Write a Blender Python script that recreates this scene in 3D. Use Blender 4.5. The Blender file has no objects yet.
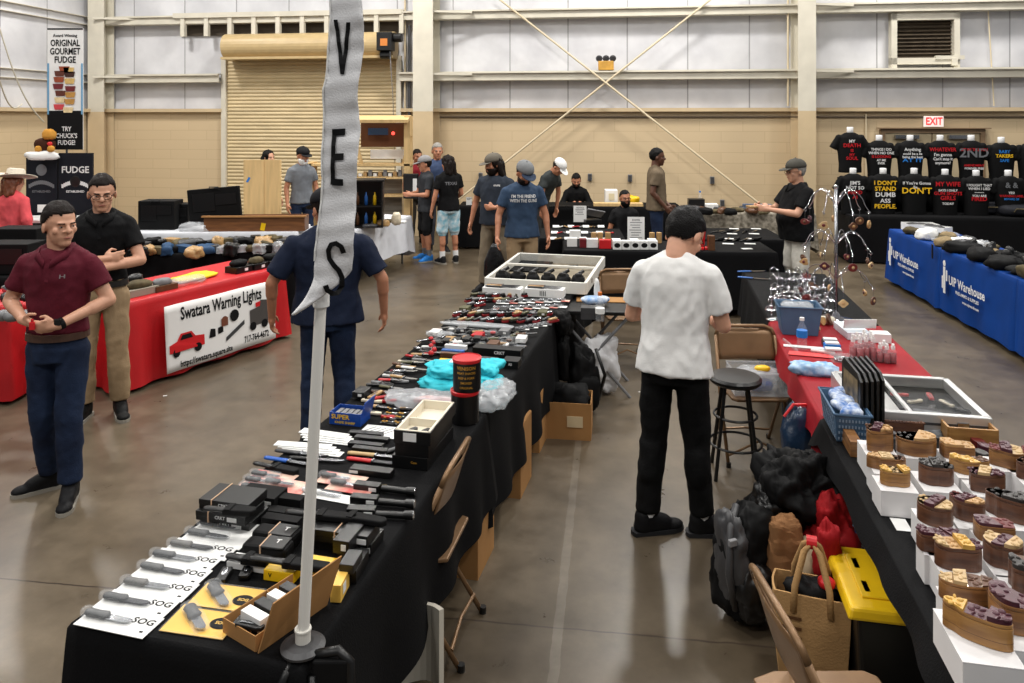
import bpy, bmesh, math, random
from mathutils import Vector, Matrix, noise
from mathutils.bvhtree import BVHTree
random.seed(7)
PI=math.pi; R=math.radians
SC=bpy.context.scene; COL=SC.collection
F=760.0; HC=2.29; CX=512.0; HY=118.0
def at(px,py,z=0.0):
    """point of the hall seen at a given place, at height z"""
    Y=F*(HC-z)/(py-HY); return Vector(((px-CX)*Y/F,Y,z))
def atY(px,py,Y): return Vector(((px-CX)*Y/F,Y,HC-(py-HY)*Y/F))
def lin(c):
    c=c/255.0
    return c/12.92 if c<=.04045 else ((c+.055)/1.055)**2.4
MATS={}
def mat(name,rgb,rough=.6,metal=0,var=0.0,vscale=8,bump=0.0,bscale=60,trans=0,alpha=1,emit=0,coat=0,stretch=None,spec=None,rgb2=None):
    if name in MATS: return MATS[name]
    if spec is None and rough>=.55 and not metal: spec=.18
    m=bpy.data.materials.new(name); m.use_nodes=True; nt=m.node_tree; N=nt.nodes; L=nt.links
    p=N['Principled BSDF']; col=(lin(rgb[0]),lin(rgb[1]),lin(rgb[2]),1)
    p.inputs['Base Color'].default_value=col; p.inputs['Roughness'].default_value=rough; p.inputs['Metallic'].default_value=metal
    if trans: p.inputs['Transmission Weight'].default_value=trans; p.inputs['IOR'].default_value=1.25
    if alpha<1: p.inputs['Alpha'].default_value=alpha
    if coat: p.inputs['Coat Weight'].default_value=coat
    if spec is not None: p.inputs['Specular IOR Level'].default_value=spec
    if emit: p.inputs['Emission Color'].default_value=col; p.inputs['Emission Strength'].default_value=emit
    tc=N.new('ShaderNodeTexCoord'); mp=N.new('ShaderNodeMapping'); L.new(tc.outputs['Object'],mp.inputs['Vector'])
    if stretch: mp.inputs['Scale'].default_value=stretch
    if var or rgb2:
        n=N.new('ShaderNodeTexNoise'); n.inputs['Scale'].default_value=vscale; n.inputs['Detail'].default_value=5
        L.new(mp.outputs[0],n.inputs['Vector'])
        r=N.new('ShaderNodeValToRGB'); r.color_ramp.elements[0].position=.35; r.color_ramp.elements[1].position=.68
        c2=tuple(lin(x) for x in rgb2)+(1,) if rgb2 else tuple(x*(1-var) for x in col[:3])+(1,)
        r.color_ramp.elements[0].color=c2; r.color_ramp.elements[1].color=col if rgb2 else tuple(min(1,x*(1+var*.6)) for x in col[:3])+(1,)
        L.new(n.outputs['Fac'],r.inputs['Fac']); L.new(r.outputs['Color'],p.inputs['Base Color'])
    if bump:
        n=N.new('ShaderNodeTexNoise'); n.inputs['Scale'].default_value=bscale; n.inputs['Detail'].default_value=4
        L.new(mp.outputs[0],n.inputs['Vector']); b=N.new('ShaderNodeBump'); b.inputs['Strength'].default_value=bump; b.inputs['Distance'].default_value=.01
        L.new(n.outputs['Fac'],b.inputs['Height']); L.new(b.outputs[0],p.inputs['Normal'])
    MATS[name]=m; return m
class B:
    """collects shapes into one mesh"""
    def __init__(s): s.v=[]; s.f=[]
    def add(s,vs,fs):
        o=len(s.v); s.v+= [tuple(v) for v in vs]; s.f+=[tuple(i+o for i in f) for f in fs]; return s
    def box(s,c,d,rz=0,m=None,top=1.0):
        x,y,z=d[0]/2,d[1]/2,d[2]/2
        vs=[Vector((a*x*(top if e>0 else 1),b*y*(top if e>0 else 1),e*z)) for e in(-1,1) for a,b in((-1,-1),(1,-1),(1,1),(-1,1))]
        if m is None: m=Matrix.Rotation(rz,4,'Z')
        vs=[m@v+Vector(c) for v in vs]
        return s.add(vs,[(3,2,1,0),(4,5,6,7),(0,1,5,4),(1,2,6,5),(2,3,7,6),(3,0,4,7)])
    def cyl(s,a,b,r0,r1=None,n=12):
        a=Vector(a);b=Vector(b);r1=r0 if r1 is None else r1; d=(b-a).normalized()
        u=d.orthogonal().normalized(); w=d.cross(u); vs=[]
        for p,r in((a,r0),(b,r1)):
            for i in range(n):
                t=2*PI*i/n; vs.append(p+u*math.cos(t)*r+w*math.sin(t)*r)
        fs=[(i,(i+1)%n,n+(i+1)%n,n+i) for i in range(n)]+[tuple(range(n-1,-1,-1)),tuple(range(n,2*n))]
        return s.add(vs,fs)
    def ell(s,c,r,m=None,n=14):
        if not hasattr(r,'__len__'): r=(r,r,r)
        vs=[];fs=[];k=max(4,n//2)
        for j in range(1,k):
            ph=PI*j/k
            for i in range(n):
                t=2*PI*i/n; vs.append(Vector((r[0]*math.sin(ph)*math.cos(t),r[1]*math.sin(ph)*math.sin(t),r[2]*math.cos(ph))))
        vs+=[Vector((0,0,r[2])),Vector((0,0,-r[2]))]; T=len(vs)-2
        for j in range(k-2):
            for i in range(n): fs.append((j*n+i,(j+1)*n+i,(j+1)*n+(i+1)%n,j*n+(i+1)%n))
        for i in range(n): fs.append((T,i,(i+1)%n)); fs.append((T+1,(k-2)*n+(i+1)%n,(k-2)*n+i))
        if m: vs=[m@v for v in vs]
        return s.add([v+Vector(c) for v in vs],fs)
    def cap(s,a,b,r0,r1=None,n=12):
        r1=r0 if r1 is None else r1
        s.cyl(a,b,r0,r1,n); s.ell(a,r0*.995,n=n); s.ell(b,r1*.995,n=n); return s
    def loft(s,st,n=20,m=None):
        """st: (x,y,z,rx,ry) stations, closed"""
        vs=[]
        for (x,y,z,rx,ry) in st:
            for i in range(n):
                t=2*PI*i/n; vs.append(Vector((x+rx*math.cos(t),y+ry*math.sin(t),z)))
        fs=[]
        for j in range(len(st)-1):
            for i in range(n): fs.append((j*n+i,j*n+(i+1)%n,(j+1)*n+(i+1)%n,(j+1)*n+i))
        k=(len(st)-1)*n; fs+=[tuple(range(n-1,-1,-1)),tuple(range(k,k+n))]
        if m: vs=[m@v for v in vs]
        return s.add(vs,fs)
    def lathe(s,prof,c=(0,0,0),n=20):
        return s.loft([(c[0],c[1],c[2]+z,max(r,1e-4),max(r,1e-4)) for r,z in prof],n)
    def tube(s,pts,r,n=8,closed=False):
        pts=[Vector(p) for p in pts]; N=len(pts); vs=[]; u=None
        for i,p in enumerate(pts):
            a=pts[(i-1)%N] if closed or i>0 else p; b=pts[(i+1)%N] if closed or i<N-1 else p
            d=(b-a).normalized()
            if u is None: u=d.orthogonal().normalized()
            u=(u-d*u.dot(d)); u=u.normalized() if u.length>1e-6 else d.orthogonal().normalized()
            w=d.cross(u); rr=r[i] if hasattr(r,'__len__') else r
            for k in range(n):
                t=2*PI*k/n; vs.append(p+u*math.cos(t)*rr+w*math.sin(t)*rr)
        fs=[]
        for j in range(N if closed else N-1):
            for k in range(n):
                a,b=j*n,((j+1)%N)*n; fs.append((a+k,a+(k+1)%n,b+(k+1)%n,b+k))
        if not closed: fs+=[tuple(range(n-1,-1,-1)),tuple(range((N-1)*n,N*n))]
        return s.add(vs,fs)
    def prism(s,pts,z0,z1,m=None):
        n=len(pts); vs=[Vector((x,y,z0)) for x,y in pts]+[Vector((x,y,z1)) for x,y in pts]
        if m: vs=[m@v for v in vs]
        return s.add(vs,[tuple(range(n-1,-1,-1)),tuple(range(n,2*n))]+[(i,(i+1)%n,n+(i+1)%n,n+i) for i in range(n)])
    def grid(s,fn,nu,nv,wrap=False):
        vs=[fn(i/(nu if wrap else nu-1),j/(nv-1)) for j in range(nv) for i in range(nu)]; fs=[]
        for j in range(nv-1):
            for i in range(nu if wrap else nu-1):
                fs.append((j*nu+i,j*nu+(i+1)%nu,(j+1)*nu+(i+1)%nu,(j+1)*nu+i))
        return s.add(vs,fs)
    def xf(s,m):
        s.v=[tuple(m@Vector(v)) for v in s.v]; return s
    def mesh(s,name='m'):
        me=bpy.data.meshes.new(name); me.from_pydata(s.v,[],s.f); me.update(); return me
def link(name,me,mt,parent=None,loc=None,rot=None,smooth=False,bev=0,solid=0,fixn=True):
    if fixn:
        bm=bmesh.new(); bm.from_mesh(me); bmesh.ops.recalc_face_normals(bm,faces=bm.faces)
        bm.to_mesh(me); bm.free()
    o=bpy.data.objects.new(name,me); COL.objects.link(o)
    if mt and not me.materials: me.materials.append(mt)
    if parent: o.parent=parent
    if loc is not None: o.location=loc
    if rot is not None: o.rotation_euler=rot if hasattr(rot,'__len__') else (0,0,rot)
    if smooth:
        for p in me.polygons: p.use_smooth=True
    if bev:
        md=o.modifiers.new('bevel','BEVEL'); md.width=bev; md.segments=2; md.limit_method='ANGLE'
    if solid:
        md=o.modifiers.new('solid','SOLIDIFY'); md.thickness=solid; md.offset=0
    return o
def part(name,b,mt,parent,**k):
    return link(name,b.mesh(name) if isinstance(b,B) else b,mt,parent,**k)
def T(name,label,cat,loc=(0,0,0),rz=0,group=None):
    o=bpy.data.objects.new(name,None); COL.objects.link(o); o.empty_display_size=.1
    o.location=loc; o.rotation_euler=(0,0,rz); o['label']=label; o['category']=cat
    if group: o['group']=group
    return o
def S(name,label,cat,b,mt,loc=(0,0,0),rz=0,group=None,**k):
    o=link(name,b.mesh(name),mt,None,loc,rz,**k); o['label']=label; o['category']=cat
    if group: o['group']=group
    return o
def ST(name,b,mt,loc=None,rz=None,parent=None,**k):
    o=link(name,b.mesh(name),mt,parent,loc,rz,**k)
    if not parent: o['kind']='structure'
    return o
def dup(o,loc=None,rz=None,label=None,group=None,parent=None):
    c=o.copy(); COL.objects.link(c)
    if parent: c.parent=parent
    if loc is not None: c.location=loc
    if rz is not None: c.rotation_euler=(0,0,rz)
    if label: c['label']=label
    if group: c['group']=group
    for ch in list(o.children): dup(ch,parent=c)
    return c
ORD=['first','second','third','fourth','fifth','sixth','seventh','eighth','ninth','tenth','eleventh','twelfth','thirteenth','fourteenth','fifteenth','sixteenth','seventeenth','eighteenth','nineteenth','twentieth']
_tc={}
def text_mesh(s,size=1.0,sub=0,align='CENTER'):
    """flat lettering in the XY plane, centred, as (verts, faces)"""
    if s not in _tc:
        c=bpy.data.curves.new('t','FONT'); c.body=s; c.align_x='CENTER'; c.align_y='CENTER'; c.resolution_u=2; c.offset=.022
        o=bpy.data.objects.new('t',c); me=bpy.data.meshes.new_from_object(o)
        _tc[s]=([v.co.copy() for v in me.vertices],[tuple(p.vertices) for p in me.polygons])
        bpy.data.objects.remove(o); bpy.data.meshes.remove(me)
    vs,fs=_tc[s]; vs=[v*size for v in vs]
    if sub and vs:
        bm=bmesh.new(); bv=[bm.verts.new(v) for v in vs]
        for f in fs:
            try: bm.faces.new([bv[i] for i in f])
            except ValueError: pass
        for ax in(0,1):
            lo=min(v[ax] for v in vs); hi=max(v[ax] for v in vs); k=lo+sub
            while k<hi:
                no=[0,0,0]; no[ax]=1; co=[0,0,0]; co[ax]=k
                bmesh.ops.bisect_plane(bm,geom=bm.verts[:]+bm.edges[:]+bm.faces[:],plane_co=co,plane_no=no); k+=sub
        bm.verts.index_update(); vs=[v.co.copy() for v in bm.verts]; fs=[tuple(v.index for v in f.verts) for f in bm.faces]; bm.free()
    return vs,fs
def txt(b,s,size,m,sx=1.0,sub=0):
    vs,fs=text_mesh(s,size,sub); sm=Matrix.Diagonal((sx,1,1,1))
    b.add([m@(sm@v) for v in vs],fs); return b
RX=Matrix.Rotation(PI/2,4,'X')          # lays XY lettering upright, facing -Y
def up(x,y,z): return Matrix.Translation((x,y,z))@RX
def flat(x,y,z,rz=0): return Matrix.Translation((x,y,z))@Matrix.Rotation(rz,4,'Z')
_rm=[]
def remesh(b,vox,it=3):
    me=b.mesh('r'); o=bpy.data.objects.new('r',me); COL.objects.link(o)
    md=o.modifiers.new('r','REMESH'); md.mode='VOXEL'; md.voxel_size=vox; md.adaptivity=0
    sm=o.modifiers.new('s','SMOOTH'); sm.iterations=it; sm.factor=.5
    dg=bpy.context.evaluated_depsgraph_get(); e=o.evaluated_get(dg)
    out=bpy.data.meshes.new_from_object(e); bpy.data.objects.remove(o); bpy.data.meshes.remove(me)
    out.materials.clear(); return out
def wrinkle(me,amp,sc,seed=0,st=(1,1,1)):
    off=Vector((seed*3.1,seed*1.7,seed*.9)); nn=[v.normal.copy() for v in me.vertices]
    for v,n in zip(me.vertices,nn):
        q=Vector((v.co.x*st[0],v.co.y*st[1],v.co.z*st[2]))*sc+off
        v.co+=n*amp*(.8*noise.noise(q)+.75*(.35-abs(noise.noise(q*1.2+Vector((9,v.co.x*5,0)))))+.25*noise.noise(q*3.1))
    me.update(); return me
# ---- materials
m_black=mat('black_cloth',(9,9,11),.85,bump=.25,bscale=140,var=.2,vscale=5,spec=.15)
m_red=mat('red_cloth',(196,20,28),.5,bump=.15,bscale=120,var=.12,vscale=3)
m_dred=mat('dark_red_cloth',(148,24,34),.6,bump=.2,bscale=120,var=.15,vscale=5)
m_blue=mat('blue_cloth',(4,56,128),.65,bump=.15,bscale=120,var=.12,vscale=3)
m_white=mat('white_card',(232,232,230),.5,var=.04)
m_wcloth=mat('white_cloth',(218,220,226),.7,bump=.15,bscale=80,var=.06)
m_bplas=mat('black_plastic',(9,9,10),.4,var=.2,vscale=12)
m_bmatte=mat('matte_black',(12,12,13),.7,var=.2)
m_steel=mat('steel',(170,172,176),.25,1,var=.1)
m_chrome=mat('chrome',(215,215,220),.08,1)
m_dgrey=mat('dark_grey_plastic',(60,60,62),.45,var=.15)
m_grey=mat('grey_plastic',(120,120,122),.5,var=.15)
m_tan=mat('brown_chair_paint',(128,98,68),.38,.35,var=.12,vscale=10)
m_card=mat('cardboard',(165,122,76),.8,var=.08,vscale=6)
m_ply=mat('plywood',(212,180,128),.65,var=.15,vscale=3,stretch=(6,6,.6))
m_wood=mat('brown_wood',(120,76,42),.5,var=.3,vscale=4,stretch=(1,8,8))
m_clear=mat('clear_plastic',(240,244,248),.1,0,alpha=.11,spec=.8)
m_bag=mat('plastic_bag',(215,218,222),.22,0,alpha=.38,bump=.6,bscale=25,spec=.9)
m_glass=mat('glass',(30,34,34),.03,0,alpha=.14,spec=1)
m_redp=mat('red_plastic',(200,28,34),.4,var=.1)
m_yel=mat('yellow_plastic',(235,190,20),.4,var=.08)
m_ink=mat('black_ink',(14,14,16),.6)
m_wink=mat('white_ink',(225,225,225),.6)
m_rink=mat('red_ink',(190,30,38),.6)
m_yink=mat('yellow_ink',(240,190,40),.6)
m_bink=mat('blue_ink',(40,120,200),.6)
m_gold=mat('gold_ink',(190,140,50),.4,.3)
m_teal=mat('teal_fabric',(60,196,212),.55,var=.15,vscale=14,bump=.4,bscale=30)
m_band=mat('rubber_band',(205,170,140),.6)
m_olive=mat('olive_fabric',(92,82,60),.8,var=.35,vscale=14)
m_skin=mat('skin',(206,154,126),.5,var=.06,vscale=20)
m_skin2=mat('tanned_skin',(180,122,92),.5,var=.06,vscale=20)
m_skin3=mat('brown_skin',(92,58,42),.45,var=.06,vscale=20)
m_hair=mat('dark_brown_hair',(24,15,11),.6,var=.3,vscale=40,bump=.6,bscale=120)
m_bhair=mat('black_hair',(8,6,6),.6,var=.3,vscale=40,bump=.6,bscale=120)
m_ghair=mat('grey_hair',(150,146,140),.6,var=.3,vscale=40,bump=.5,bscale=120)
# ---------------- building shell
WA=math.atan(.133); WY=15.13; RB=-WA
def wl(px,py,d=0.0):
    """pixel column/row on the back wall (d metres in front of it) -> wall-local x, z"""
    k=(px-CX)/F; Y=(WY-d/math.cos(WA))/(1+.133*k); X=k*Y
    return (X/math.cos(WA)+ -math.tan(WA)*0 , HC-(py-HY)*Y/F, Y)
def wx(px,d=0.0):
    k=(px-CX)/F; Y=(WY-d/math.cos(WA))/(1+.133*k); X=k*Y
    v=Matrix.Rotation(WA,2)@Vector((X,Y-WY)); return v.x
def wz(px,py,d=0.0):
    k=(px-CX)/F; Y=(WY-d/math.cos(WA))/(1+.133*k); return HC-(py-HY)*Y/F
WL=(0,WY,0)
def W(name,b,mt,**k): return ST(name,b,mt,WL,RB,**k)
def nodemat(name):
    m=bpy.data.materials.new(name); m.use_nodes=True; nt=m.node_tree; return m,nt.nodes,nt.links,nt.nodes['Principled BSDF']
def mathn(N,L,op,a,b=None,c=None):
    n=N.new('ShaderNodeMath'); n.operation=op
    for i,v in enumerate((a,b,c)):
        if v is None: continue
        if isinstance(v,(int,float)): n.inputs[i].default_value=v
        else: L.new(v,n.inputs[i])
    return n.outputs[0]
def rgba(r,g,b): return (lin(r),lin(g),lin(b),1)
# floor: polished concrete, saw-cut joints every 6 m
m_floor,N,L,p=nodemat('polished_concrete')
tc=N.new('ShaderNodeTexCoord'); n1=N.new('ShaderNodeTexNoise'); n1.inputs['Scale'].default_value=.55; n1.inputs['Detail'].default_value=9; n1.inputs['Roughness'].default_value=.62
n2=N.new('ShaderNodeTexNoise'); n2.inputs['Scale'].default_value=5; n2.inputs['Detail'].default_value=8; n2.inputs['Roughness'].default_value=.7
for n in(n1,n2): L.new(tc.outputs['Object'],n.inputs['Vector'])
r1=N.new('ShaderNodeValToRGB'); r1.color_ramp.elements[0].position=.36; r1.color_ramp.elements[1].position=.66
r1.color_ramp.elements[0].color=rgba(72,62,49); r1.color_ramp.elements[1].color=rgba(110,98,81)
L.new(n1.outputs['Fac'],r1.inputs['Fac'])
mx=N.new('ShaderNodeMix'); mx.data_type='RGBA'; mx.blend_type='OVERLAY'; mx.inputs[0].default_value=.55
L.new(r1.outputs['Color'],mx.inputs[6]); L.new(n2.outputs['Fac'],mx.inputs[7])
sx=N.new('ShaderNodeSeparateXYZ'); L.new(tc.outputs['Object'],sx.inputs[0])
wob=N.new('ShaderNodeTexNoise'); wob.inputs['Scale'].default_value=9; L.new(tc.outputs['Object'],wob.inputs['Vector'])
wb=mathn(N,L,'MULTIPLY',mathn(N,L,'SUBTRACT',wob.outputs['Fac'],.5),.02)
def line(coord,off,per,w):
    a=mathn(N,L,'ADD',mathn(N,L,'ADD',coord,wb),-off+per*20+per/2)
    a=mathn(N,L,'ABSOLUTE',mathn(N,L,'SUBTRACT',mathn(N,L,'MODULO',a,per),per/2))
    return mathn(N,L,'LESS_THAN',a,w)
# local y of the joints: joint one through (0,3.44)
j1=(Matrix.Rotation(WA,2)@Vector((0,3.44-WY))).y
jy=line(sx.outputs['Y'],j1,6.0,.005)
mj=N.new('ShaderNodeMix'); mj.data_type='RGBA'; L.new(jy,mj.inputs[0]); L.new(mx.outputs[2],mj.inputs[6]); mj.inputs[7].default_value=rgba(58,48,40)
jx=(Matrix.Rotation(WA,2)@Vector((.30,4.1-WY))).x
st=line(sx.outputs['X'],jx,18.0,.022)
ms=N.new('ShaderNodeMix'); ms.data_type='RGBA'; L.new(mathn(N,L,'MULTIPLY',mathn(N,L,'MULTIPLY',st,n2.outputs['Fac']),.16),ms.inputs[0]); L.new(mj.outputs[2],ms.inputs[6]); ms.inputs[7].default_value=rgba(205,200,190)
L.new(ms.outputs[2],p.inputs['Base Color'])
rr=N.new('ShaderNodeMapRange'); rr.inputs['To Min'].default_value=.2; rr.inputs['To Max'].default_value=.42; L.new(n2.outputs['Fac'],rr.inputs['Value']); L.new(rr.outputs[0],p.inputs['Roughness'])
p.inputs['Specular IOR Level'].default_value=.55
W('floor',B().box((0,-7,-.1),(30,18,.2)),m_floor)
# painted block wall
def blockmat(name,base,mort):
    m,N,L,p=nodemat(name); tc=N.new('ShaderNodeTexCoord'); s=N.new('ShaderNodeSeparateXYZ'); L.new(tc.outputs['Object'],s.inputs[0])
    c=N.new('ShaderNodeCombineXYZ'); L.new(mathn(N,L,'ADD',s.outputs['X'],s.outputs['Y']),c.inputs[0]); L.new(s.outputs['Z'],c.inputs[1])
    b=N.new('ShaderNodeTexBrick'); b.inputs['Scale'].default_value=1; b.inputs['Brick Width'].default_value=.81; b.inputs['Row Height'].default_value=.203
    b.inputs['Mortar Size'].default_value=.006; b.inputs['Mortar Smooth'].default_value=.3; b.inputs['Color1'].default_value=rgba(*base); b.inputs['Color2'].default_value=rgba(*[x*.975 for x in base]); b.inputs['Mortar'].default_value=rgba(*mort)
    L.new(c.outputs[0],b.inputs['Vector']); L.new(b.outputs['Color'],p.inputs['Base Color']); p.inputs['Roughness'].default_value=.6
    bp=N.new('ShaderNodeBump'); bp.inputs['Strength'].default_value=.25; bp.inputs['Distance'].default_value=.004; bp.invert=True; L.new(b.outputs['Fac'],bp.inputs['Height']); L.new(bp.outputs[0],p.inputs['Normal']); return m
m_block=blockmat('painted_block',(202,180,145),(186,164,130))
def panelmat(name,per):
    m,N,L,p=nodemat(name); tc=N.new('ShaderNodeTexCoord'); s=N.new('ShaderNodeSeparateXYZ'); L.new(tc.outputs['Object'],s.inputs[0])
    a=mathn(N,L,'ABSOLUTE',mathn(N,L,'SUBTRACT',mathn(N,L,'MODULO',mathn(N,L,'ADD',mathn(N,L,'ADD',s.outputs['X'],s.outputs['Y']),40),per),per/2))
    n=N.new('ShaderNodeTexNoise'); n.inputs['Scale'].default_value=1.3; n.inputs['Detail'].default_value=5; L.new(tc.outputs['Object'],n.inputs['Vector'])
    r=N.new('ShaderNodeValToRGB'); r.color_ramp.elements[0].color=rgba(192,192,196); r.color_ramp.elements[1].color=rgba(212,212,215); r.color_ramp.elements[0].position=.35; r.color_ramp.elements[1].position=.65; L.new(n.outputs['Fac'],r.inputs['Fac'])
    k=mathn(N,L,'LESS_THAN',a,.012); mm=N.new('ShaderNodeMix'); mm.data_type='RGBA'; L.new(k,mm.inputs[0]); L.new(r.outputs['Color'],mm.inputs[6]); mm.inputs[7].default_value=rgba(150,150,152)
    L.new(mm.outputs[2],p.inputs['Base Color']); p.inputs['Roughness'].default_value=.55
    puf=mathn(N,L,'POWER',mathn(N,L,'MULTIPLY',a,2/per),.3)
    sm=N.new('ShaderNodeTexNoise'); sm.inputs['Scale'].default_value=2.5; L.new(tc.outputs['Object'],sm.inputs['Vector'])
    bp=N.new('ShaderNodeBump'); bp.inputs['Strength'].default_value=.35; bp.inputs['Distance'].default_value=.04; L.new(mathn(N,L,'ADD',puf,mathn(N,L,'MULTIPLY',sm.outputs['Fac'],1.2)),bp.inputs['Height']); L.new(bp.outputs[0],p.inputs['Normal']); return m
m_panel=panelmat('vinyl_insulation',1.16)
m_girt=mat('cream_steel_paint',(206,200,184),.5,var=.08,vscale=3)
m_beige=mat('beige_wall_paint',(198,177,143),.55,var=.06,vscale=3)
m_roll=mat('roll_door_paint',(198,178,138),.45,var=.12,vscale=2,stretch=(1,1,3))
XL=wx(97); XR=9.5; zb=2.42
W('wall_back',B().box(((XL+XR)/2,.1,zb/2),(XR-XL,.2,zb)),m_block)
W('wall_back_upper',B().box(((XL+XR)/2,.12,4.6),(XR-XL,.1,4.4)),m_panel)
LWL=9.0
W('wall_left',B().box((XL-.1,-LWL/2,zb/2),(.2,LWL,zb)),m_block)
W('wall_left_upper',B().box((XL-.12,-LWL/2,4.6),(.1,LWL,4.4)),m_panel)
def girt(b,x0,x1,z,h=.17,dp=.2):
    b.box(((x0+x1)/2,-dp,z),(x1-x0,.012,h)); b.box(((x0+x1)/2,-dp/2,z+h/2),(x1-x0,dp,.012)); b.box(((x0+x1)/2,-dp/2,z-h/2),(x1-x0,dp,.012))
    b.box(((x0+x1)/2,-dp-.03,z+h/2-.02),(x1-x0,.06,.03))
k=1
for z in(3.12,4.34,5.6):
    b=B()
    if z<4: girt(b,XL,wx(224),z); girt(b,wx(402),XR,z)
    else: girt(b,XL,XR,z)
    W('trim_%d'%k,b,m_girt); k+=1
    b=B(); girt(b,0,LWL,z); b.xf(Matrix.Translation((XL,0,0))@Matrix.Rotation(-PI/2,4,'Z')@Matrix.Translation((0,0,0))); W('trim_%d'%k,b.xf(Matrix.Translation((0,0,0))),m_girt); k+=1
b=B(); [b.box(((a+c)/2,-.05,zb+.03),(c-a,.14,.07)) for a,c in((XL,wx(224)),(wx(402),XR))]; b.box((XL+.05,-LWL/2,zb+.03),(.14,LWL,.07)); W('trim_%d'%k,b,m_beige); k+=1
b=B(); b.cyl((wx(440),-.03,2.31),(XR,-.03,2.31),.016); W('trim_%d'%k,b,mat('dark_conduit',(96,84,70),.5)); k+=1
# columns with two-tone paint
def column(px0,px1,d,kk,left=False):
    x0=wx(px0,d);x1=wx(px1,d);xc=(x0+x1)/2;w=x1-x0
    for z0,z1,mt in((0,2.42,m_beige),(2.42,6.6,m_girt)):
        b=B(); zc=(z0+z1)/2;h=z1-z0
        b.box((xc,-d,zc),(w,.02,h)); b.box((xc,-d/2,zc),(.014,d,h)); b.box((xc,-.03,zc),(w,.02,h))
        W('trim_%d'%kk,b,mt); kk+=1
    for z in(3.12,4.34):                                  # flange braces
        b=B(); b.box((0,0,0),(.95,.05,.04)); a=Matrix.Translation((xc+.45,-d/2-.12,z+.03))@Matrix.Rotation(.32,4,'Z'); b.xf(a); W('trim_%d'%kk,b,m_girt); kk+=1
    return kk
k=column(798,816,.62,k); k=column(413,433,.62,k); k=column(88,104,.35,k)
# diagonal brace rods
def rod(p0,p1,d,kk,r=.02):
    b=B(); b.cyl((wx(p0[0],d),-d,wz(p0[0],p0[1],d)),(wx(p1[0],d),-d,wz(p1[0],p1[1],d)),r,n=8); W('trim_%d'%kk,b,mat('rod_paint',(205,190,160),.5)); return kk+1
k=rod((480,-16),(775,216),.34,k); k=rod((735,-20),(458,200),.30,k)
k=rod((788,-10),(788,106),.15,k); k=rod((866,113),(866,240),.04,k,.014); k=rod((405,-10),(405,112),.1,k); k=rod((988,8),(994,106),.06,k,.012)
# slack guy wires at the left wall
for (a,c) in(((-8,2),(44,122)),((-6,60),(22,104))):
    b=B(); p0=atY(a[0],a[1],12.2); p1=atY(c[0],c[1],13.6); b.tube([p0.lerp(p1,t)-Vector((0,0,.35*math.sin(PI*t))) for t in[i/10 for i in range(11)]],.012,6); ST('trim_%d'%k,b,m_girt); k+=1
# roll-up door
x0,x1=wx(228),wx(397); zt=wz(310,57)
b=B(); n=int(zt/.075); prof=[]
vs=[];fs=[]
for i in range(n*4+1):
    z=i*zt/(n*4); y=-.02-.018*abs(math.sin(PI*i/4)); vs+=[(x0,y,z),(x1,y,z)]
    if i: q=len(vs); fs.append((q-4,q-3,q-1,q-2))
b.add(vs,fs); W('door_1',b,m_roll,fixn=False)
dr=bpy.data.objects['door_1']
h=B(); hx0,hx1=wx(221,.5),wx(392,.5); zh=wz(310,45,.45)
h.cyl((hx0,-.28,zh),(hx1,-.28,zh),.26,n=28); h.box(((hx0+hx1)/2,-.27,zh-.25),(hx1-hx0,.5,.05)); part('door_hood',h,mat('hood_paint',(188,164,120),.35,var=.06),dr,smooth=False)
h=B()
for sx_ in(x0-.05,x1+.06): h.box((sx_,-.05,zt/2),(.1,.1,zt))
part('guide_track',h,m_girt,dr)
h=B(); h.box((x1+.28,-.08,zt/2+.3),(.05,.05,zt+.6)); part('chain_guide',h,m_dgrey,dr)
h=B(); mx0,mx1=wx(379,.5),wx(394,.5); mz=wz(386,42,.5); h.box(((mx0+mx1)/2,-.55,mz),(mx1-mx0,.25,.36)); h.cyl((mx1,-.5,mz+.08),(mx1+.16,-.5,mz+.08),.09); h.cyl((mx0+.05,-.55,mz-.26),(mx1-.05,-.55,mz-.26),.08); mo=part('motor',h,m_bplas,dr,bev=.01)
h=B(); h.box(((mx0+mx1)/2,-.68,mz-.02),(.14,.012,.14)); part('warning_label',h,mat('orange_label',(200,120,50),.5),mo)
h=B(); h.tube([((mx0+mx1)/2+.1,-.6,mz-.2),((mx0+mx1)/2+.16,-.6,mz-1.1),((mx0+mx1)/2+.2,-.55,.9)],.008,6); part('pull_chain',h,m_steel,mo)
# framing over the door
b=B(); fz0,fz1=wz(310,34),wz(310,15); fx0,fx1=wx(180),wx(405)
b.box(((fx0+fx1)/2,-.2,fz1),(fx1-fx0,.14,.1)); i=0
xx=fx0+.2
while xx<fx1: b.box((xx,-.2,(fz0+fz1)/2),(.09,.1,fz1-fz0+.08)); xx+=.52
W('trim_%d'%k,b,m_girt); k+=1
b=B(); b.box(((fx0+fx1)/2,.02,(fz0+fz1)/2),(fx1-fx0,.02,fz1-fz0)); W('trim_%d'%k,b,mat('cavity_shade',(70,62,52),.6)); k+=1  # dark sheet behind the studs, coloured for the shade in the cavities
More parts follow.
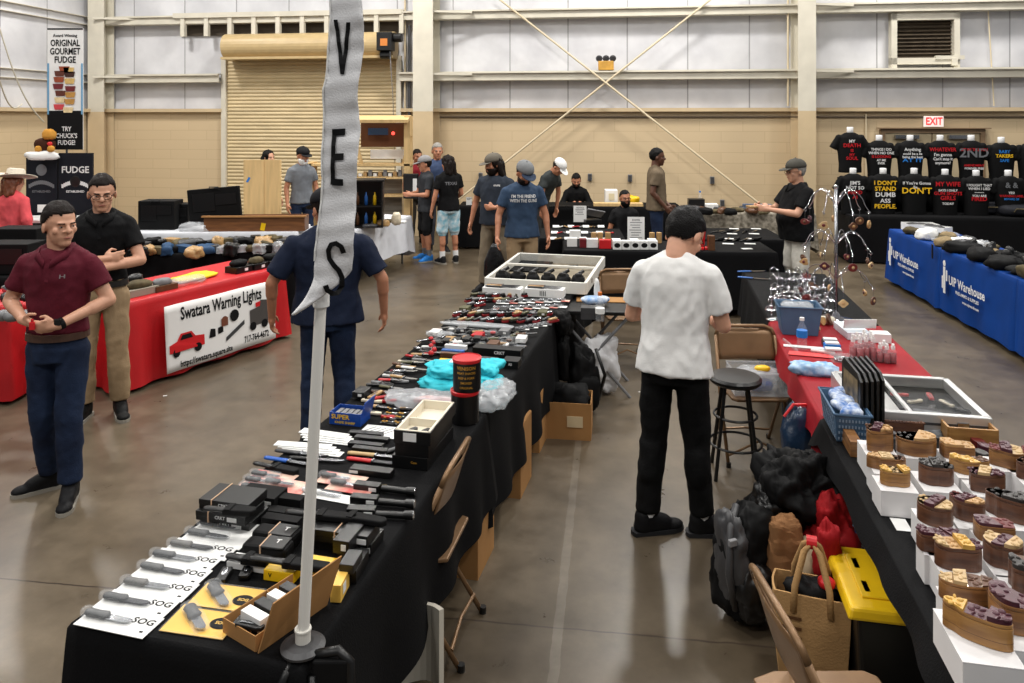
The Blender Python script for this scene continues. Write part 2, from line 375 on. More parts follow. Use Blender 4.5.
# louvred vent
vx0,vx1=wx(889),wx(957); vz0,vz1=wz(923,69),wz(923,11); vc=(vx0+vx1)/2
b=B(); fw=.1
for c,d in(((vc,-.05,vz1-.09),(vx1-vx0,.16,.18)),((vc,-.05,vz0+.14),(vx1-vx0,.16,.12)),((vx0+.05,-.05,(vz0+vz1)/2),(.1,.16,vz1-vz0)),((vx1-.05,-.05,(vz0+vz1)/2),(.1,.16,vz1-vz0))): b.box(c,d)
W('window_1',b,m_girt); wv=bpy.data.objects['window_1']
b=B(); b.box((vc,.04,(vz0+vz1)/2+.05),(vx1-vx0-.2,.02,vz1-vz0-.3)); q=vz0+.22
while q<vz1-.2: b.box((vc,0,q),(vx1-vx0-.2,.05,.01),m=Matrix.Rotation(.6,4,'X')); q+=.07
part('louvre',b,mat('dark_louvre',(72,62,50),.6,var=.2),wv)
b=B(); b.box((vx1-.18,-.12,vz0+.2),(.5,.06,.07)); b.box((vx1-.1,-.12,vz0+.12),(.1,.08,.14)); part('actuator',b,m_girt,wv)
# double door, exit sign
dx0,dx1=wx(884),wx(979); dc=(dx0+dx1)/2; dz=wz(930,133)
b=B(); b.box((dc,-.03,dz+.04),(dx1-dx0+.16,.08,.08)); b.box((dx0-.04,-.03,dz/2),(.08,.08,dz)); b.box((dx1+.04,-.03,dz/2),(.08,.08,dz)); b.box((dc,-.09,dz+.09),(dx1-dx0+.3,.1,.02)); W('trim_%d'%k,b,mat('brown_frame',(128,104,78),.5)); k+=1
for i,s_ in enumerate((-1,1)):
    w=(dx1-dx0)/2; o=W('door_%d'%(i+2),B().box((dc+s_*w/2,-.02,dz/2),(w-.02,.04,dz)),mat('door_paint',(176,160,130),.4,var=.05))
    h=B(); h.box((dc+s_*w/2,-.1,1.0),(w*.8,.05,.06)); part('push_bar',h,m_steel,o)
    h=B(); h.box((dc+s_*(w/2+.05),-.1,dz-.07),(w*.5,.08,.07)); part('door_closer',h,m_steel,o)
ex,ez=wx(932),wz(932,121.5)
o=T('exit_sign','white emergency sign reading EXIT in red above the double doors','sign',tuple(Vector(WL)+Matrix.Rotation(RB,3,'Z')@Vector((ex,-.06,ez))),RB)
part('housing',B().box((0,0,0),(.34,.06,.2)),mat('exit_face',(240,230,225),.4,emit=.25),o,bev=.008)
b=B(); txt(b,'EXIT',.19,up(0,-.034,0),.75); part('lettering',b,mat('exit_red',(230,40,40),.4,emit=.8),o)
# emergency lamp on the girt
ex,ez=wx(606,.25),3.29
o=T('emergency_light','yellow emergency lamp with three heads above the crossing braces','lamp',tuple(Vector(WL)+Matrix.Rotation(RB,3,'Z')@Vector((ex,-.2,3.2))),RB)
part('battery_box',B().box((0,0,.1),(.3,.14,.18)),mat('amber_box',(200,150,60),.5,var=.2),o,bev=.01)
for q in(-.13,0,.13):
    b=B(); b.lathe([(.05,0),(.065,.05),(.04,.06)]); b.xf(Matrix.Translation((q,-.02,.25))@Matrix.Rotation(PI/2+.3,4,'X')); b.cyl((q,0,.18),(q,0,.25),.012); part('lamp_head',b,m_dgrey,o)
# outlet boxes
for i,(px,py,l) in enumerate(((481,176,'below the left end of the cross brace'),(590,177,'right of the bearded seated man'),(630,178,'left of the standing man'),(712,180,'under the falling brace rod'),(722,203,'lowest one, just above the patterned table'))):
    v=Vector(WL)+Matrix.Rotation(RB,3,'Z')@Vector((wx(px),-.03,wz(px,py)))
    o=T('outlet_box','small grey outlet box on block wall, '+l,'outlet box',v,RB); part('housing',B().box((0,0,0),(.08,.06,.14)),m_grey,o,bev=.005); part('cover',B().box((0,-.035,0),(.06,.012,.11)),m_dgrey,o)
    b=B(); b.cyl((0,0,.07),(0,0,.12),.008,n=6); part('conduit',b,m_beige,o)
# lights: warehouse high bays
def area(x,y,z,s,e,col=(1,.97,.92)):
    l=bpy.data.lights.new('high_bay','AREA'); l.shape='DISK'; l.size=s; l.energy=e; l.color=col
    o=bpy.data.objects.new('high_bay',l); COL.objects.link(o); o.location=(x,y,z); return o
for y in(-1.5,3.2,8,12.3):
    for x in(-7.5,-2.4,2.6,7.6): area(x,y,7.2,.7,{-1.5:135,3.2:142,8:175,12.3:275}[y])
w=bpy.data.worlds.new('w'); SC.world=w; w.use_nodes=True; w.node_tree.nodes['Background'].inputs[0].default_value=(.97,.98,1,1); w.node_tree.nodes['Background'].inputs[1].default_value=.2
cam=bpy.data.cameras.new('camera'); co=bpy.data.objects.new('camera',cam); COL.objects.link(co); SC.camera=co
co.location=(0,0,HC); co.rotation_euler=(PI/2,0,0); cam.sensor_width=36; cam.lens=F/1024*36; cam.shift_y=-(341.5-HY)/1024; cam.clip_end=100
vs_=SC.view_settings; vs_.view_transform='Standard'; vs_.look='None'; vs_.gamma=1; vs_.use_curve_mapping=False; vs_.exposure=0
# ---------------- people
def hand_prims(b,w,d,n,side,curl=.5,s=1.0,fr=.0088,spread=.1,grip=None):
    """w wrist, d hand direction, n palm normal (fingers curl towards n), side vector to the thumb"""
    d=Vector(d).normalized(); n=Vector(n); n=(n-d*n.dot(d)).normalized(); t=d.cross(n).normalized()*side
    P=lambda a,x,q:w+d*a*s+t*x*s+n*q*s
    m=Matrix((t,d,n)).transposed()
    b.ell(P(.045,0,0),(.041*s,.056*s,.017*s),m=m.to_4x4(),n=14); b.ell(P(.075,.0,0),(.04*s,.026*s,.015*s),m=m.to_4x4(),n=12)
    b.cap(w-d*.02*s,P(.04,0,0),.025*s,.026*s,10)
    for i,(x,l) in enumerate(((.031,.070),(.0105,.078),(-.0105,.073),(-.031,.056))):
        p=P(.088-(.004 if i in(0,2) else .012 if i==3 else 0),x,0); a=curl*(.7+.12*i); dr=(d+t*x*spread*6).normalized()
        for k,(fr_,ang) in enumerate(((.45,a),(.3,a*1.9),(.25,a*2.6))):
            q=p+(dr*math.cos(ang)+n*math.sin(ang))*l*fr_*s; b.cap(p,q,fr*s*(1.05-.1*k),fr*s*(.98-.1*k),8); p=q
    p=P(.02,.034,.004); q=P(.052,.058,.014+.02*curl); r=P(.078,.060-.02*curl,.022+.03*curl)
    b.cap(p,q,fr*1.35*s,fr*1.15*s,8); b.cap(q,r,fr*1.15*s,fr*s,8)
def vlerp(a,b,t): return Vector(a).lerp(Vector(b),t)
SHT=[(.90,.0,.158,.122),(.98,.0,.158,.12),(1.08,0,.152,.116),(1.2,0,.165,.122),(1.32,0,.182,.13),(1.39,.0,.178,.122),(1.44,.005,.135,.1),(1.475,.01,.085,.075)]
def person(label,px=None,py=None,X=None,Y=None,z0=0,heading=0,h=1.75,wide=1.0,belly=0,lean=0,hp=(0,0),
     arms=None,legs=None,shirt=(60,60,60),shirtmat=None,sleeve=.62,hem=.88,pants=(60,60,70),pantmat=None,short=False,shoes=(20,20,22),socks=None,
     skin=None,hair='short',hairm=None,beard=None,cap=None,capfront=None,hat=None,glasses=False,near=False,belt=None,collar=False,sit=False,print_=None,watch=False,twist=0,hs=1.12,backprint=None,soles=(150,145,135)):
    loc=(at(px,py,0) if X is None else Vector((X,Y,0))); loc.z=z0
    s=h/1.75; root=T('person',label,'person',loc,R(heading)); skin=skin or m_skin; vox=.0065 if near else .011; cv=.009 if near else .014
    hipz=.95; LM=Matrix.Translation((0,0,hipz))@Matrix.Rotation(R(lean),4,'X')@Matrix.Rotation(R(twist),4,'Z')@Matrix.Translation((0,0,-hipz))   # lean>0 goes forward (-y)
    S_=Matrix.Scale(s,4); SM=S_@LM
    def tp(p): return LM@Vector(p)
    neck=tp((0,.012,1.47)); hc=tp((0,-.02,1.63)); HM=Matrix.Translation(tp((0,.0,1.53)))@LM.to_3x3().to_4x4()@Matrix.Rotation(R(hp[1]),4,'Z')@Matrix.Rotation(R(hp[0]),4,'X')@Matrix.Translation((0,-.012,.085))@Matrix.Scale(hs,4)
    SH=[tp((-.165*wide,.008,1.378)),tp((.165*wide,.008,1.378))]
    A=arms or {}
    body=B()
    body.loft([(0,cy,z,(rx-.02)*wide,ry-.02+belly*.8*max(0,1-abs(z-1.1)/.25)) for z,cy,rx,ry in SHT],20,m=LM)
    body.cap(neck,HM@Vector((0,.015,-.05)),.064,.058,14)
    for q in(-1,1): body.cap(tp((q*.03,.02,1.47)),tp((q*.10*wide,.012,1.39)),.036,.036,12)
    H=B()
    H.ell((0,.005,.03),(.074,.093,.088),n=20); H.ell((0,-.02,-.03),(.06,.068,.082),n=18); H.ell((0,-.058,-.085),(.032,.03,.026)); H.ell((0,-.05,-.045),(.048,.042,.05))
    H.cap((0,-.088,.01),(0,-.104,-.022),.0085,.0135,10); H.ell((0,-.078,.02),(.05,.016,.011)); H.ell((0,-.083,-.052),(.024,.011,.006)); H.ell((0,-.081,-.062),(.02,.012,.006))
    for q in(-1,1):
        H.ell((q*.076,.006,-.008),(.009,.018,.03),m=Matrix.Rotation(q*.3,4,'Z')); H.ell((q*.045,-.06,-.02),(.018,.016,.02)); H.ell((q*.02,-.09,-.022),(.008,.01,.007))
    body.add([HM@Vector(v) for v in H.v],H.f)
    AR=[]
    for i,q in enumerate((-1,1)):
        a=A.get('R' if i==0 else 'L',{}); el=tp(a['e']) if 'e' in a else tp((q*.235*wide,.03,1.12)); wr=tp(a['w']) if 'w' in a else tp((q*.245*wide,-.05,.87))
        if a.get('abs'): el=Vector(a['e']); wr=Vector(a['w'])
        sh=SH[i]; body.cap(sh,el,.048*min(wide,1.15),.04,14); body.cap(el,wr,.04,.026,14); body.cap(el,vlerp(el,wr,.35),.041,.04,12)
        d=Vector(a.get('d',(wr-el))).normalized(); n=Vector(a.get('n',(-q,0,0)))
        hand_prims(body,wr,d,n,a.get('s',(-q if i==0 else -q)*1),a.get('c',.45),1.0,.0092 if near else .0115)
        AR.append((sh,el,wr))
    LG=[]
    for i,q in enumerate((-1,1)):
        l=(legs or {}).get('R' if i==0 else 'L',{}); hp_=Vector((q*.088,0,.9)); kn=Vector(l.get('k',(q*.105,-.02,.49))); an=Vector(l.get('a',(q*.115,.02,.09))); toe=Vector(l.get('t',(an.x+q*.05,an.y-.19,an.z-.06)))
        body.cap(hp_,kn,.078,.052,14); body.cap(kn,an,.052,.036,14); body.cap(vlerp(kn,an,.12)+Vector((0,.015,0)),vlerp(kn,an,.42)+Vector((0,.018,0)),.05,.05,12); body.cap(an,vlerp(an,toe,.6)+Vector((0,0,-.02)),.034,.024,10)
        LG.append((hp_,kn,an,toe))
    body.xf(S_); me=remesh(body,vox,4 if near else 2); o=part('body',me,skin,root,smooth=True,fixn=False)
    # shirt
    c=B(); st=[(0,cy-belly*.35*max(0,1-abs(z-1.08)/.28),z,rx*wide*1.0+.004+belly*.25*max(0,1-abs(z-1.08)/.3),ry+belly*max(0,1-abs(z-1.08)/.28)) for z,cy,rx,ry in SHT if z>=hem-.06]
    hw=.03 if hem<.92 else 0
    st=[(x_,y_,z,rx+hw*max(0,1-(z-hem)/.22),ry+hw*.7*max(0,1-(z-hem)/.22)) for x_,y_,z,rx,ry in st]; st[0]=(0,st[0][1],hem,st[0][3]+.004,st[0][4]+.004)
    c.loft(st,28,m=LM)
    for i,(sh,el,wr) in enumerate(AR):
        d=(el-sh); e=sh+d*min(sleeve,1.0); c.ell(sh,.064*min(wide,1.15),n=16); c.cyl(sh,e,.063*min(wide,1.15),.066*min(wide,1.15),20); c.cap(tp(((-.05 if i==0 else .05),.016,1.462)),sh,.048,.058,14); c.ell(vlerp(sh,tp((0,0,1.36)),.3)+Vector((0,0,-.03)),(.09,.085,.09)) 
        if sleeve>1: c.ell(el,.058,n=14); c.cyl(el,vlerp(el,wr,sleeve-1),.055,.042,18)
    c.xf(S_); me=remesh(c,cv,3); wrinkle(me,.013,9,seed=len(label),st=(1,1,.7))
    sm_=shirtmat or mat('shirt_%d_%d_%d'%shirt,shirt,.8,bump=.2,bscale=90,var=.12,vscale=10)
    sh_o=part('shirt',me,sm_,root,smooth=True,fixn=False)
    def prnt(lines,o,col,bk=False):
        bv=BVHTree.FromPolygons([v.co for v in me.vertices],[tuple(p.vertices) for p in me.polygons])
        b=B()
        for s_,x,z,sz,sx in lines:
            vs,fs=text_mesh(s_,sz,.02); out=[]
            for v in vs:
                xx=v.x*sx; q=LM@Vector((x+(-xx if bk else xx),.0,z+v.y)); q=q*s; q.y=0
                dr=Vector((0,-1 if bk else 1,0)); hit=bv.ray_cast(q-dr*1.2,dr); p=hit[0] if hit[0] else q
                out.append(p-dr*.004)
            b.add(out,fs)
        part('printed_text',b,col,o,fixn=False)
    if print_: prnt(print_[0],sh_o,print_[1])
    if backprint: prnt(backprint[0],sh_o,backprint[1],True)
    if collar:
        b=B()
        for q in(-1,1):
            pts=[(0,.095,1.49),(q*.06,.075,1.498),(q*.094,.0,1.492),(q*.074,-.072,1.47),(q*.016,-.118,1.42)]
            vs=[];fs=[]
            for j,p_ in enumerate(pts):
                v=Vector(p_); out=Vector((v.x,v.y-.01,0)).normalized(); vs+=[v,v+out*.02+Vector((0,0,-.038))]
                if j: k_=len(vs); fs.append((k_-4,k_-3,k_-1,k_-2))
            b.add([SM@Vector(v) for v in vs],fs)
        part('collar',b,sm_,sh_o,solid=.006,smooth=True)
        b=B(); b.add([SM@Vector(v) for v in((-.012,-.103,1.43),(.012,-.103,1.43),(.011,-.13,1.3),(-.011,-.13,1.3))],[(0,1,2,3)]); part('placket',b,sm_,sh_o,solid=.005)
    # trousers
    pm=pantmat or mat('trouser_%d_%d_%d'%pants,pants,.8,bump=.25,bscale=90,var=.2,vscale=9)
    c=B(); c.loft([(0,0,.82,.155,.12),(0,0,.9,.165,.128),(0,0,.97,.152,.118),(0,0,1.02,.145,.112)],24)
    if sit: c=B(); c.loft([(0,0,.84,.16,.13),(0,0,.9,.16,.13),(0,0,1.0,.15,.12)],24)
    for hp_,kn,an,toe in LG:
        c.cap(hp_+Vector((0,0,-.03)),kn,.094,.074,16)
        if short: c.cyl(hp_+Vector((0,0,-.05)),vlerp(hp_,kn,.95),.098,.092,18)
        else: c.cyl(kn,vlerp(kn,an,.93),.074,.066,18); c.ell(kn,.074); c.cap(vlerp(kn,an,.12)+Vector((0,.018,0)),vlerp(kn,an,.45)+Vector((0,.022,0)),.066,.066,12); c.ell(vlerp(kn,an,.9),(.06,.062,.03))
    c.xf(S_); me2=remesh(c,cv,3); wrinkle(me2,.011,8,seed=3+len(label),st=(1,1,.9))
    po=part('shorts' if short else 'trousers',me2,pm,root,smooth=True,fixn=False)
    if belt:
        b=B(); b.loft([(0,0,.95,.176,.138),(0,0,.99,.174,.136)],28); b.xf(S_); part('belt',b,mat('belt_%d'%belt[0],belt,.5),root,smooth=False)
    # shoes
    for i,(hp_,kn,an,toe) in enumerate(LG):
        b=B(); dv=Vector((toe.x-an.x,toe.y-an.y,0)).normalized(); g=Vector((an.x,an.y,an.z-.05)); 
        b.cap(g-dv*.035,g+dv*.1,.04,.042,14); b.ell(g+dv*.15+Vector((0,0,-.012)),(.045,.06,.032),m=Matrix.Rotation(math.atan2(dv.y,dv.x)-PI/2,4,'Z'),n=14); b.cap(g-dv*.02,g-dv*.02+Vector((0,0,.05)),.046,.048,12); b.cap(g+Vector((0,0,.045)),g+dv*.1+Vector((0,0,.008)),.046,.042,12)
        b.xf(S_); me3=remesh(b,.009,2); so=part('shoe',me3,mat('shoe_%d_%d_%d'%shoes,shoes,.6,var=.2,bump=.3,bscale=70),root,smooth=True,fixn=False)
        b=B(); out=[]; sd=Vector((-dv.y,dv.x,0)); 
        for f,w in((-.085,.015),(-.075,.035),(0,.04),(.08,.045),(.14,.048),(.185,.036),(.21,.012)): out.append((f,w))
        pts=[g+dv*f+sd*w for f,w in out]+[g+dv*f-sd*w for f,w in reversed(out)]
        z=g.z-.052; b.prism([(p_.x,p_.y) for p_ in pts],z+.012,z+.034); b.xf(S_); part('sole',b,mat('sole_%d'%soles[0],soles,.6),so)
        if socks:
            b=B(); b.cyl(an+Vector((0,0,.0)),vlerp(an,kn,.28),.043,.048,14); b.xf(S_); part('sock',b,mat('sock_%d'%socks[0],socks,.8),root,smooth=False)
    HS=S_@HM
    # hair
    hm=hairm or m_hair
    def shell(rx,ry,rz,fn,up_=.03,amp=.007,n=60):
        b=B(); b.ell((0,.008,up_),(rx,ry,rz),n=n); out=[]
        for v in b.v:
            v=Vector(v); k_=fn(v)
            q=Vector((v.x*.7,v.y*.7,(v.z-up_)*.7+up_)) if k_<=0 else v*(1+amp*8*(noise.noise(v*38)))
            out.append(HS@q)
        b.v=out; return b
    if hair in('short','long','bald','fade'):
        def hl(v):
            t=(v.y+.09)/.19; zt=.07-.035*t-(.10 if hair!='long' else .22)*max(0,min(1,(t-.26)*2.4))+.014*noise.noise(v*45); 
            return v.z-zt
        rx,ry,rz=(.08,.099,.102) if hair=='short' else (.077,.096,.094)
        if hair!='bald' and hair!='long': part('hair',shell(rx,ry,rz,hl),hm,root,smooth=True)
        if hair=='long':
            b=B(); b.ell((0,.012,.035),(.088,.1,.098),n=24); 
            for q in(-1,1): b.cap((q*.07,.03,.0),(q*.075,.05,-.13),.036,.03); b.cap((q*.03,.08,0),(q*.04,.08,-.15),.045,.035)
            b2=B(); b2.v=[(v[0],max(v[1],-.055) if v[2]<.075 else v[1],v[2]) for v in b.v]; b2.f=b.f
            b2.xf(HS); me4=remesh(b2,.008,1); wrinkle(me4,.012,26,1,(1,1,.35)); part('hair',me4,hm,root,smooth=True,fixn=False)
    if beard:
        def bl(v): return min(-.035-v.z-.25*max(0,v.y+.02), .045-v.y)
        b=B(); b.ell((0,-.028,-.045),(.068,.07,.082),n=26); out=[]
        for v in b.v:
            v=Vector(v); k_=min(-.028-v.z,.03-v.y); mo=(abs(v.x)<.02 and -.062<v.z<-.048)
            q=Vector((0,-.028,-.045))+(v-Vector((0,-.028,-.045)))*(.6 if k_<0 or mo else 1.04+.06*noise.noise(v*60)); out.append(HS@q)
        b.v=out; part('beard',b,beard,root,smooth=True)
    # face details
    for q in(-1,1):
        ew=B();ep=B();eb=B(); ew.ell((q*.03,-.083,.002),(.0095,.0055,.0036),n=10); ep.ell((q*.03,-.0883,.002),(.0048,.003,.0042),n=8); eb.cap((q*.016,-.091,.018),(q*.045,-.083,.021),.0035,.0028,6)
        ew.xf(HS);ep.xf(HS);eb.xf(HS); e=part('eye',ew,mat('eye_white',(150,142,136),.3),root,smooth=True); part('pupil',ep,m_ink,e); part('eyebrow',eb,hm if hair!='bald' else m_bhair,root)
    mo=B(); mo.ell((0,-.0945,-.0565),(.022,.003,.0035),n=10); mo.xf(HS); part('mouth',mo,mat('lips_%s'%skin.name,(150,84,74) if skin!=m_skin3 else (80,44,38),.5),root)
    if cap:
        cm=mat('cap_%d_%d_%d'%cap,cap,.8,bump=.2,bscale=90,var=.12)
        b=B(); b.ell((0,.005,.055),(.09,.108,.082),n=26); b.v=[(v[0],v[1],max(v[2],.042)) for v in b.v]; b.xf(HS); co_=part('cap',b,cm,root,smooth=True)
        b=B(); pts=[(math.sin(t)*.078,-.085-math.cos(t)*.095) for t in[i*PI/12-PI/2 for i in range(13)]]; 
        m1=HS@Matrix.Translation((0,0,.048))@Matrix.Rotation(.16,4,'X'); b.prism(pts+[(.05,-.06),(-.05,-.06)],0,.006,m=m1); part('brim',b,mat('brim_%d_%d_%d'%(capfront or cap),capfront or cap,.7),co_)
        b=B(); b.ell((0,.005,.138),.008); b.xf(HS); part('button',b,cm,co_)
    if hat:
        hmt=mat('straw_hat',hat,.7,bump=.3,bscale=60); b=B(); b.lathe([(.001,.145),(.06,.15),(.08,.135),(.092,.05),(.094,.045),(.13,.042),(.19,.06),(.2,.062),(.195,.055),(.13,.036),(.08,.04),(.001,.04)],n=28)
        b.v=[(v[0],v[1]*1.12,v[2]+(.03*(v[0]/.2)**2 if abs(v[0])>.1 else 0)) for v in b.v]; b.xf(HS); ho=part('hat',b,hmt,root,smooth=True); b=B(); b.lathe([(.094,.05),(.0955,.05),(.091,.075),(.09,.075)],n=28); b.v=[(v[0],v[1]*1.12,v[2]) for v in b.v]; b.xf(HS); part('hat_band',b,m_olive,ho)
    if glasses:
        b=B()
        for q in(-1,1):
            b.tube([HS@Vector((q*.031+.024*math.cos(t),-.099+.004*abs(math.cos(t)),.0+.017*math.sin(t))) for t in[i*PI/8 for i in range(16)]],.0022,6,True); b.cyl(HS@Vector((q*.056,-.093,.004)),HS@Vector((q*.08,.0,.006)),.002,n=6)
        b.cyl(HS@Vector((-.008,-.1,.004)),HS@Vector((.008,-.1,.004)),.002,n=6); g_=part('glasses',b,m_ink,root)
    if watch:
        sh,el,wr=AR[1]; b=B(); d=(wr-el).normalized(); b.cyl((wr-d*.035)*s,(wr-d*.01)*s,.035,.034,18); wo=part('wrist_watch',b,m_bmatte,root); b=B(); b.box(((wr-d*.02)*s+Vector((0,-.03,.018))),(.036,.02,.036)); part('watch_face',b,m_bplas,wo,bev=.004)
    root['_s']=s; return root,AR,S_
def hold(root,p,s): return Matrix.Translation(root.location)@Matrix.Rotation(root.rotation_euler.z,4,'Z')@(Vector(p)*s)
jean=mat('dark_jeans',(34,48,74),.8,bump=.3,bscale=120,rgb2=(22,30,50),vscale=4)
khaki=mat('khaki_twill',(158,134,104),.8,bump=.25,bscale=90,var=.12,vscale=6)
# 1 maroon polo
p1,_,_=person('young man in a maroon polo and dark jeans holding a small red object',58,496,heading=4,h=1.78,wide=1.04,hp=(2,52),near=True,shirt=(88,24,38),collar=True,hem=.985,pantmat=jean,shoes=(22,22,24),belt=(70,46,34),hair='short',watch=True,
  arms={'R':dict(e=(-.285,.02,1.16),w=(-.085,-.2,1.1),d=(.85,-.3,-.2),n=(0,.6,.5),c=.35),'L':dict(e=(.285,.02,1.16),w=(.10,-.21,1.07),d=(-.8,-.35,-.05),n=(0,.7,.3),c=.55)},
  legs={'R':dict(k=(-.08,-.02,.5),a=(-.09,.10,.09),t=(-.25,.0,.03)),'L':dict(k=(.09,-.06,.5),a=(.10,-.06,.09),t=(.15,-.25,.03))},print_=([('H',.085,1.33,.03,1.5)],mat('grey_ink',(120,110,112),.5)))
b=B(); b.box((0,0,0),(.03,.02,.045),rz=.3); b.cyl((0,0,.02),(0,0,.04),.008); S('small_red_gadget','small red gadget held between the fingers of the man in maroon','gadget',b,m_redp,loc=hold(p1,(-.005,-.265,1.085),1.017),bev=.004)
# 2 black polo, glasses, khakis, arms crossed
p2,_,_=person('bespectacled man in a black polo and khaki trousers with folded arms behind the red tables',102,417,heading=20,h=1.86,hp=(8,8),near=True,shirt=(11,11,13),collar=True,hem=.99,pantmat=khaki,shoes=(20,20,20),belt=(28,24,22),hair='short',glasses=True,
  arms={'R':dict(e=(-.26,-.08,1.14),w=(.04,-.2,1.17),d=(1,.1,.1),n=(0,1,0),c=.7),'L':dict(e=(.26,-.08,1.13),w=(0,-.25,1.11),d=(-1,.3,.0),n=(0,1,0),c=.5)})
# 3 navy shirt seen from behind
p3,_,_=person('broad man in a navy t-shirt seen from behind, standing behind the banner pole',X=-1.27,Y=5.25,heading=190,h=1.8,wide=1.32,hp=(12,30),near=True,shirt=(24,32,52),hem=.86,sleeve=.8,pantmat=jean,shoes=(24,24,26),skin=m_skin2,hair='short',cap=(24,24,28),
  arms={'R':dict(e=(-.36,.04,1.14),w=(-.37,-.02,.90)),'L':dict(e=(.36,.04,1.14),w=(.37,-.05,.90))})
# 4 white t-shirt
p4,_,_=person('tall man in a white t-shirt looking down in the aisle, seen from behind',674,532,heading=154,h=1.8,wide=1.1,lean=7,hp=(36,-22),near=True,shirtmat=mat('white_jersey',(224,223,221),.85,bump=.15,bscale=160),hem=.86,sleeve=.72,pants=(9,9,10),shoes=(20,20,22),socks=(220,220,220),hair='short',hairm=m_bhair,glasses=True,hs=1.27,belly=.02,soles=(40,40,42),
  arms={'R':dict(e=(-.25,-.04,1.13),w=(-.12,-.3,1.13),d=(.5,-.7,.2),n=(0,.2,.9),c=.5),'L':dict(e=(.26,-.06,1.13),w=(.1,-.32,1.15),d=(-.5,-.7,.2),n=(0,.2,.9),c=.5)},
  legs={'R':dict(k=(-.115,-.03,.5),a=(-.14,-.04,.09),t=(-.32,-.13,.03)),'L':dict(k=(.11,.0,.5),a=(.13,.07,.09),t=(-.03,-.06,.03))})
# 5 blue t-shirt, trucker cap
p5,_,_=person('man in a steel blue printed t-shirt carrying a black plastic bag',X=.12,Y=8.95,heading=8,h=1.8,wide=1.1,hp=(30,18),shirt=(50,68,92),hem=.87,pantmat=khaki,skin=m_skin2,hair='short',beard=m_hair,cap=(120,122,124),capfront=(40,52,72),
  arms={'R':dict(e=(-.27,-.0,1.12),w=(-.3,-.1,.88)),'L':dict(e=(.27,.0,1.12),w=(.29,-.06,.88))},print_=([("I'M THE FRIEND",0,1.34,.05,.8),('WITH THE GUNS',0,1.29,.05,.8)],m_wink))
b=B(); b.loft([(0,0,0,.03,.02),(0,.0,-.05,.06,.03),(0,0,-.2,.12,.05),(0,0,-.36,.13,.06),(0,0,-.42,.1,.05)],20); S('black_plastic_bag','black plastic carrier bag hanging from the hand of the man in steel blue','bag',b,mat('black_bag_film',(14,14,16),.25,bump=.8,bscale=18),loc=hold(p5,(-.335,-.15,.82),1.03),smooth=True)
# 6 long haired man with cap
p6,_,_=person('long haired bearded man in dark grey and cap beside the man in steel blue',X=-.22,Y=10.0,heading=-28,h=1.82,wide=1.18,belly=.03,hp=(8,-32),shirt=(44,50,60),hem=.86,pants=(128,116,98),skin=m_skin2,hair='long',beard=m_hair,cap=(104,98,88),
  arms={'R':dict(e=(-.3,.02,1.12),w=(-.33,-.05,.86)),'L':dict(e=(.28,-.06,1.12),w=(.12,-.26,1.1),d=(-1,-.1,0),n=(0,1,0),c=.6)},legs={'R':dict(k=(-.12,-.06,.5),a=(-.14,-.05,.09)),'L':dict(k=(.1,.0,.5),a=(.1,.12,.1))},print_=([('KNIFE',.09,1.36,.03,1)],m_wink))
# 7 8 kids, 9 grey haired
p7,_,_=person('youth in a grey cap and dark t-shirt standing nearest the plywood booth',X=-1.38,Y=12.2,heading=-66,h=1.68,hp=(6,-8),shirt=(50,52,56),hem=.82,sleeve=.7,short=True,pants=(24,24,26),shoes=(40,120,200),socks=(110,110,112),hair='short',cap=(140,138,138),skin=m_skin2,
  arms={'R':dict(e=(-.2,-.08,1.12),w=(-.1,-.28,1.12)),'L':dict(e=(.22,-.05,1.12),w=(.1,-.28,1.12))})
p8,_,_=person('curly haired youth in a black t-shirt and white shorts with his back half turned',X=-1.0,Y=12.0,heading=205,h=1.7,hp=(6,24),shirt=(12,12,14),hem=.86,short=True,pantmat=mat('pale_print_shorts',(210,220,224),.8,rgb2=(120,176,196),vscale=14),shoes=(30,30,32),socks=(225,225,225),hair='long',hairm=m_hair,skin=m_skin2,
  arms={'R':dict(e=(-.22,.0,1.12),w=(-.16,-.2,1.0)),'L':dict(e=(.24,.02,1.1),w=(.28,-.02,.88))},backprint=([('TEXAS',0,1.3,.07,1)],mat('faint_ink',(120,120,124),.6)))
p9,_,_=person('older grey haired man half hidden behind the two youths',X=-1.28,Y=13.0,heading=15,h=1.86,hp=(0,0),shirt=(60,74,104),hair='short',hairm=m_ghair,pants=(60,60,66),skin=m_skin2)
p10,_,_=person('person in a dark red shirt mostly hidden behind the plywood booth post',X=-1.72,Y=13.75,heading=30,h=1.72,shirt=(128,30,40),pants=(60,56,50),hair='short',skin=m_skin2)
# 11 leaning man in white cap
p11,_,_=person('man in a white cap and grey shirt leaning over the back table',X=.46,Y=12.5,heading=50,h=1.76,lean=32,hp=(14,0),shirt=(56,60,60),pants=(60,60,60),hair='short',cap=(226,226,224),skin=m_skin2,
  arms={'R':dict(e=(-.22,-.12,1.16),w=(-.2,-.24,.92)),'L':dict(e=(.22,-.12,1.16),w=(.2,-.24,.92))})
